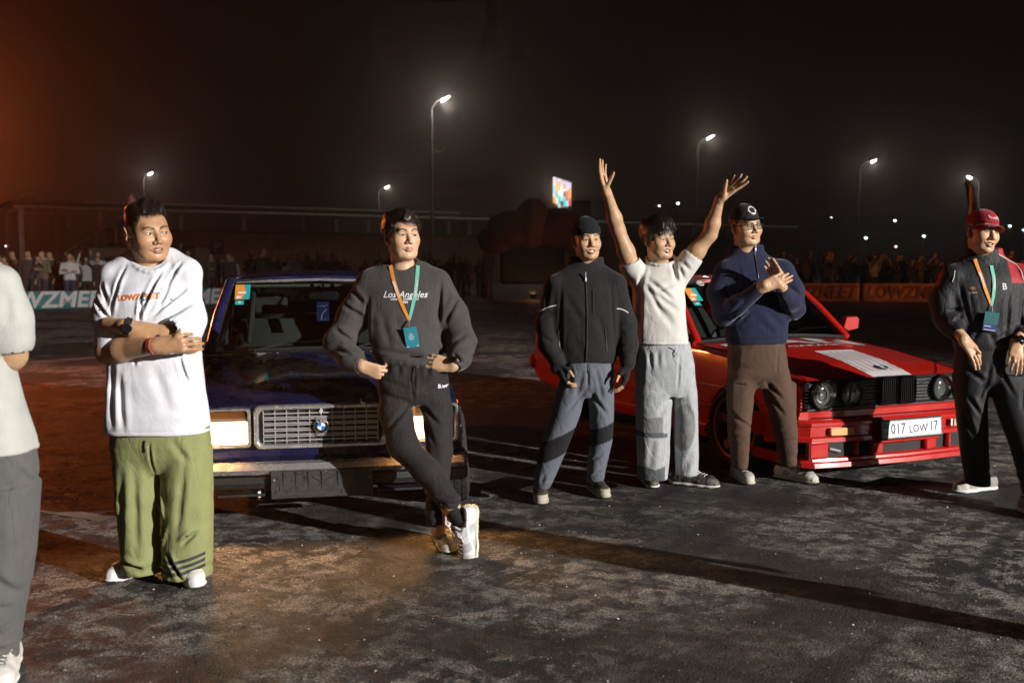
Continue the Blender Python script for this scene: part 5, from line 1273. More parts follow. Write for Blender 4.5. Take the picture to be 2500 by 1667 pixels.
# ------------------------------------------------------------------ shoes (canonical, toe to -y, sole on z = 0), one geometry for all
def shoe_geo():
    U = SDF(); U.chain([(0, .105, .045), (0, .03, .05), (.004, -.05, .046), (.006, -.115, .036), (.004, -.150, .030)], [.036, .036, .040, .037, .026], .03)
    U.chain([(0, .10, .05), (0, .085, .095)], [.036, .040], .03); U.chain([(0, .05, .06), (0, .03, .098)], [.035, .036], .03); U.cap((0, -.02, .085), (0, .02, .112), .020, .022, .02)
    U.fun(lambda P: .018 - P[:, 2], (0, 0, 0), 1.0, .006, 'i'); U.cap((0, .075, .125), (0, .07, .085), .034, .030, .008, 's'); U.fun(lambda P: P[:, 2] - (.098 + .25 * np.maximum(0, .04 - P[:, 1]) * (P[:, 1] > -.02)), (0, 0, 0), 1.0, .008, 'i')
    def pan(P, d):
        g = np.zeros(len(P)); s = np.abs(d) < .02
        g[s] = -.0016 * (np.sin(P[s, 1] * 75 + P[s, 2] * 50) > .35) * (np.abs(P[s, 0]) > .02) - .002 * (P[s, 1] < -.105) - .002 * (P[s, 1] > .07); return g
    U.post.append(pan); UV, UF = polygonise(U, (-.08, -.2, 0), (.08, .17, .15), .0040, 3)
    So = SDF(); So.chain([(0, .108, .016), (0, .03, .016), (.006, -.06, .016), (.008, -.12, .016), (.005, -.152, .018)], [.043, .040, .047, .044, .031], .02, flat=(0, 0, 1), ff=2.3); So.fun(lambda P: P[:, 2] - (.026 + .010 * np.clip((P[:, 1]) / .1, -.3, 1) + .03 * np.clip((-P[:, 1] - .13) / .05, 0, 1)), (0, 0, 0), 1., .004, 'i'); So.fun(lambda P: .001 + .012 * np.clip((-P[:, 1] - .12) / .06, 0, 1) - P[:, 2], (0, 0, 0), 1., .003, 'i')
    So.post.append(lambda P, d: .0012 * np.sin(P[:, 1] * 260) * (P[:, 2] < .012))
    SV, SF = polygonise(So, (-.08, -.2, -.01), (.08, .17, .06), .0040, 3)
    lc = MB()
    for k in range(6):
        y = -.088 + .020 * k; zt = float(np.interp(y, [-.1, -.06, -.02, .02], [.079, .088, .100, .118])) + .0015; w = .024
        lc.tube([(-w, y + .004, zt - .010), (-w * .5, y, zt - .001), (w * .5, y - .008, zt - .001), (w, y - .010, zt - .010)], .0032, 5)
    for s in (-1, 1): lc.tube([(0, .012, .120), (s * .02, .004, .122), (s * .036, -.012, .112), (s * .03, -.03, .098), (s * .012, -.012, .112)], .003, 5); lc.tube([(0, .012, .12), (s * .016, -.02, .106), (s * .032, -.045, .086)], .0028, 5)
    tg = SDF(); tg.box((0, .026, .120), (.046, .012, .05), .005, rotm(0, .35), .002); TV, TF = polygonise(tg, (-.04, -.03, .08), (.04, .08, .16), .004, 2)
    return UV, UF, SV, SF, lc, TV, TF
SHOE = shoe_geo()
def shoe(p, pos, toe, cols, pitch=0, roll=0, k=1.0, lift=0.0, axes=None):
    """toe: yaw (deg) of the toe from facing the camera, + to picture right; cols: base, overlay, toe cap, sole, lace, tongue"""
    UV, UF, SV, SF, lc, TV, TF = SHOE; base, over, cap, sole, lace, tong = (V3(c) for c in cols)
    c = np.tile(base, (len(UV), 1)); y, z, x = UV[:, 1], UV[:, 2], UV[:, 0]
    def bl(m, col): 
        nonlocal c; m = np.clip(m, 0, 1)[:, None]; c = c * (1 - m) + col * m
    bl((np.sin(y * 75 + z * 50) > .3) * (np.abs(x) > .018) * (y > -.1) * 1.0, over); bl((y > .072) * 1.0, over); bl((y < -.105) * (z < .062) * 1.0, cap); bl((np.abs(x) > .022) * (np.abs(z - .055 - (y + .03) * .35) < .0055) * (y > -.07) * (y < .06) * 1., np.clip(over * 1.8, 0, .8)); bl((z < .033) * 1., cap); bl((z > .088) * (y > .03) * 1., (.02, .02, .022))
    bl((y < -.06) * (y > -.105) * (z > .066) * (np.abs(x) < .022) * 1., base * .35)
    c = c * (1 + .12 * wob(UV, 60, 2)[:, None])
    M = Matrix.Translation(tuple(V3(pos) - p.o + V3((0, 0, lift)))) @ Matrix.Rotation(R(toe), 4, 'Z') @ Matrix.Rotation(R(pitch), 4, 'X') @ Matrix.Rotation(R(roll), 4, 'Y') @ Matrix.Scale(k, 4)
    if axes:
        ty, tz = -unit(axes[0]), V3(axes[1]); tz = unit(tz - ty * (tz @ ty)); tx = np.cross(ty, tz); ps = V3(pos) - p.o
        M = Matrix([(tx[i] * k, ty[i] * k, tz[i] * k, ps[i]) for i in range(3)] + [(0, 0, 0, 1)])
    ms = mat('shoe_leather', rough=.6, attr='Col', bump=.2, bscale=200)
    o = link('shoe', np_mesh('shoe', UV, UF, colors=c), p.root, ms); o.matrix_local = M
    q = np.tile(sole, (len(SV), 1)) * (1 + .08 * wob(SV, 40, 1)[:, None]); link('sole', np_mesh('sole', SV, SF, colors=np.clip(q, 0, 1)), o, ms)
    m2 = MB(); m2.add(lc.v, lc.f); m2.build('laces', mat('lace_%.2f' % lace[0], tuple(lace), .8), o, 50)
    link('tongue', np_mesh('tongue', TV, TF, colors=np.tile(tong, (len(TV), 1))), o, ms)
    return o
def watch(p, c, axis, up, r, m_band=M_black, face=True, w=.022):
    """strap ring round a wrist with a round case on the 'up' side"""
    a = unit(axis); u = unit(V3(up) - a * (V3(up) @ a)); v = np.cross(a, u); c = V3(c); rot = Matrix(((u[0], v[0], a[0]), (u[1], v[1], a[1]), (u[2], v[2], a[2])))
    s = p.mbuild(MB().lathe([(r, -w / 2), (r + .003, -w / 2), (r + .0035, 0), (r + .003, w / 2), (r, w / 2)], tuple(c), rot, 28, closed_prof=True), 'watch', m_band)
    if face:
        r2 = Matrix(((v[0], a[0], u[0]), (v[1], a[1], u[1]), (v[2], a[2], u[2]))); cc = tuple(c + u * (r + .001))
        mb = MB().lathe([(.021, 0), (.0225, .004), (.021, .0095), (.018, .0105)], cc, r2, 28); mb.xf(Matrix.Translation(tuple(-p.o))); mb.build('case', mat('watch_case', (.05, .05, .055), .25, .8), s, 40)
        mb = MB().lathe([(0, .0100), (.018, .0100)], cc, r2, 28); mb.xf(Matrix.Translation(tuple(-p.o))); mb.build('dial', mat('watch_dial', (.004, .004, .005), .08, coat=1), s, 40)
    return s
def lanyard(p, S, pl, pr, pj, card, cw, ch, ang=0.0, teal_top=True):
    """ribbon from both sides of the neck to a joint in front of the chest and a card"""
    mo = mat('lanyard_orange', (.80, .30, .04), .7); mt = mat('lanyard_mint', (.16, .52, .40), .7); mw = mat('lanyard_print', (.8, .8, .78), .7)
    def rib(a, b, m, w=.020):
        N = 24; V = []; X = np.linspace(a[0], b[0], N); Z = np.linspace(a[2], b[2], N); t = np.linspace(0, 1, N); X = X + .010 * np.sin(math.pi * t) * (1 if b[0] < a[0] else -1); d = unit((b[0] - a[0], 0, b[2] - a[2])); nx, nz = -d[2], d[0]
        Y = np.minimum(p.surf(S, X, Z), a[1] + (b[1] - a[1]) * t + .05) - .006
        Y = np.convolve(np.pad(Y, 3, 'edge'), np.ones(7) / 7, 'valid')
        for i in range(N): ww = w / 2 * (1 - .35 * t[i] ** 4); V += [(X[i] - nx * ww, Y[i], Z[i] - nz * ww), (X[i] + nx * ww, Y[i], Z[i] + nz * ww)]
        mb = MB().add(V, [(2 * i, 2 * i + 1, 2 * i + 3, 2 * i + 2) for i in range(N - 1)]); return mb, X, Y, Z, d
    root = p.mbuild(rib(pl, pj, mo)[0], 'lanyard', mo); mb, *_ = rib(pr, pj, mt); p.mbuild(mb, 'mint_ribbon', mt, root)
    for a in (pl, pr):
        mb, X, Y, Z, d = rib(a, pj, mo); v, f = text_geo('LOWZMEET', .017, 0, .0004); sg = 1 if d[2] < 0 else -1; up = np.array([-d[2], d[0]]) * (1 if a is pr else -1) ; dd = d if a is pr else -d; dd = d * (-1 if a is pl else 1); pr_ = np.array([-dd[2], dd[0]]); c = 10
        Q = [(X[c] + q[0] * dd[0] + q[1] * pr_[0], float(np.interp(Z[c] + q[0] * dd[2] + q[1] * pr_[1], Z[::-1], Y[::-1])) - .003, Z[c] + q[0] * dd[2] + q[1] * pr_[1]) for q in v]; p.mbuild(MB().add(Q, f), 'ribbon_lettering', mw, root, None)
    j = V3(pj); j[1] = float(p.surf(S, j[0], j[2])[0]) - .012; c = V3(card); c[1] = min(j[1], float(p.surf(S, c[0], c[2])[0]) - .02); ca, sa = math.cos(ang), math.sin(ang)
    top = c + np.array([-sa * ch / 2, 0, ca * ch / 2])
    p.mbuild(MB().tube([j, (j + top) / 2, top], .0035, 6), 'clip', M_chrome, root)
    return root, c, ca, sa
# ------------------------------------------------------------------ man in the white tee, arms folded
def man_white_tee():
    p = Person(ground(395, 1412), 4.56, 'man in oversized white tee and green wide trousers with folded arms', h=.0048, hc=.0060); A = p.A; B = p.body
    h = Head(A(361, 567, -.01), 43, -4, -5, 1.10); add_head(B, h, mouth=.12, smile=.35, squint=.35, wide=1.05, jaw=1.04, cheek=1.1, nose=1.02)
    B.cap(h.T((0, .025, -.06)), A(360, 675, .03), .064, .074, .03); B.chain([A(360, 680, .03), A(370, 800, .03), A(385, 1010, .02)], [.06, .05, .04], .05)
    B.chain([A(300, 690), A(372, 690), A(450, 690)], [.05, .06, .05], .04)
    for x in (335, 455): B.chain([A(x, 1030), A(x, 1220), A(x + 5, 1390)], [.03, .025, .025], .04)
    # left-hand forearm crosses in front, hand holds the other elbow
    e1, w1 = A(262, 858, -.09), A(380, 844, -.235); B.chain([A(285, 690), A(262, 780, -.03), e1], [.05, .048, .047], .03); B.chain([e1, e1 + (w1 - e1) * .3, w1], [.050, .053, .033], .03); B.chain([w1, w1 + (.03, -.004, .002)], [.032, .032], .02, flat=(0, 1, 0), ff=1.2)
    add_hand(B, w1 + V3((.018, -.006, .002)), (1, -.02, .13), (.05, 1, -.1), -1, curls=[(.42, .55, .4), (.45, .6, .45), (.5, .6, .45), (.5, .65, .45)], spread=.03, tdir=(.62, -.15, .72), tcurl=-.05, k=1.08)
    e2, w2 = A(462, 836, -.08), A(305, 797, -.17); B.chain([A(462, 690), A(466, 780, -.02), e2], [.05, .046, .046], .03); B.chain([e2, e2 + (w2 - e2) * .35, w2], [.048, .052, .034], .03); B.chain([w2, A(262, 790, -.12)], [.030, .03], .02)
    p.finish_body(h, (.46, .255, .135), (.34, .13, .09), fade=(.035, .024, .018), mouth=.12, smile=.35)
    eyes(p.root, h, p.o, (22, 0), wide=1.05); teeth(p.root, h, p.o, .12, .35, 1.05)
    hair_shell(p, h, M_hair, top=.017, side=.002, zf=.080, side_z=.030, nape=.02, strands=1500, slen=.022, fringe=.05, seed=3, messy=.3, sides=False, lift=.004)
    # tee
    S = SDF(); S.chain([A(276, 680, .0), A(268, 770, -.02), A(282, 840, -.06)], [.058, .070, .088], .05); S.cap(A(290, 868, -.08), A(318, 905, -.12), .074, .11, .006, 's')
    S.chain([A(458, 672, .0), A(462, 780, -.03), A(448, 812, -.09), A(428, 808, -.13)], [.058, .068, .068, .062], .05); S.cap(A(420, 808, -.15), A(330, 812, -.23), .050, .085, .006, 's')
    S.chain([A(282, 672, .01), A(325, 645, .03), A(412, 640, .03), A(455, 662, .01)], [.055, .05, .05, .055], .06)
    S.stack([p.sec(318, 420, 634, .055, .03), p.sec(288, 450, 650, .080, .02), p.sec(262, 474, 682, .108, .01), p.sec(264, 478, 740, .130), p.sec(264, 487, 830, .138), p.sec(266, 494, 920, .145), p.sec(258, 505, 1000, .150), p.sec(254, 512, 1053, .150)], 2.5, .022, cap=.012)
    S.stack([p.sec(276, 494, 1010, .128), p.sec(270, 500, 1090, .130)], 2.4, .01, 's')                        # open hem
    nk = [A(367 + 47 * math.cos(t), 630 + 34 * math.sin(t), .0 - .080 * math.sin(t)) for t in np.linspace(0, 6.283, 22)]
    for a, b in zip(nk[:-1], nk[1:]): S.cap(a, b, .0085, .0085, .006)
    S.ell(A(367, 622, -.01), (.079, .080, .066), None, .006, 's')
    c = lambda x0, y0, x1, y1, am=.010, w=.010: (A(x0, y0), A(x1, y1), am * 1.6, w * .8)
    S.post += [creases([c(318, 645, 292, 775), c(262, 690, 282, 735, .012), c(240, 720, 290, 775, .014, .011), c(408, 660, 365, 780, .014), c(452, 640, 420, 700, .010), c(372, 712, 368, 775, .012, .009), c(440, 665, 408, 760, .006), c(470, 700, 395, 770, .010), c(495, 730, 405, 790, .006, .012), c(455, 860, 475, 930, .010), c(300, 860, 300, 1040, .007, .016), c(318, 900, 330, 1045, .006, .018), c(365, 850, 355, 885, .006), c(275, 900, 262, 1045, .007, .02), c(400, 880, 440, 1000, .004, .03)], 4.56),
               rumple(.0024, (8, 8, 5), 1), rumple(.0012, (28, 28, 16), 2), groove(A(0, 1042)[2]), bunch(A(0, 930)[2], .10, .0035, 38, 1, (.6, 0)), bunch(A(0, 715)[2], .05, .003, 60, 2, (-.8, 0))]
    wt = cloth('white_tee', (.73, .73, .77), wr=.16); tee = p.mesh(S, 'tee', wt)
    v, f = text_geo('LOWZMEET', .036, 0, .0012, spacing=.95); p.stamp(S, v, f, A(363, 723)[0], A(363, 723)[2], mat('print_orange', (.80, .20, .02), .6), 'chest_print', tee, ang=.06, off=.003)
    mb = MB()
    for r0 in (.010, .018, .025): 
        pts = [A(366, 722) + V3((r0 * math.cos(t) + .004, 0, r0 * math.sin(t))) for t in np.linspace(-1.1, 1.1, 8)]; q = np.array(pts); q[:, 1] = p.surf(S, q[:, 0], q[:, 2]) - .004; mb.tube([tuple(x) for x in q], .0018, 4)
    p.mbuild(mb, 'chest_logo', mat('print_teal', (.03, .35, .42), .6), tee)
    watch(p, w2 + V3((.012, -.002, .0)), e2 - w2, (-.25, -1, .1), .038, M_black, True, .026)
    bd = unit(w1 - e1); p.mbuild(MB().lathe([(.0365, -.011), (.039, -.011), (.039, .011), (.0365, .011)], tuple(w1 - bd * .010), Matrix(np.stack([unit(np.cross(bd, (0, 0, 1))), np.cross(bd, unit(np.cross(bd, (0, 0, 1)))), bd], 1).tolist()), 30, closed_prof=True), 'wristband', mat('band_coral', (.75, .12, .07), .6))
    # trousers
    S = SDF(); S.stack([p.sec(272, 508, 1030, .125), p.sec(272, 512, 1080, .135), p.sec(282, 510, 1110, .125), p.sec(310, 480, 1150, .085)], 2.3, .03)
    S.stack([p.sec(274, 396, 1090, .118), p.sec(284, 393, 1200, .105, -.01), p.sec(296, 391, 1300, .10, -.01), p.sec(303, 396, 1392, .105, -.01)], 2.1, .02, cap=.006); S.stack([p.sec(392, 514, 1090, .118), p.sec(396, 518, 1200, .115, -.01), p.sec(398, 519, 1300, .115, -.02), p.sec(398, 517, 1402, .118, -.03)], 2.1, .014, cap=.006)
    S.stack([p.sec(314, 382, 1378, .075, -.01), p.sec(314, 384, 1420, .075, -.01)], 2.1, .006, 's'); S.stack([p.sec(412, 503, 1385, .085, -.03), p.sec(412, 503, 1430, .085, -.03)], 2.1, .006, 's')
    S.post += [creases([c(390, 1065, 394, 1150, .006, .008), c(440, 1060, 480, 1120, .005, .02), c(395, 1180, 412, 1260, .012), c(425, 1260, 400, 1330, .010), c(465, 1310, 500, 1280, .012, .014), c(430, 1330, 470, 1395, .014, .012), c(310, 1355, 372, 1375, .014, .014), c(320, 1130, 312, 1340, .006, .02), c(350, 1120, 355, 1350, .006, .02), c(470, 1120, 455, 1290, .006, .02)], 4.56),
               rumple(.0042, (7, 7, 3.2), 2), rumple(.0016, (22, 22, 9), 0), bunch(A(0, 1375)[2], .04, .006, 95, 1), bunch(A(0, 1230)[2], .09, .005, 42, 0, (.8, 0)), groove(A(0, 1388)[2])]
    gr = cloth('green_trousers', (.235, .255, .105), .75, .1, .08, wr=.3); tr = p.mesh(S, 'trousers', gr)
    st = mat('stripe_charcoal', (.022, .022, .03), .7)
    for j in range(3):
        xs = np.linspace(403, 510, 26); V = []
        for x in xs:
            y = 1349 + j * 14 - 12 * max(0, (x - 440) / 77) ** 1.3 + 3 * math.sin((x - 398) / 30)
            for dy_ in (0, 7.5): q = A(x, y + dy_, -.03); V.append(q)
        V = np.array(V); V[:, 1] = p.surf(S, V[:, 0], V[:, 2]) - .003; ok = V[:, 1] < p.Y + .2; V[~ok, 1] = p.Y - .05; V[:, 1] = np.minimum(V[:, 1], 4.62)
        p.mbuild(MB().add(V, [(2 * i, 2 * i + 1, 2 * i + 3, 2 * i + 2) for i in range(25)]), 'hem_stripe', st, tr, None)
    dz = [A(381, 1062), A(380, 1075), A(383, 1090)]; dz = np.array(dz); dz[:, 1] = p.surf(S, dz[:, 0], dz[:, 2]) - .006; p.mbuild(MB().tube([tuple(q) for q in dz], .003, 5), 'drawstring', M_black, tr)
    wh = ((.62, .58, .50), (.80, .79, .76), (.80, .79, .77), (.78, .77, .74), (.8, .8, .78), (.7, .62, .5))
    g1, g2 = ground(336, 1398), ground(462, 1412); shoe(p, g1, -28, wh, k=1.03); shoe(p, g2, 26, wh, k=1.05)
man_white_tee()

# ------------------------------------------------------------------ young man leaning on the blue car
def young_man():
    p = Person(ground(1110, 1350), 5.0, 'young man in charcoal sweatshirt leaning on the dark blue car', h=.0048, hc=.0060); A = p.A; B = p.body
    h = Head(A(982, 577, .36), 27, 3, 0, 1.10); add_head(B, h, wide=.98, jaw=1.0, nose=.92, long=1.0)
    B.cap(h.T((0, .022, -.06)), A(984, 665, .40), .056, .066, .03); B.chain([A(985, 670, .40), A(985, 800, .36), A(985, 890, .30)], [.06, .05, .04], .05); B.chain([A(905, 690, .40), A(985, 690, .4), A(1065, 690, .4)], [.04, .06, .04], .04)
    B.chain([A(985, 900, .28), A(966, 980, .2), A(984, 1085, .09), A(1108, 1255, -.02)], [.04, .03, .03, .038], .04); B.chain([A(1100, 1232, -.02), A(1127, 1268, -.06)], [.040, .034], .03); B.chain([A(985, 900, .28), A(1066, 980, .2), A(1073, 1100, .12), A(1070, 1300, .02)], [.04, .03, .03, .035], .04)
    wa, wb = A(882, 893, .14), A(1108, 893, .17); B.chain([A(905, 690, .40), A(838, 830, .30), wa], [.045, .043, .029], .03); B.chain([A(1065, 690, .40), A(1128, 840, .32), wb], [.045, .043, .029], .03)
    add_hand(B, wa, (.92, .12, -.36), (.1, .9, .3), -1, curls=[(.5, .9, .5), (.5, .9, .5), (.5, .9, .5), (.45, .9, .5)], tdir=(.9, .05, .2), k=1.02); add_hand(B, wb + V3((-.01, 0, 0)), (-.93, .10, .22), (-.1, .9, -.3), 1, curl=(.25, .3, .2), tdir=(-.9, .1, -.15), k=1.02)
    p.finish_body(h, (.60, .365, .225), (.46, .19, .145), brow=(.022, .014, .009), browz=.001)
    eyes(p.root, h, p.o, (8, 2), (.05, .03, .018), .98)
    hair_shell(p, h, M_hairb, top=.022, side=.011, zf=.070, side_z=-.008, nape=-.05, strands=1700, slen=.042, fringe=.10, seed=5, flow='side', messy=.32)
    # sweatshirt
    S = SDF(); S.chain([A(908, 692, .40), A(945, 668, .41), A(1028, 668, .41), A(1062, 690, .40)], [.055, .052, .052, .055], .06); S.stack([p.sec(942, 1030, 652, .070, .41), p.sec(905, 1065, 668, .090, .40), p.sec(882, 1088, 700, .115, .39), p.sec(888, 1080, 760, .135, .37), p.sec(900, 1075, 820, .14, .34), p.sec(910, 1082, 862, .135, .31), p.sec(922, 1083, 888, .118, .29)], 2.4, .03)
    S.chain([A(902, 690, .40), A(862, 770, .36), A(828, 838, .30), A(858, 878, .20), A(878, 890, .155)], [.068, .074, .072, .058, .045], .05); S.chain([A(1070, 690, .40), A(1108, 770, .37), A(1128, 835, .32), A(1122, 872, .24), A(1112, 885, .195)], [.068, .072, .068, .056, .046], .05)
    S.stack([p.sec(934, 1072, 870, .10, .29), p.sec(934, 1072, 930, .10, .27)], 2.3, .006, 's'); S.cap(wa, wa + V3((.03, 0, -.02)), .036, .04, .004, 's'); S.cap(wb, wb + V3((-.05, 0, .01)), .036, .04, .004, 's')
    nk = [A(986 + 38 * math.cos(t), 646 + 18 * math.sin(t), .385 - .055 * math.sin(t)) for t in np.linspace(0, 6.283, 22)]
    for a, b in zip(nk[:-1], nk[1:]): S.cap(a, b, .010, .010, .006)
    S.ell(A(986, 636, .385), (.066, .058, .05), None, .008, 's')
    for t in np.linspace(0, 1, 10)[:-1]:
        a, b = (A(924 + 158 * u, 881 + 5 * math.sin(3.14 * u), .29 - .118 * math.sin(math.pi * u) ** .45) for u in (t, t + 1 / 9)); S.cap(a, b, .016, .016, .012)
    c = lambda x0, y0, x1, y1, am=.010, w=.012: (A(x0, y0, .3), A(x1, y1, .3), am, w)
    S.post += [creases([c(850, 700, 890, 745, .012), c(838, 745, 890, 775, .012), c(820, 800, 868, 835, .014), c(832, 850, 870, 858, .012), c(1075, 680, 1070, 800, .012), c(1120, 720, 1085, 790, .010), c(1140, 815, 1100, 840, .012), c(1110, 860, 1135, 880, .012), c(900, 720, 895, 850, .012), c(935, 760, 960, 850, .006, .02), c(1060, 830, 1080, 870, .010), c(920, 850, 1060, 868, .008, .014), c(1010, 700, 1060, 860, .004, .03)], 5.36), rumple(.0030, (7, 7, 5), 0), rumple(.0011, (24, 24, 18), 2), bunch(A(0, 850, .25)[2], .05, .005, 80, 2), groove(A(0, 868, .25)[2], .004, .006), bunch(A(0, 780, .3)[2], .06, .0035, 55, 0, (.7, 0))]
    ch = cloth('charcoal_sweat', (.060, .055, .053), .95, .25, .08, wr=.25); sw = p.mesh(S, 'sweatshirt', ch)
    mw = mat('print_white', (.75, .75, .78), .6)
    v, f = text_geo('Los Angeles', .048, 0, .0006, shear=.35); p.stamp(S, v, f, A(990, 719, .3)[0], A(990, 719, .3)[2], mw, 'chest_print', sw, off=.003); v, f = text_geo('ORIGINAL WEST COAST', .0135, 0, .0004); p.stamp(S, v, f, A(990, 730, .3)[0], A(990, 730, .3)[2], mw, 'chest_print', sw, off=.003); v, f = text_geo('1984', .018, 0, .0006); p.stamp(S, v, f, A(990, 737, .3)[0], A(990, 737, .3)[2], mw, 'chest_print', sw, off=.003)
    rt, cc, ca, sa = lanyard(p, S, A(953, 648, .33), A(1020, 648, .33), A(998, 782, .2), A(1005, 823, .2), .072, .115, R(12))
    md = mat('card_teal', (.035, .25, .32), .35, coat=.4); M4 = Matrix.Translation(tuple(cc - p.o)) @ Matrix.Rotation(R(-9), 4, 'Y')
    card = MB().box((0, 0, 0), (.068, .0025, .108), bev=.001).xf(M4).build('pass_card', md, rt)
    mb = MB(); mb.lathe([(.012, 0), (.014, 0)], (0, -.002, .0), FRONT, 20)
    for k in range(5): mb.box((0, -.0022, -.008 + .004 * k), (.018, .0006, .0014))
    mb.box((-.005, -.0022, .018), (.004, .0006, .007)).box((.005, -.0022, .018), (.004, .0006, .007)).box((-.025, -.0022, -.047), (.012, .0006, .004)).box((.026, -.0022, -.047), (.009, .0006, .006)); mb.xf(M4).build('card_print', mat('card_ink', (.55, .68, .70), .5), rt, fix=False)['kind'] = 'stuff'
    watch(p, wb + V3((-.004, 0, .002)), wb - A(1128, 840, .32), (-.15, -1, .25), .034)
    # trousers
    S = SDF(); S.stack([p.sec(925, 1086, 872, .105, .29), p.sec(920, 1092, 930, .125, .25), p.sec(926, 1094, 955, .12, .225), p.sec(945, 1080, 985, .08, .20)], 2.2, .03)
    S.chain([A(975, 930, .24), A(966, 1005, .17), A(984, 1085, .09), A(1040, 1150, .03), A(1096, 1222, -.03)], [.102, .080, .074, .066, .057], .03); S.chain([A(1046, 930, .24), A(1069, 1005, .19), A(1073, 1100, .13), A(1064, 1262, .03)], [.102, .078, .070, .054], .014)
    S.fun(lambda P: -np.minimum(P[:, 2] - (A(0, 1232)[2] + (A(1100, 0)[0] - P[:, 0]) * .5), .05) * (P[:, 0] > A(1075, 0)[0]) - .5 * (P[:, 0] <= A(1075, 0)[0]), (0, 0, 0), 20, .0, 'i')
    c = lambda x0, y0, x1, y1, am=.008, w=.012: (A(x0, y0, .1), A(x1, y1, .1), am, w)
    S.post += [creases([c(1010, 900, 1008, 985, .007, .008), c(1000, 985, 945, 1050, .010), c(930, 930, 1000, 950, .006), c(925, 960, 1005, 985, .007), c(1020, 985, 1075, 1040, .010), c(1020, 1000, 1065, 1090, .007), c(1030, 950, 1090, 930, .006), c(945, 890, 940, 920, .008), c(970, 890, 972, 920, .008), c(1040, 890, 1045, 925, .008)], 5.2), rumple(.0036, (8, 8, 4), 1), rumple(.0013, (26, 26, 12), 2), bunch(A(0, 1215)[2], .03, .006, 130, 0)]
    tr = p.mesh(S, 'trousers', cloth('black_trousers', (.020, .0185, .0185), .8, .15, wr=.3)); ds = np.array([A(1005, 893), A(1000, 930), A(1010, 965), A(1012, 1008)]); ds[:, 1] = p.surf(S, ds[:, 0], ds[:, 2], 4.6) - .006
    p.mbuild(MB().tube([tuple(q) for q in ds], .0028, 5), 'drawstring', M_black, tr); q = A(1010, 905); q[1] = p.surf(S, q[0], q[2], 4.6)[0] - .006; p.mbuild(MB().tube([tuple(q), tuple(q + V3((.008, 0, .008)))], .004, 6), 'drawstring_tip', M_chrome, tr)
    p.mbuild(MB().tube([tuple(ds[-1]), tuple(ds[-1] + V3((0, 0, -.012)))], .004, 6), 'drawstring_tip', M_chrome, tr)
    v, f = text_geo('B.wr', .026, 0, .0008); p.stamp(S, v, f, A(1076, 952)[0], A(1076, 952)[2], mw, 'thigh_print', tr, off=.003)
    sk = MB(); sk.tube([A(1106, 1247, -.04), A(1118, 1262, -.05), A(1130, 1276, -.06)], [.041, .043, .040], 16); p.mbuild(sk, 'sock', mat('sock_black', (.012, .012, .012), .9))
    cols = ((.42, .42, .42), (.66, .66, .64), (.55, .53, .47), (.66, .63, .46), (.72, .72, .72), (.3, .29, .32))
    shoe(p, A(1158, 1303, -.03), 0, cols, axes=((-.06, -.22, -.97), (-.74, -.62, .12)), k=1.0); shoe(p, ground(1082, 1330), 12, cols, k=1.03)
young_man()
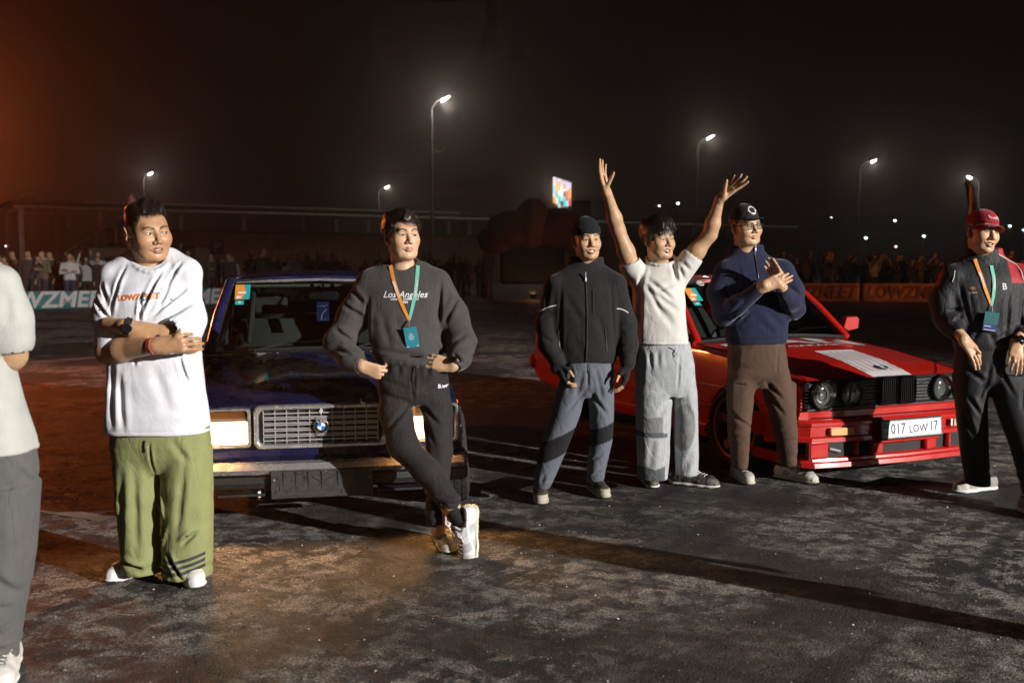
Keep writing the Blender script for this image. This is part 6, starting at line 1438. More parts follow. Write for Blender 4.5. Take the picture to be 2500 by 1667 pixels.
# ------------------------------------------------------------------ man in the black beanie
def zipper(p, S, pts, m, name, par, w=.006):
    q = np.array(pts); q[:, 1] = p.surf(S, q[:, 0], q[:, 2]) - .003; q = q[q[:, 1] < p.Y + .16]; return p.mbuild(MB().tube([tuple(x) for x in q], w / 2, 6), name, m, par)
def man_beanie():
    p = Person(ground(1385, 1235), 5.95, 'smiling man in black beanie, black zip jacket and fingerless gloves', h=.0052, hc=.0072); A = p.A; B = p.body
    h = Head(A(1432, 586, -.02), 14, 0, -3, .99); add_head(B, h, mouth=.75, smile=.9, squint=.5, wide=.98, cheek=1.1, nose=1.1, jaw=.96)
    B.cap(h.T((0, .022, -.06)), A(1430, 672, .02), .054, .062, .03); B.chain([A(1430, 675, .02), A(1430, 800), A(1430, 900)], [.06, .05, .04], .05); B.chain([A(1365, 690), A(1430, 690), A(1490, 690)], [.035, .05, .035], .04)
    for x0, x1, x2 in ((1390, 1345, 1322), (1458, 1475, 1456)): B.chain([A(1425, 900), A(x0, 960), A(x1, 1090, -.02), A(x2, 1150, -.01)], [.04, .03, .025, .02], .03)
    G = SDF(); G2 = SDF(); wa, wb = A(1362, 886, -.10), A(1531, 890, -.08)
    B.chain([A(1352, 700), A(1328, 800, .0), wa], [.035, .033, .027], .03); B.chain([A(1505, 690), A(1528, 800, .0), wb], [.035, .033, .027], .03)
    G.cap(wa - V3((-.01, 0, -.03)) * -1, wa, .036, .033, .01); G2.cap(wb + V3((0, 0, .04)), wb, .036, .033, .01)
    add_hand(B, wa, (.30, -.15, -.95), (.95, .15, .25), 1, curls=[(.35, .6, .3)] * 4, spread=.05, tdir=(.75, -.45, -.35), glove=G, k=.98); add_hand(B, wb, (-.10, -.12, -.98), (-.9, .3, .1), -1, curls=[(.30, .5, .3), (.3, .5, .3), (.35, .6, .3), (.4, .6, .3)], spread=.05, tdir=(-.62, -.5, -.55), glove=G2, k=.98)
    p.finish_body(h, (.52, .30, .165), (.40, .16, .12), mouth=.75, smile=.9, browz=.002)
    eyes(p.root, h, p.o, (8, 2), wide=.98); teeth(p.root, h, p.o, .75, .9, .98)
    for g in (G, G2): p.mesh(g, 'glove', cloth('glove_black', (.012, .012, .013), .9), .0055)
    # beanie
    S = SDF(); k = h.k
    S.ell(h.T((0, .014, .048)), V3((.086, .106, .082)) * k, h.M, .01); S.ell(h.T((0, .018, .095)), V3((.062, .075, .045)) * k, h.M, .03)
    S.fun(lambda P: (.028 - .10 * np.clip(h.L(P)[:, 1], 0, .2) - .0 - h.L(P)[:, 2]) * k, h.C, .4, .008, 'i')
    S.post.append(lambda P, d: -.0022 * (np.abs(h.L(P)[:, 2] - .055 + .1 * np.clip(h.L(P)[:, 1], 0, .2)) < .024) + .0008 * np.sin(np.arctan2(h.L(P)[:, 0], h.L(P)[:, 1]) * 90))
    p.mesh(S, 'beanie', cloth('beanie_black', (.010, .010, .012), .95, .08), .0045)
    # jacket
    S = SDF(); S.chain([A(1356, 700), A(1335, 790, .0), A(1340, 840, -.03), A(1360, 884, -.09)], [.066, .064, .056, .046], .04); S.chain([A(1503, 695), A(1526, 790, .0), A(1532, 840, -.03), A(1532, 884, -.075)], [.066, .064, .056, .046], .04)
    S.chain([A(1362, 698, .0), A(1395, 672, .02), A(1468, 672, .02), A(1497, 694, .0)], [.05, .05, .05, .05], .06)
    S.stack([p.sec(1390, 1474, 655, .060, .02), p.sec(1362, 1498, 678, .085, .01), p.sec(1340, 1516, 704, .105), p.sec(1342, 1515, 760, .118), p.sec(1352, 1510, 820, .118), p.sec(1362, 1506, 868, .120), p.sec(1366, 1504, 884, .112)], 2.3, .025)
    S.stack([p.sec(1388, 1474, 627, .066, .025), p.sec(1386, 1478, 668, .076, .02)], 2.0, .012, cap=.006); S.stack([p.sec(1396, 1467, 615, .056, .022), p.sec(1396, 1468, 650, .056, .018)], 2.0, .006, 's'); S.cap(A(1432, 618, -.10), A(1432, 646, -.10), .045, .012, .006, 's')
    S.stack([p.sec(1374, 1496, 872, .10), p.sec(1374, 1496, 910, .10)], 2.3, .005, 's')
    c = lambda x0, y0, x1, y1, am=.007, w=.012: (A(x0, y0), A(x1, y1), am, w)
    S.post += [creases([c(1368, 690, 1366, 860, .008, .01), c(1488, 690, 1496, 850, .008, .01), c(1318, 775, 1352, 760, .007), c(1325, 820, 1350, 835, .008), c(1515, 800, 1545, 790, .007), c(1518, 850, 1546, 840, .007), c(1380, 720, 1420, 790, .005, .02), c(1400, 820, 1420, 870, .005, .02), c(1455, 760, 1480, 850, .005, .02), c(1340, 690, 1330, 760, .006)], 6.0), rumple(.0028, (8, 8, 5), 1), rumple(.0010, (26, 26, 18), 0)]
    jk = p.mesh(S, 'jacket', cloth('black_softshell', (.0145, .0140, .0140), .85, .2, wr=.25))
    zm = mat('zip_dark', (.05, .05, .055), .4, .6); zx = lambda t: 1427 + 3 * math.sin(t * 3)
    zipper(p, S, [A(zx(t), 675 + 203 * t) for t in np.linspace(0, 1, 30)], zm, 'zip', jk, .009)
    q = A(1427, 678); q[1] = p.surf(S, q[0], q[2])[0] - .012; p.mbuild(MB().tube([tuple(q + V3((0, 0, .035))), tuple(q)], .004, 6).lathe([(0, -.016), (.006, -.014), (.008, -.004), (.005, .010), (0, .012)], tuple(q + V3((0, 0, -.008))), None, 10), 'zip_pull', mat('zip_pull_grey', (.42, .43, .48), .4, .4), jk)
    zipper(p, S, [A(1444, 706 + 55 * t) for t in np.linspace(0, 1, 10)], zm, 'chest_pocket_zip', jk, .006)
    for x, y in ((1362, 805), (1474, 800)): zipper(p, S, [A(x + 4 * t, y + 55 * t) for t in np.linspace(0, 1, 10)], zm, 'pocket_zip', jk, .006)
    pp = mat('reflective_piping', (.85, .85, .85), .5)
    for a, b in (((1314, 761), (1357, 744)), ((1502, 752), (1532, 763))):
        zipper(p, S, [A(a[0] + (b[0] - a[0]) * t, a[1] + (b[1] - a[1]) * t - 3 * math.sin(3.14 * t)) for t in np.linspace(0.03, .97, 14)], pp, 'sleeve_piping', jk, .006)
    # track trousers
    S = SDF(); S.stack([p.sec(1376, 1498, 870, .10), p.sec(1370, 1500, 915, .115), p.sec(1376, 1495, 940, .11), p.sec(1390, 1480, 965, .075)], 2.2, .03)
    S.stack([p.sec(1366, 1432, 935, .10), p.sec(1346, 1414, 1010, .09, -.01), p.sec(1316, 1382, 1095, .075, -.02), p.sec(1306, 1354, 1165, .062, -.01), p.sec(1306, 1342, 1190, .05, -.01)], 2.1, .02); S.stack([p.sec(1434, 1499, 935, .10), p.sec(1442, 1497, 1010, .088, -.01), p.sec(1444, 1494, 1075, .075, -.02), p.sec(1434, 1478, 1145, .062, -.01), p.sec(1434, 1474, 1172, .05, -.01)], 2.1, .016)
    c2 = lambda *a: c(*a)
    S.post += [creases([c(1432, 885, 1432, 950, .008, .008), c(1395, 890, 1385, 960, .006), c(1420, 900, 1400, 980, .006), c(1450, 890, 1470, 980, .007), c(1432, 945, 1380, 1000, .010), c(1436, 950, 1480, 1010, .010), c(1322, 1080, 1370, 1065, .006), c(1330, 1150, 1320, 1175, .008), c(1440, 1120, 1475, 1095, .008), c(1440, 1160, 1470, 1140, .008)], 6.0), rumple(.0032, (8, 8, 4.5), 2), rumple(.0012, (24, 24, 14), 1), bunch(A(0, 1170)[2], .03, .005, 120, 1)]
    Vc = lambda V: np.where(((( (V[:, 0] < A(1425, 0)[0]) & (np.abs((V[:, 2] - A(0, 1090)[2]) - (V[:, 0] - A(1350, 0)[0]) * .45) < .062)) | ((V[:, 0] >= A(1425, 0)[0]) & (np.abs((V[:, 2] - A(0, 1058)[2]) - (V[:, 0] - A(1470, 0)[0]) * .35) < .050))) & (V[:, 1] < p.Y + .03))[:, None], V3((.012, .012, .013)), V3((.115, .125, .145)))
    m = mat('cloth_grey_track', rough=.9, attr='Col', var=.08, vscale=14, bump=.3, bscale=420, sheen=.15, bdist=.0012, spec=.25); wrinkle(m, .4); tr = p.mesh(S, 'track_trousers', m, .0068, colors=Vc)
    zipper(p, S, [A(1434, 885), A(1432, 897), A(1436, 905)], M_black, 'drawstring', tr, .006)
    cols = ((.05, .045, .04), (.24, .21, .17), (.46, .42, .33), (.42, .38, .29), (.05, .05, .05), (.30, .19, .11)); shoe(p, ground(1318, 1218), -2, cols, k=.98); shoe(p, ground(1458, 1204), 12, cols, k=.98)
    for x, y0, g in ((1323, 1170, ground(1318, 1218)), (1455, 1155, ground(1458, 1204))): p.mbuild(MB().tube([A(x, y0), g + V3((0, .05, .15)), g + V3((0, .06, .06))], [.038, .036, .036], 14), 'sock', mat('sock_grey', (.10, .10, .11), .9))
man_beanie()

# ------------------------------------------------------------------ man with raised arms
def man_arms_up():
    p = Person(ground(1640, 1203), 6.29, 'dark-haired man in cream tee and stained grey sweatpants with both arms raised', h=.0055, hc=.0072); A = p.A; B = p.body
    h = Head(A(1608, 586, -.02), 30, 2, 0, 1.03); add_head(B, h, mouth=.45, smile=.1, squint=.35, wide=1.04, cheek=1.15, nose=1.05, jaw=1.08)
    B.cap(h.T((0, .022, -.06)), A(1610, 662, .03), .058, .068, .03); B.chain([A(1612, 668, .03), A(1614, 760), A(1618, 880)], [.06, .05, .04], .05)
    for a, dy in ((1595, 0), (1674, .05)): B.chain([A(1620, 890), A(a, 960, dy), A(a, 1080, dy), A(a, 1120, dy)], [.04, .03, .025, .02], .03)
    sA, eA, wA = A(1548, 668), A(1508, 560, -.06), A(1482, 470, -.16); sB, eB, wB = A(1668, 655), A(1733, 572, -.05), A(1757, 486, -.13)
    B.chain([A(1612, 680, .02), sA], [.05, .056], .04); B.chain([A(1612, 680, .02), sB], [.05, .056], .04)
    B.chain([sA, sA + (eA - sA) * .5, eA, eA + (wA - eA) * .3, wA], [.056, .052, .042, .043, .028], .03); B.chain([sB, sB + (eB - sB) * .5, eB, eB + (wB - eB) * .3, wB], [.056, .052, .042, .043, .028], .03)
    add_hand(B, wA, (-.26, -.15, .95), (.80, -.50, .2), -1, curls=[(.10, .15, .1), (.05, .12, .1), (.05, .15, .1), (.10, .2, .1)], spread=.10, tdir=(.42, -.35, .85), tcurl=.02, k=1.05)
    add_hand(B, wB, (.72, -.20, .66), (-.45, -.60, .66), 1, curls=[(-.12, .10, .1), (-.05, .15, .1), (.05, .2, .15), (.15, .25, .15)], spread=.16, tdir=(.02, -.45, .9), tcurl=.05, k=1.05)
    p.finish_body(h, (.50, .30, .17), (.40, .17, .13), z0=-.24, D=.24, mouth=.45, smile=.1, browz=.003)
    eyes(p.root, h, p.o, (8, -2), wide=1.04); teeth(p.root, h, p.o, .45, .1, 1.0)
    hair_shell(p, h, M_hair, top=.036, side=.024, zf=.058, side_z=-.006, nape=-.045, strands=2200, slen=.048, fringe=.0, seed=8, flow='forward', messy=.34, lift=.012)
    # tee
    S = SDF(); q1, q2 = sA + (eA - sA) * .17, sB + (eB - sB) * .30
    S.cap(A(1572, 690, .01), q1, .075, .074, .04); S.cap(q1 + (eA - sA) * .10, q1 + (eA - sA) * .6, .060, .085, .006, 's'); S.cap(A(1648, 685, .01), q2, .075, .072, .04); S.cap(q2 + (eB - sB) * .10, q2 + (eB - sB) * .6, .060, .085, .006, 's')
    S.stack([p.sec(1576, 1652, 640, .058, .03), p.sec(1560, 1662, 660, .085, .02), p.sec(1548, 1668, 690, .110), p.sec(1545, 1672, 730, .125), p.sec(1546, 1673, 790, .128), p.sec(1548, 1680, 838, .128)], 2.4, .03, cap=.006)
    S.stack([p.sec(1556, 1672, 822, .112), p.sec(1556, 1674, 870, .112)], 2.4, .005, 's')
    nk = [A(1614 + 36 * math.cos(t), 633 + 14 * math.sin(t), .015 - .065 * math.sin(t)) for t in np.linspace(0, 6.283, 20)]
    for a, b in zip(nk[:-1], nk[1:]): S.cap(a, b, .009, .009, .006)
    S.ell(A(1614, 626, .0), (.076, .068, .055), None, .006, 's')
    c = lambda x0, y0, x1, y1, am=.012, w=.012: (A(x0, y0), A(x1, y1), am, w)
    S.post += [creases([c(1562, 660, 1555, 720, .010), c(1575, 640, 1560, 700, .008), c(1640, 640, 1648, 690, .016, .013), c(1648, 690, 1600, 705, .010, .013), c(1575, 680, 1640, 735, .012, .014), c(1585, 710, 1650, 760, .010, .016), c(1570, 690, 1612, 770, .010, .014), c(1560, 700, 1555, 830, .008, .014), c(1600, 740, 1640, 800, .006, .02), c(1652, 650, 1665, 680, .010), c(1660, 640, 1680, 660, .008)], 6.3), rumple(.0030, (8, 8, 5), 0), rumple(.0012, (24, 24, 14), 1), groove(A(0, 830)[2]), bunch(A(0, 760)[2], .08, .0035, 48, 2, (.9, 0))]
    tee = p.mesh(S, 'tee', cloth('cream_tee', (.60, .575, .53), wr=.2))
    q = A(1744, 566, -.05); p.mbuild(MB().tube([tuple(eB + V3((0, 0, .05)) + .046 * V3((math.cos(t) * .9, math.sin(t), math.cos(t) * .25))) for t in np.linspace(0, 6.283, 20)[:-1]], .004, 5, closed=True), 'cord_bracelet', M_black)
    # sweatpants
    S = SDF(); S.stack([p.sec(1551, 1684, 832, .115), p.sec(1550, 1696, 890, .126), p.sec(1554, 1697, 935, .116), p.sec(1560, 1694, 968, .095)], 2.2, .03)
    S.stack([p.sec(1562, 1640, 885, .09), p.sec(1550, 1642, 955, .115), p.sec(1552, 1638, 1040, .105), p.sec(1556, 1632, 1120, .095), p.sec(1558, 1630, 1168, .09)], 2.1, .02, cap=.008); S.stack([p.sec(1640, 1690, 885, .09, .01), p.sec(1640, 1702, 955, .115, .03), p.sec(1644, 1704, 1040, .105, .05), p.sec(1648, 1706, 1110, .095, .06), p.sec(1650, 1704, 1158, .09, .06)], 2.1, .014, cap=.008)
    S.post += [creases([c(1652, 860, 1648, 950, .007, .008), c(1580, 850, 1585, 900, .008), c(1600, 850, 1600, 895, .006), c(1566, 860, 1562, 940, .008), c(1648, 950, 1600, 1010, .007, .02), c(1632, 1070, 1620, 1150, .010), c(1590, 1060, 1580, 1150, .006, .02), c(1690, 1100, 1665, 1150, .007, .02), c(1660, 960, 1690, 1030, .005, .02)], 6.3), rumple(.0036, (7, 7, 4), 1), rumple(.0012, (24, 24, 12), 2), bunch(A(0, 838)[2], .018, .0025, 60, 1)]
    def stain(V):
        x, z = V[:, 0], V[:, 2]; cA, cB = A(1600, 0)[0], A(1682, 0)[0]; n = wob(V, 18, 1) * .012; col = np.tile(V3((.37, .38, .39)), (len(V), 1))
        m = ((np.abs(x - cA + n) < .062) & (z < A(0, 1012)[2] + n * .5) & (z > A(0, 1062)[2])) | (((x - cB) / .068) ** 2 + ((z - A(0, 1040)[2]) / .15) ** 2 + n * 8 < 1); col[m] = col[m] * [.55, .54, .52]
        m2 = (np.abs(z - A(0, 1056)[2] + .05 * (x - cA)) < .016) & (np.abs(x - cA) < .10) & (V[:, 1] < 6.35); m2 |= (z < A(0, 1135)[2] + .01 * np.sin(x * 40)) & (x < A(1634, 0)[0]); col[m2] = (.10, .105, .11)
        return col * (1 + .06 * wob(V, 90, 0)[:, None])
    m = mat('cloth_grey_fleece', rough=.95, attr='Col', var=.10, vscale=120, bump=.4, bscale=420, sheen=.2, bdist=.0012, spec=.2); wrinkle(m, .4); tr = p.mesh(S, 'sweatpants', m, .0066, colors=stain)
    cs = np.array([A(1630, 843), A(1638, 848), A(1646, 845), A(1642, 850), A(1645, 860), A(1641, 866), A(1639, 858), A(1642, 850)]); cs[:, 1] = p.surf(S, cs[:, 0], cs[:, 2]) - .01; p.mbuild(MB().tube([tuple(q) for q in cs], .0032, 5), 'drawstring', mat('cord_cream', (.6, .58, .54), .8), tr)
    cols = ((.030, .024, .022), (.08, .07, .06), (.10, .085, .07), (.66, .64, .56), (.66, .64, .6), (.04, .035, .03)); g1, g2 = ground(1582, 1180), ground(1690, 1186); shoe(p, g1, 3, cols, k=.98); shoe(p, g2, 62, cols, k=1.02)
    for x, dy, g in ((1592, 0, g1 + V3((0, .06, 0))), (1676, .06, g2 + V3((-.06, .03, 0)))): p.mbuild(MB().tube([A(x, 1120, dy), g + V3((0, 0, .15)), g + V3((0, 0, .06))], [.038, .036, .036], 14), 'sock', mat('sock_black', (.012, .012, .012), .9))
man_arms_up()
# ------------------------------------------------------------------ clapping man with flat-brimmed cap
def cap_crown(p, h, m, col_name, brim, zc=.046, top=.088, tiltfront=.0, hh=.0048):
    S = SDF(); k = h.k; S.ell(h.T((0, .014, .046)), V3((.083, .104, top)) * k, h.M, .01)
    S.fun(lambda P: (zc - .16 * np.clip(h.L(P)[:, 1] + .02, 0, .2) - h.L(P)[:, 2]) * k, h.C, .4, .004, 'i')
    def seam(P, d):
        q = h.L(P); a = np.arctan2(q[:, 0], q[:, 1] - .014); return .0012 * np.exp(-((np.abs(((a / (math.pi / 3)) % 1) - .5) - .5) * 18) ** 2)
    S.post.append(seam); o = p.mesh(S, col_name, m, hh)
    return o, S
def brim(p, h, par, m, flat=True, z=.048, ln=.078, w=.088, drop=.0):
    V = []; nu, nv = 16, 8
    for sg in (0, 1):
        for j in range(nv + 1):
            for i in range(nu + 1):
                u = -1 + 2 * i / nu; v = j / nv; x = w * u; y0 = -.088 * math.sqrt(max(0, 1 - (u * .92) ** 2)) + .012; y1 = y0 - ln * math.sqrt(max(0.02, 1 - abs(u) ** 3.2))
                V.append(h.T((x, y0 + (y1 - y0) * v, z - (0 if flat else .030 * u * u) - drop * v - .004 * sg)))
    N = nu + 1; o = N * (nv + 1); F = []
    for j in range(nv):
        for i in range(nu): q = (j * N + i, j * N + i + 1, (j + 1) * N + i + 1, (j + 1) * N + i); F += [q, tuple(o + a for a in q[::-1])]
    rim = list(range(N)) + [(j + 1) * N - 1 for j in range(1, nv + 1)] + [nv * N + i for i in range(nu - 1, -1, -1)] + [j * N for j in range(nv - 1, 0, -1)]
    for a, b in zip(rim, rim[1:] + rim[:1]): F.append((a, b, o + b, o + a))
    return p.mbuild(MB().add(V, F), 'brim', m, par, 40)
def head_disc(p, h, par, parts, top=.088, name='badge'):
    """flat print wrapped on the front of a cap; parts (outline in x,z, material)"""
    for kk, (pts, m) in enumerate(parts): p.mbuild(MB().add([h.T((x, -(.104 + .0035 + .0012 * kk) * math.sqrt(max(.05, 1 - ((z - .046) / top) ** 2 - (x / .083) ** 2)) + .014, z)) for x, z in pts], [tuple(range(len(pts)))]), name, m, par, None)
def man_clapping():
    p = Person(ground(1870, 1190), 6.42, 'man in navy half-zip sweatshirt, glasses and dark flat-brimmed cap, clapping', h=.0052, hc=.0074); A = p.A; B = p.body
    h = Head(A(1820, 553, -.02), 24, 0, -4, 1.03); add_head(B, h, smile=.8, squint=.55, wide=1.05, cheek=1.2, nose=1.0, jaw=1.1)
    B.cap(h.T((0, .022, -.06)), A(1822, 640, .03), .060, .070, .03); B.chain([A(1824, 640, .03), A(1835, 750), A(1848, 860)], [.06, .05, .04], .05); B.chain([A(1775, 660), A(1830, 655), A(1905, 660)], [.035, .05, .035], .04)
    for x0, x1, x2, dy in ((1815, 1803, 1806, 0), (1885, 1908, 1925, 0)): B.chain([A(1848, 850), A(x0, 920, dy), A(x1, 1030, dy), A(x2, 1080, dy)], [.04, .03, .025, .02], .03)
    eA, wA, eB, wB = A(1768, 762, -.06), A(1856, 704, -.27), A(1938, 752, -.05), A(1910, 704, -.25)
    B.chain([A(1772, 660), eA, wA], [.035, .034, .029], .03); B.chain([A(1912, 660), eB, wB], [.035, .034, .029], .03); B.cap(wA, wA + (wA - eA) * .12, .029, .029, .02); B.cap(wB, wB + (wB - eB) * .12, .029, .029, .02)
    add_hand(B, wA + V3((.012, -.008, .008)), (.82, -.08, .36), (.30, .92, .10), -1, curls=[(.18, .30, .2), (.18, .32, .22), (.22, .35, .25), (.26, .4, .25)], spread=.0, tdir=(.60, -.15, .70), k=1.06); add_hand(B, wB + V3((-.008, .02, .01)), (-.40, -.04, .88), (-.45, -.85, -.2), 1, curls=[(.10, .35, .25)] * 4, spread=.02, tdir=(-.2, -.35, .85), k=1.06)
    p.finish_body(h, (.52, .31, .18), (.42, .19, .14), smile=.8, browz=-.001)
    eyes(p.root, h, p.o, (6, -2), wide=1.05)
    hair_shell(p, h, M_hair, top=.004, side=.005, zf=.07, side_z=-.012, nape=-.045, strands=200, slen=.02, seed=4, lift=.002)
    nv = cloth('cap_navy', (.012, .013, .017), .85, .2); cp, CS = cap_crown(p, h, nv, 'cap', None, .044, .098); brim(p, h, cp, nv, True, .047, .070, .080)
    mw = mat('badge_white', (.70, .68, .66), .6); mr = mat('badge_red', (.35, .05, .04), .6); circ = [(.0 + .026 * math.cos(t), .096 + .026 * math.sin(t)) for t in np.linspace(0, 6.283, 21)[:-1]]
    head_disc(p, h, cp, [(circ, mw), ([(-.034, .090), (.034, .090), (.034, .099), (-.034, .099)], mr), ([(-.030, .0925), (.030, .0925), (.030, .0965), (-.030, .0965)], mw), ([(-.018, .082), (.018, .082), (.018, .086), (-.018, .086)], nv), ([(-.016, .104), (.016, .104), (.016, .109), (-.016, .109)], nv)], .098)
    gm = mat('glasses_frame', (.008, .008, .008), .25); gl = MB(); fr = []
    for s in (-1, 1):
        pts = [h.T((s * .034 * 1.05 + .024 * x, -.104 + .006 * abs(x), -.002 + .0155 * z)) for x, z in ((-1, .8), (-.8, 1), (.8, 1), (1, .8), (.95, -.5), (.7, -1), (-.7, -1), (-.95, -.5))]
        gl.tube([tuple(q) for q in pts], .0018, 5, closed=True); gl.tube([tuple(h.T((s * .060, -.100, .008))), tuple(h.T((s * .079, -.085, .009))), tuple(h.T((s * .086, .0, .006))), tuple(h.T((s * .084, .02, .0)))], .0018, 5)
        fr.append(pts)
    gl.tube([tuple(h.T((-.012, -.106, .004))), tuple(h.T((0, -.108, .007))), tuple(h.T((.012, -.106, .004)))], .0018, 5); go = p.mbuild(gl, 'glasses', gm)
    for pts in fr: p.mbuild(MB().add(pts, [tuple(range(8))]), 'lens', M_clear, go, None)
    # sweatshirt
    S = SDF(); S.chain([A(1772, 664), A(1755, 715, -.01), eA + V3((0, 0, -.01)), A(1800, 748, -.16), wA - V3((.012, -.02, .012))], [.075, .072, .066, .058, .044], .04); S.chain([A(1912, 664), A(1934, 710, -.01), eB, A(1930, 735, -.14), wB + V3((.010, .015, -.018))], [.072, .070, .064, .056, .044], .04)
    S.chain([A(1778, 662, .01), A(1800, 640, .03), A(1850, 640, .03), A(1900, 660, .01)], [.055, .052, .052, .055], .06)
    S.stack([p.sec(1784, 1862, 620, .060, .025), p.sec(1768, 1890, 640, .085, .02), p.sec(1755, 1925, 668, .115, .01), p.sec(1760, 1924, 720, .130), p.sec(1768, 1922, 780, .138), p.sec(1772, 1920, 822, .138), p.sec(1776, 1917, 838, .125)], 2.3, .03)
    S.stack([p.sec(1780, 1862, 600, .066, .03), p.sec(1778, 1866, 632, .075, .025)], 2.0, .012, cap=.006); S.stack([p.sec(1790, 1854, 590, .057, .026), p.sec(1790, 1854, 622, .057, .022)], 2.0, .006, 's'); S.cap(A(1836, 590, -.10), A(1838, 622, -.10), .05, .014, .006, 's')
    S.stack([p.sec(1786, 1906, 826, .11), p.sec(1786, 1906, 870, .11)], 2.3, .005, 's')
    c = lambda x0, y0, x1, y1, am=.009, w=.012: (A(x0, y0), A(x1, y1), am, w)
    S.post += [creases([c(1760, 690, 1775, 740, .008), c(1762, 770, 1800, 730, .010), c(1775, 790, 1820, 740, .012), c(1790, 790, 1825, 755, .010), c(1800, 650, 1790, 720, .006), c(1880, 640, 1900, 690, .006), c(1920, 700, 1945, 720, .007), c(1780, 800, 1790, 835, .006), c(1860, 760, 1905, 800, .006, .02), c(1840, 780, 1880, 815, .005, .02), c(1770, 826, 1915, 824, .006, .008)], 6.45), rumple(.0030, (7, 7, 5), 2), rumple(.0010, (24, 24, 18), 1), bunch(A(0, 770)[2], .07, .004, 50, 1, (.9, 0))]
    sw = p.mesh(S, 'sweatshirt', cloth('navy_sweat', (.0165, .019, .045), .95, .3, wr=.22)); zm = mat('zip_dark', (.05, .05, .055), .4, .6)
    zipper(p, S, [A(1838 + 3 * t, 608 + 70 * t) for t in np.linspace(.1, 1, 14)], zm, 'zip', sw, .008); q = A(1840, 610); q[1] = p.surf(S, q[0], q[2])[0] - .01; p.mbuild(MB().box(tuple(q), (.010, .005, .026), bev=.002).tube([tuple(q + V3((0, 0, .012))), tuple(q + V3((.001, 0, .04)))], .0035, 6), 'zip_pull', mat('zip_pull_bright', (.75, .75, .75), .3, .5), sw)
    # cargo trousers
    S = SDF(); S.stack([p.sec(1780, 1914, 830, .115), p.sec(1778, 1922, 880, .125), p.sec(1782, 1922, 915, .12), p.sec(1800, 1900, 945, .08)], 2.2, .03)
    S.stack([p.sec(1778, 1850, 900, .11), p.sec(1776, 1838, 980, .10, -.01), p.sec(1776, 1832, 1050, .088, -.02), p.sec(1784, 1828, 1120, .068), p.sec(1788, 1826, 1144, .058)], 2.1, .02); S.stack([p.sec(1850, 1924, 900, .11), p.sec(1868, 1940, 980, .10, -.01), p.sec(1888, 1946, 1050, .085, -.01), p.sec(1902, 1944, 1110, .068, .02), p.sec(1906, 1944, 1135, .058, .03)], 2.1, .016)
    S.box(A(1789, 965, -.02), (.05, .15, .20), .02, None, .02); S.box(A(1931, 965, .0), (.04, .13, .18), .018, None, .02)
    S.post += [creases([c(1890, 842, 1885, 910, .005, .008), c(1852, 920, 1810, 960, .009), c(1850, 925, 1825, 1000, .007), c(1858, 925, 1900, 970, .009), c(1870, 960, 1905, 1010, .007), c(1780, 1010, 1830, 1040, .009), c(1785, 1050, 1830, 1035, .009), c(1780, 1080, 1828, 1060, .009), c(1890, 1050, 1940, 1030, .008), c(1895, 1080, 1942, 1065, .008), c(1795, 845, 1788, 900, .007), c(1780, 932, 1815, 934, .007, .007)], 6.45), rumple(.0034, (8, 8, 5), 0), rumple(.0014, (24, 24, 14), 2), bunch(A(0, 1110)[2], .05, .005, 90, 2)]
    tr = p.mesh(S, 'cargo_trousers', cloth('brown_cargo', (.088, .050, .034), .85, .12, wr=.3)); zipper(p, S, [A(1779, 934), A(1796, 931), A(1814, 934)], mat('flap_seam', (.04, .022, .015), .9), 'pocket_flap', tr, .006); q = A(1889, 838); q[1] = p.surf(S, q[0], q[2])[0] - .002; p.mbuild(MB().lathe([(0, .003), (.006, .002), (.007, 0)], tuple(q), FRONT, 12), 'button', M_chrome, tr)
    cols = ((.34, .33, .31), (.62, .60, .55), (.56, .52, .44), (.50, .46, .38), (.80, .80, .78), (.6, .58, .55)); g1, g2 = ground(1810, 1172), ground(1938, 1172); shoe(p, g1, 4, cols, k=1.02); shoe(p, g2, 40, cols, k=1.02)
    for x, y0, dy, g in ((1806, 1115, 0, g1 + V3((0, .06, 0))), (1925, 1110, .02, g2 + V3((-.035, .05, 0)))): p.mbuild(MB().tube([A(x, y0, dy), g + V3((0, 0, .15)), g + V3((0, 0, .06))], [.040, .036, .036], 14), 'sock', mat('sock_dark', (.03, .025, .02), .9))
man_clapping()

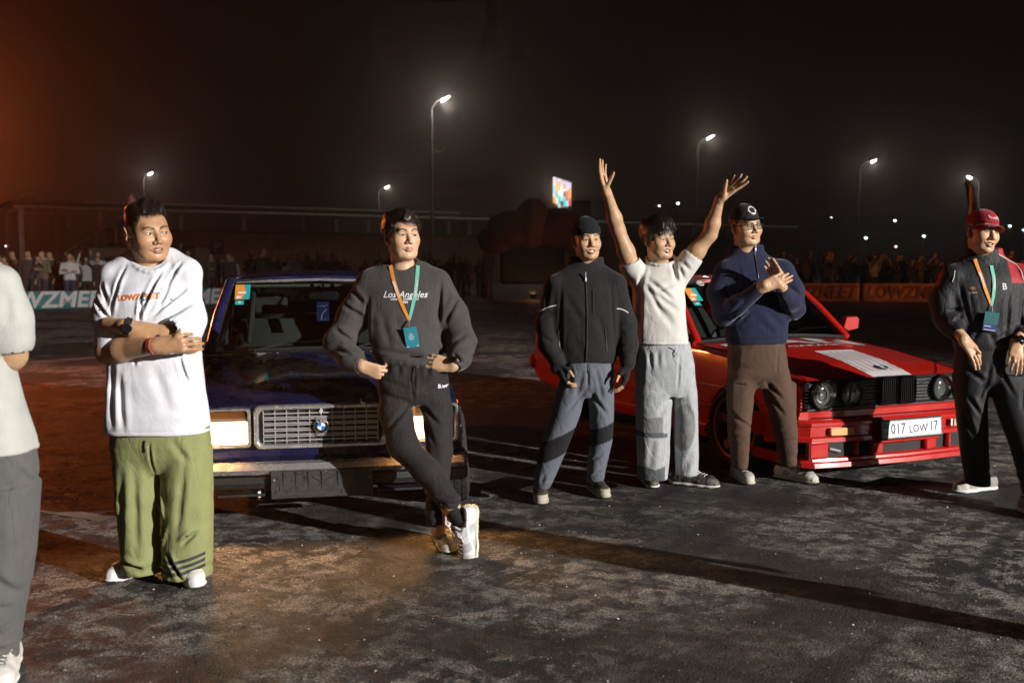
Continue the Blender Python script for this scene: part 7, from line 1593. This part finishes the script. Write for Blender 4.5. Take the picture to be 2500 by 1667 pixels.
# ------------------------------------------------------------------ red-capped man in a track jacket
def man_red_cap():
    p = Person(ground(2400, 1212), 6.10, 'grinning man in red cap and black track jacket with red shoulders', h=.0052, hc=.0072); A = p.A; B = p.body
    h = Head(A(2398, 566, -.02), 12, -2, 8, 1.04); add_head(B, h, mouth=.8, smile=1.0, squint=.7, wide=.97, cheek=1.15, nose=1.08, jaw=.98, long=1.04)
    B.cap(h.T((0, .022, -.06)), A(2400, 655, .03), .056, .064, .03); B.chain([A(2400, 660, .03), A(2405, 760), A(2410, 870)], [.06, .05, .04], .05); B.chain([A(2330, 672), A(2400, 672), A(2480, 672)], [.035, .05, .035], .04)
    B.chain([A(2410, 860), A(2365, 930), A(2372, 1040), A(2388, 1130)], [.04, .03, .025, .02], .03); B.chain([A(2410, 860), A(2452, 930, -.04), A(2500, 1060, -.2), A(2535, 1130, -.24)], [.04, .03, .025, .02], .03)
    eA, wA, eB, wB = A(2306, 775, -.02), A(2352, 826, -.18), A(2520, 775, -.02), A(2482, 832, -.16)
    B.chain([A(2325, 675), eA, eA + (wA - eA) * .6, wA], [.036, .036, .036, .030], .03); B.chain([A(2485, 675), eB, eB + (wB - eB) * .6, wB], [.036, .036, .036, .030], .03)
    add_hand(B, wA, (.55, -.25, -.80), (-.15, .85, -.4), -1, curls=[(.15, .2, .15), (.2, .25, .15), (.25, .3, .2), (.3, .3, .2)], spread=.12, tdir=(.85, -.25, -.25), k=1.06); add_hand(B, wB, (-.12, -.22, -.95), (.1, .9, -.3), 1, curls=[(.15, .2, .15), (.15, .25, .15), (.2, .25, .2), (.2, .3, .2)], spread=.10, tdir=(-.55, -.25, -.75), k=1.06)
    p.finish_body(h, (.58, .335, .19), (.42, .18, .14), mouth=.8, smile=1.0, browz=.001)
    eyes(p.root, h, p.o, (8, 0), wide=.97); teeth(p.root, h, p.o, .8, 1.0, .97)
    hair_shell(p, h, M_hair, top=.004, side=.006, zf=.07, side_z=-.010, nape=-.045, strands=200, slen=.02, seed=6, lift=.002)
    rc = cloth('cap_red', (.30, .014, .022), .85, .2); cp, CS = cap_crown(p, h, rc, 'cap', None, .046, .088); brim(p, h, cp, rc, False, .050, .068, .080, .016)
    mw = mat('badge_white', (.70, .68, .66), .6); mk = mat('badge_dark', (.02, .015, .015), .7)
    head_disc(p, h, cp, [([(-.036, .072), (.036, .072), (.036, .096), (-.036, .096)], mk), ([(-.031, .087), (.028, .087), (.028, .092), (-.031, .092)], mw)])
    v, f = text_geo('CLASSICS', .015, 0, .0004); p.mbuild(MB().add([h.T((q[0], -(.104 + .0068) * math.sqrt(max(.05, 1 - ((q[1] + .079 - .046) / .088) ** 2 - (q[0] / .083) ** 2)) + .014, q[1] + .079)) for q in v], f), 'badge_lettering', mw, cp, None)
    # jacket
    S = SDF(); S.chain([A(2326, 678), A(2300, 735, .0), eA, A(2322, 795, -.07), A(2338, 812, -.13)], [.076, .070, .064, .058, .050], .04); S.cap(A(2345, 820, -.16), A(2360, 838, -.22), .042, .05, .005, 's')
    S.chain([A(2490, 676), A(2514, 735), eB, A(2505, 800, -.07), A(2494, 818, -.12)], [.076, .070, .064, .058, .050], .04); S.cap(A(2488, 826, -.15), A(2478, 842, -.2), .042, .05, .005, 's')
    S.chain([A(2332, 676, .01), A(2365, 648, .03), A(2435, 648, .03), A(2482, 674, .01)], [.056, .052, .052, .056], .06)
    S.stack([p.sec(2362, 2446, 628, .062, .03), p.sec(2338, 2470, 648, .086, .02), p.sec(2312, 2502, 678, .112, .01), p.sec(2316, 2500, 730, .126), p.sec(2324, 2496, 790, .130), p.sec(2330, 2494, 836, .130), p.sec(2334, 2490, 856, .116)], 2.3, .03)
    S.stack([p.sec(2352, 2446, 606, .072, .03), p.sec(2354, 2452, 640, .082, .025)], 2.0, .012, cap=.006); S.stack([p.sec(2364, 2436, 596, .060, .024), p.sec(2366, 2436, 640, .058, .018)], 2.0, .006, 's'); S.cap(A(2400, 610, -.10), A(2396, 700, -.14), .072, .012, .006, 's')
    S.stack([p.sec(2344, 2480, 842, .104), p.sec(2344, 2480, 890, .104)], 2.3, .005, 's')
    c = lambda x0, y0, x1, y1, am=.010, w=.012: (A(x0, y0), A(x1, y1), am, w)
    S.post += [creases([c(2330, 690, 2352, 800, .010), c(2345, 700, 2360, 790, .006), c(2300, 760, 2340, 750, .010), c(2298, 785, 2335, 772, .010), c(2440, 720, 2430, 830, .010, .014), c(2480, 700, 2470, 800, .010), c(2400, 830, 2450, 800, .009), c(2355, 830, 2375, 790, .010), c(2500, 760, 2530, 745, .009), c(2390, 800, 2410, 850, .007, .016)], 6.2), rumple(.0040, (8, 8, 6), 1), rumple(.0016, (24, 24, 18), 2)]
    def jc(V):
        s = FPX / (V[:, 1] * .9968 + (CAM_H - V[:, 2]) * .08); px = 1250 + V[:, 0] * s; X1 = A(2432, 622)[0]; z1 = A(2432, 622)[2]; z2 = A(0, 690)[2]
        x, z = V[:, 0], V[:, 2]; red = (x > X1) & (z > z1 - (x - X1) * .52) ; red |= (x > A(2479, 0)[0]) & (z > z2) ; red |= (x < A(2330, 0)[0] - (A(0, 645)[2] - z) * .35) & (z > A(0, 697)[2]) & (x > A(2322, 0)[0] - (A(0, 640)[2] - z) * 1.1); red &= V[:, 1] < p.Y + .12
        red &= z > A(0, 720)[2]; col = np.tile(V3((.0125, .0125, .014)), (len(V), 1)); col[red] = (.36, .016, .02); return col
    m = mat('cloth_track_shell', rough=.66, attr='Col', var=.1, vscale=14, bump=.15, bscale=420, sheen=.1, bdist=.0012, spec=.35); wrinkle(m, .4); jk = p.mesh(S, 'track_jacket', m, .0066, colors=jc)
    pp = mat('white_piping', (.7, .68, .68), .6)
    zipper(p, S, [A(x, y) for x, y in ((2430, 621), (2445, 628), (2460, 636), (2474, 646), (2479, 662), (2481, 682))], pp, 'piping', jk, .006); zipper(p, S, [A(x, y) for x, y in ((2320, 660), (2316, 676), (2312, 688))], pp, 'piping', jk, .005)
    gt = mat('grey_tee', (.05, .046, .048), .9); TS = SDF(); TS.stack([p.sec(2368, 2434, 642, .068, .015), p.sec(2360, 2440, 700, .112, .0), p.sec(2366, 2436, 740, .09, .0)], 2.0, .01); TS.ell(A(2400, 632, .01), (.062, .06, .045), None, .006, 's'); p.mesh(TS, 'undershirt', gt)
    mtan = mat('logo_tan', (.55, .33, .22), .6); q = A(2355, 703); dm = [(-.019, 0), (0, .0105), (.019, 0), (0, -.0105)]
    for k2 in (1.0, .45):
        pt = np.array([q + V3((x * k2 + .004 * (1 if i == 1 else 0), 0, z * k2)) for i, (x, z) in enumerate(dm)]); pt = np.vstack([pt, pt[:1]]); fine = np.vstack([pt[i] + (pt[i + 1] - pt[i]) * t for i in range(4) for t in (0, .33, .66)]); fine[:, 1] = p.surf(S, fine[:, 0], fine[:, 2]) - .003; p.mbuild(MB().tube([tuple(x) for x in fine], .0012, 4, closed=True), 'chest_logo', mtan, jk)
    v, f = text_geo('umbro', .017, 0, .0003); p.stamp(S, v, f, A(2356, 713)[0], A(2356, 713)[2], mtan, 'chest_lettering', jk, .003, .08); v, f = text_geo('B', .055, 0, .0005); p.stamp(S, v, f, A(2431, 699)[0], A(2431, 699)[2], pp, 'chest_letter', jk, .003)
    rt, cc, ca, sa = lanyard(p, S, A(2378, 632, -.03), A(2416, 648, -.05), A(2396, 744), A(2391, 781), .072, .115, R(-8)); M4 = Matrix.Translation(tuple(cc - p.o)) @ Matrix.Rotation(R(8), 4, 'Y')
    MB().box((0, 0, .018), (.086, .0025, .078), bev=.001).xf(M4).build('pass_card', mat('card_deep_teal', (.012, .10, .11), .35, coat=.4), rt); MB().box((0, 0, -.040), (.086, .0025, .038), bev=.001).xf(M4).build('card_blue_field', mat('card_blue', (.015, .03, .16), .35, coat=.4), rt); MB().box((-.015, -.002, -.030), (.04, .0008, .004)).xf(M4).build('card_line', mw, rt); MB().box((0, -.002, -.052), (.07, .0008, .003)).xf(M4).build('card_line', mw, rt)
    watch(p, wB + V3((0, -.002, -.004)), wB - eB, (-.2, -1, .1), .035)
    # track trousers
    S = SDF(); S.stack([p.sec(2338, 2488, 845, .112), p.sec(2332, 2492, 890, .122), p.sec(2336, 2490, 930, .115), p.sec(2360, 2465, 960, .07)], 2.2, .03)
    S.stack([p.sec(2330, 2406, 915, .11), p.sec(2336, 2404, 1000, .095, -.01), p.sec(2346, 2408, 1090, .085, -.02), p.sec(2356, 2412, 1150, .08), p.sec(2360, 2414, 1182, .075)], 2.1, .02, cap=.006); S.stack([p.sec(2412, 2492, 915, .11, -.03), p.sec(2440, 2520, 1000, .10, -.13), p.sec(2470, 2545, 1090, .09, -.22), p.sec(2500, 2570, 1210, .085, -.27)], 2.1, .02, cap=.006)
    S.post += [creases([c(2395, 880, 2385, 950, .008), c(2340, 890, 2385, 930, .010, .014), c(2385, 930, 2370, 970, .012, .014), c(2345, 960, 2375, 1010, .010), c(2340, 1000, 2360, 1060, .010), c(2420, 900, 2440, 960, .008), c(2470, 920, 2450, 990, .010), c(2455, 990, 2490, 1040, .008), c(2370, 1080, 2380, 1160, .006, .02)], 6.2), rumple(.0042, (8, 8, 4), 0), rumple(.0015, (24, 24, 12), 1), bunch(A(0, 1150)[2], .05, .004, 80, 0)]
    tr = p.mesh(S, 'track_trousers', mat('cloth_black_shell', (.0105, .0105, .0115), .68, spec=.35, var=.1, vscale=14, bump=.15, bscale=420, bdist=.0012)); lx, lz = A(2486, 925)[0], A(2486, 925)[2]
    for k2 in range(3): b0 = .0085 * (k2 - 1); hh = .010 + .008 * k2; p.stamp(S, [(-.0032 + b0, 0, 0), (.0034 + b0 + .0, 0, 0), (.0034 + b0 - .004, hh, 0), (-.0032 + b0 - .004, hh * .9, 0)], [(0, 1, 2, 3)], lx, lz - .004, pp, 'thigh_logo_bar', tr, .003)
    v, f = text_geo('adidas', .016, 0, .0004); p.stamp(S, v, f, lx, lz - .014, pp, 'thigh_lettering', tr, .003); zipper(p, S, [A(2490, 880), A(2493, 905)], pp, 'pocket_zip', tr, .004)
    cols = ((.38, .35, .31), (.24, .22, .20), (.55, .51, .44), (.70, .69, .66), (.10, .08, .07), (.12, .1, .09)); g1, g2 = ground(2384, 1198), ground(2540, 1262); shoe(p, g1, -72, cols, k=1.05); shoe(p, g2, 15, cols, k=1.05)
    p.mbuild(MB().tube([A(2386, 1165), g1 + V3((.07, .02, .13)), g1 + V3((.07, .02, .06))], [.05, .042, .038], 14), 'sock', mat('sock_dark', (.03, .025, .02), .9))
man_red_cap()

# ------------------------------------------------------------------ man cut by the left picture edge
def man_left_edge():
    p = Person((-1.87, 3.45), 3.45, 'man in off-white tee and grey trousers cut off by the left picture edge', h=.008, hc=.0068); A = p.A; B = p.body
    h = Head(A(-110, 525), -20, 0, 0, 1.02); add_head(B, h); B.cap(h.T((0, .022, -.06)), A(-85, 650, .03), .058, .068, .03); B.chain([A(-62, 660, .03), A(-60, 800), A(-60, 1080)], [.06, .05, .04], .05)
    B.chain([A(-62, 690), A(-2, 725), A(28, 840, .0), A(30, 868, .02), A(-2, 930, .12), A(-40, 960, .2)], [.04, .036, .044, .044, .036, .03], .03); add_hand(B, A(-40, 960, .2), (-.9, .1, -.3), (0, 1, 0), 1); B.chain([A(-62, 690), A(-140, 720), A(-190, 850, -.04), A(-150, 980, -.12)], [.05, .05, .043, .03], .03); add_hand(B, A(-150, 980, -.12), (.3, -.1, -.9), (1, 0, 0), 1)
    p.finish_body(h, (.50, .30, .17), (.40, .17, .13)); eyes(p.root, h, p.o); hair_shell(p, h, M_hair, strands=400)
    S = SDF(); S.chain([A(-4, 696), A(18, 780, .0), A(26, 828, .0)], [.070, .072, .076], .04); S.cap(A(28, 862, .0), A(32, 905, .0), .062, .068, .005, 's'); S.chain([A(-135, 690), A(-175, 780), A(-185, 850)], [.08, .088, .09], .05)
    S.stack([p.sec(-110, -10, 640, .07, .03), p.sec(-150, 22, 672, .10, .01), p.sec(-160, 18, 730, .120), p.sec(-168, 14, 850, .120), p.sec(-180, 42, 960, .13), p.sec(-190, 74, 1060, .145), p.sec(-192, 84, 1098, .145)], 2.4, .02, cap=.006); S.stack([p.sec(-175, 66, 1075, .125), p.sec(-175, 66, 1130, .125)], 2.4, .005, 's')
    c = lambda x0, y0, x1, y1, am=.009, w=.012: (A(x0, y0), A(x1, y1), am, w)
    S.post += [creases([c(-4, 740, -2, 850, .014), c(5, 880, 40, 1080, .006, .02), c(30, 700, 50, 800, .006, .016), c(40, 960, 70, 1080, .006, .02), c(0, 760, -10, 900, .01)], 3.5), rumple(.003, (8, 8, 5), 1), rumple(.0011, (26, 26, 16), 2), groove(A(0, 1084)[2])]
    p.mesh(S, 'tee', cloth('offwhite_tee', (.46, .46, .425), wr=.16))
    S = SDF(); S.stack([p.sec(-185, 78, 1070, .13), p.sec(-185, 86, 1160, .135), p.sec(-160, 70, 1240, .09)], 2.2, .03); S.stack([p.sec(-48, 88, 1180, .125), p.sec(-44, 76, 1350, .11), p.sec(-46, 50, 1490, .095), p.sec(-50, 36, 1600, .08, .02), p.sec(-46, 30, 1630, .075, .02)], 2.1, .02, cap=.006); S.stack([p.sec(-185, -50, 1180, .125), p.sec(-185, -60, 1350, .11), p.sec(-180, -80, 1500, .09), p.sec(-180, -95, 1640, .075)], 2.1, .016, cap=.006)
    S.post += [creases([c(20, 1380, 60, 1440, .010, .016), c(0, 1450, 50, 1470, .008), c(0, 1560, 40, 1580, .010), c(60, 1120, 84, 1180, .008)], 3.5), rumple(.0035, (8, 8, 4), 2), bunch(A(0, 1580)[2], .05, .005, 90, 1)]
    p.mesh(S, 'trousers', cloth('grey_trousers', (.105, .102, .10), .85))
    cols = ((.6, .59, .55), (.7, .69, .66), (.72, .71, .68), (.75, .74, .7), (.78, .78, .74), (.7, .68, .62)); g = ground(10, 1650); shoe(p, g, 18, cols, k=1.05); shoe(p, ground(-120, 1660), -15, cols, k=1.05)
man_left_edge()
# ------------------------------------------------------------------ crowd behind the barrier
def crowd_material():
    m = bpy.data.materials.new('crowd_clothes'); m.use_nodes = True; nt = m.node_tree; b = nt.nodes['Principled BSDF']; b.inputs['Roughness'].default_value = .85
    a = nt.nodes.new('ShaderNodeAttribute'); a.attribute_name = 'Col'; t = nt.nodes.new('ShaderNodeAttribute'); t.attribute_name = 'Top'; o = nt.nodes.new('ShaderNodeObjectInfo')
    x = nt.nodes.new('ShaderNodeMix'); x.data_type = 'RGBA'; nt.links.new(t.outputs['Fac'], x.inputs['Factor']); nt.links.new(a.outputs['Color'], x.inputs[6]); nt.links.new(o.outputs['Color'], x.inputs[7]); nt.links.new(x.outputs[2], b.inputs['Base Color']); return m
M_crowd = crowd_material()
def spectator_mesh(pose, seed, hair=(.012, .010, .009), legs=(.02, .02, .025), hood=False):
    S = SDF(); r = random.Random(seed); H = 1.0
    S.ell((0, .0, 1.625), (.080, .098, .108), None, .015); S.cap((0, .02, 1.42), (0, .01, 1.54), .058, .052, .015); S.stack([(0, .02, .92, .17, .12), (0, .02, 1.1, .17, .12), (0, .01, 1.28, .20, .125), (0, .02, 1.40, .19, .10), (0, .02, 1.455, .11, .075)], 2.3, .02)
    for s in (-1, 1): S.chain([(s * .09, .0, .95), (s * .10, -.01, .5), (s * .105, .02, .08)], [.095, .072, .055], .03); S.box((s * .11, -.05, .045), (.10, .27, .09), .03, None, .02)
    sh = [V3((s * .195, .02, 1.38)) for s in (-1, 1)]
    if pose == 0: pts = [[(-.25, .02, 1.1), (-.22, -.10, .86)], [(.25, .02, 1.1), (.22, -.10, .86)]]
    elif pose == 1: pts = [[(-.25, .0, 1.12), (.08, -.20, 1.16)], [(.25, .0, 1.12), (-.08, -.18, 1.20)]]
    elif pose == 2: pts = [[(-.25, -.02, 1.12), (-.06, -.30, 1.50)], [(.25, -.02, 1.12), (.06, -.30, 1.50)]]
    elif pose == 3: pts = [[(-.25, .02, 1.1), (-.20, -.08, .86)], [(.26, -.06, 1.14), (.10, -.28, 1.36)]]
    elif pose == 4: pts = [[(-.25, .0, 1.12), (-.05, -.24, 1.18)], [(.25, .0, 1.12), (.05, -.24, 1.18)]]
    else: pts = [[(-.30, .0, 1.52), (-.22, -.06, 1.82)], [(.25, .02, 1.1), (.22, -.1, .86)]]
    hands = []
    for a, (e, w) in zip(sh, pts): e, w = V3(e), V3(w); S.chain([a, e, w], [.062, .052, .040], .03); d = unit(w - e); S.cap(w, w + d * .12, .032, .026, .02); hands.append(w + d * .07)
    if hood: S.ell((0, .07, 1.50), (.12, .09, .09), None, .04)
    S.cap((0, -.095, 1.61), (0, -.115, 1.60), .014, .013, .02); S.post.append(rumple(.006, (14, 14, 9), seed % 3))
    V, F = polygonise(S, (-.5, -.6, -.01), (.5, .4, 2.1), .022, 2)
    V = V.copy(); col = np.tile(V3(legs), (len(V), 1)); top = ((V[:, 2] > .90) & (V[:, 2] < 1.49)).astype(float)
    hd = V[:, 2] > 1.46; skin = V3((.42, .25, .15)); col[hd] = skin; hr = hd & ((V[:, 2] > 1.70) | ((V[:, 1] > .02) & (V[:, 2] > 1.53))); col[hr] = hair
    for hp in hands: q = np.linalg.norm(V - hp, axis=1) < .085; col[q] = skin; top[q] = 0
    for a, (e, w) in zip(sh, pts):
        e, w = V3(e), V3(w)
        for A_, B_ in ((a, e), (e, w)):
            t = np.clip(((V - A_) @ (B_ - A_)) / ((B_ - A_) @ (B_ - A_)), 0, 1); near = np.linalg.norm(V - (A_ + t[:, None] * (B_ - A_)), axis=1) < .075; ok = near & ~(np.linalg.norm(V - (w + unit(w - e) * .07), axis=1) < .085) & (np.abs(V[:, 0]) > .1); top[ok] = 1
    top[hd & (np.abs(V[:, 0]) < .12)] = 0
    me = np_mesh('spectator', V, F, colors=col); at_ = me.attributes.new('Top', 'FLOAT', 'POINT'); at_.data.foreach_set('value', top.astype(np.float32)); me.materials.append(M_crowd); return me
PROTO = [spectator_mesh(i % 6, i, [(.012, .010, .009), (.03, .018, .010), (.010, .010, .012), (.06, .035, .015)][i % 4], [(.02, .02, .025), (.03, .035, .06), (.012, .012, .012)][i % 3], i % 2 == 0) for i in range(9)]
def spectator(x, y, proto, colr, rz, s, label, group):
    o = bpy.data.objects.new('person', PROTO[proto]); COL.objects.link(o); o.location = (x, y, 0); o.rotation_euler = (0, 0, rz); o.scale = (s, s, s); o.color = (*colr, 1); tag(o, label, 'person', group); return o
def crowd():
    used = set(); rr = random.Random(21); DARK = [(.02, .02, .022), (.04, .036, .036), (.02, .024, .045), (.07, .065, .06), (.06, .02, .02), (.08, .07, .045), (.03, .045, .03)]; LIGHT = [(.5, .47, .45), (.32, .28, .2), (.28, .05, .04), (.12, .16, .25), (.42, .40, .40)]
    DN = ['black', 'charcoal', 'navy', 'dark grey', 'maroon', 'olive', 'dark green']; LN = ['white', 'tan', 'red', 'blue', 'pale grey']; WHERE = ['left end', 'left half', 'left of centre', 'right of centre', 'right half', 'right end']; POSE = ['arms hanging', 'arms folded', 'phone raised', 'one hand raised', 'hands joined', 'waving']
    def row(a, b, n, depth, label, group, light=.12, mind=.8):
        a, b = Vector((*a, 0)), Vector((*b, 0)); d = (b - a).normalized(); nrm = Vector((-d.y, d.x, 0)); nrm = nrm if nrm.y > 0 else -nrm
        for i in range(n):
            t = (i + rr.uniform(.1, .9)) / n; p = a.lerp(b, t) + nrm * (mind + depth * rr.random())
            for _ in range(40):
                lt = rr.random() < light; k = rr.randrange(5 if lt else 7); c = (LIGHT if lt else DARK)[k]; nm = (LN if lt else DN)[k]; q = rr.randrange(9); lb = 'spectator in %s top, %s, %s, %s' % (nm, POSE[q % 6], label, WHERE[min(5, int(t * 6))])
                if lb not in used: break
            used.add(lb)
            spectator(p.x, p.y, q, c, rr.uniform(-.5, .5) + .1, rr.uniform(.86, 1.09), lb, group)
    row((-19.5, 26.6), (-12.2, 31.2), 30, 2.2, 'behind the left teal banners', 'spectators behind the left teal banners')
    row((-12.0, 31.4), (-5.6, 36.1), 26, 2.4, 'left of the blue car', 'spectators left of the blue car')
    row((-9.5, 37.5), (-.5, 41.5), 30, 3.0, 'beyond the blue car', 'spectators behind the blue car', .08)
    row((8.6, 36.4), (16.0, 35.6), 40, 2.8, 'behind the orange banners', 'spectators behind the orange banners', .10)
    row((16.0, 35.6), (20.5, 34.2), 12, 2.0, 'at right picture edge', 'spectators at the right edge', .10)
    spectator(-13.9, 31.35, 1, (.62, .56, .54), .5, 1.0, 'spectator in a white jacket behind the teal banner left of the white tee', 'pale spectators'); spectator(-14.55, 30.9, 4, (.16, .13, .07), -.2, 1.04, 'spectator in a khaki jacket behind the teal banner, beside the white jacket', 'pale spectators')
    spectator(-8.6, 34.6, 0, (.02, .02, .02), .9, 1.12, 'tall dark figure in front of the crowd beside the blue car roof', 'pale spectators')
    # bystander beyond the right edge: only the long shadow shows
    spectator(3.62, 2.75, 0, (.03, .03, .035), 2.4, 1.04, 'bystander beyond the right picture edge, only the long shadow on the asphalt shows', 'bystanders out of frame')
crowd()
def far_car():
    c = at(72, 690, 34); car = empty('car', (c[0], 33.5, 0), R(-6)); paint = mat('black_car_paint', (.012, .012, .013), .25, coat=.6)
    st = [(0, .74, .30, .5, .6, .74, .78, 0), (.3, .82, .25, .5, .66, .82, .88, 0), (1.1, .84, .22, .55, .80, .94, .98, 0), (1.3, .84, .2, .55, .82, .96, 1.0, 0), (3.2, .84, .2, .55, .84, .98, 1.0, 0), (4.2, .8, .3, .55, .84, .98, 1.0, 0)]
    shell(car, st, [(.8, .3, .34), (3.4, .3, .34)], paint, (1.4, 3.1)); greenhouse(car, (.72, 1.25, .98), (.58, 1.95, 1.46), (.57, 3.0, 1.46), (.66, 3.7, 1.0), .97, paint, pillars=(.5,))
    ml = mat('far_headlamp', (.75, .7, .68), .2, .3)
    for s in (-1, 1):
        MB().box((s * .58, .03, .68), (.26, .06, .13), bev=.03).build('headlamp', ml, car, 40); wheel(car, s * .74, .8, .31, .2, .2, M_steel); wheel(car, s * .74, 3.4, .31, .2, .2, M_steel)
    MB().box((0, -.01, .68), (.5, .04, .10), bev=.01).build('grille', M_black, car); MB().box((0, -.04, .42), (.52, .02, .11)).build('number_plate', mat('plate_white', (.8, .8, .8), .4), car)
    tag(car, 'black car parked among the crowd at the far left', 'car')
far_car()
# ------------------------------------------------------------------ smoky night air
def haze():
    m = bpy.data.materials.new('haze_air'); m.use_nodes = True; nt = m.node_tree
    nt.nodes.remove(nt.nodes['Principled BSDF']); v = nt.nodes.new('ShaderNodeVolumePrincipled')
    v.inputs['Color'].default_value = (0.95, 0.86, 0.80, 1); v.inputs['Density'].default_value = 0.0028; v.inputs['Anisotropy'].default_value = 0.88
    nt.links.new(v.outputs[0], nt.nodes['Material Output'].inputs['Volume'])
    o = MB().box((0, 142, 8.5), (524, 380, 19)).build('haze', m); tag(o, 'thin smoky haze hanging over the whole lot', 'haze', kind='stuff')
haze()
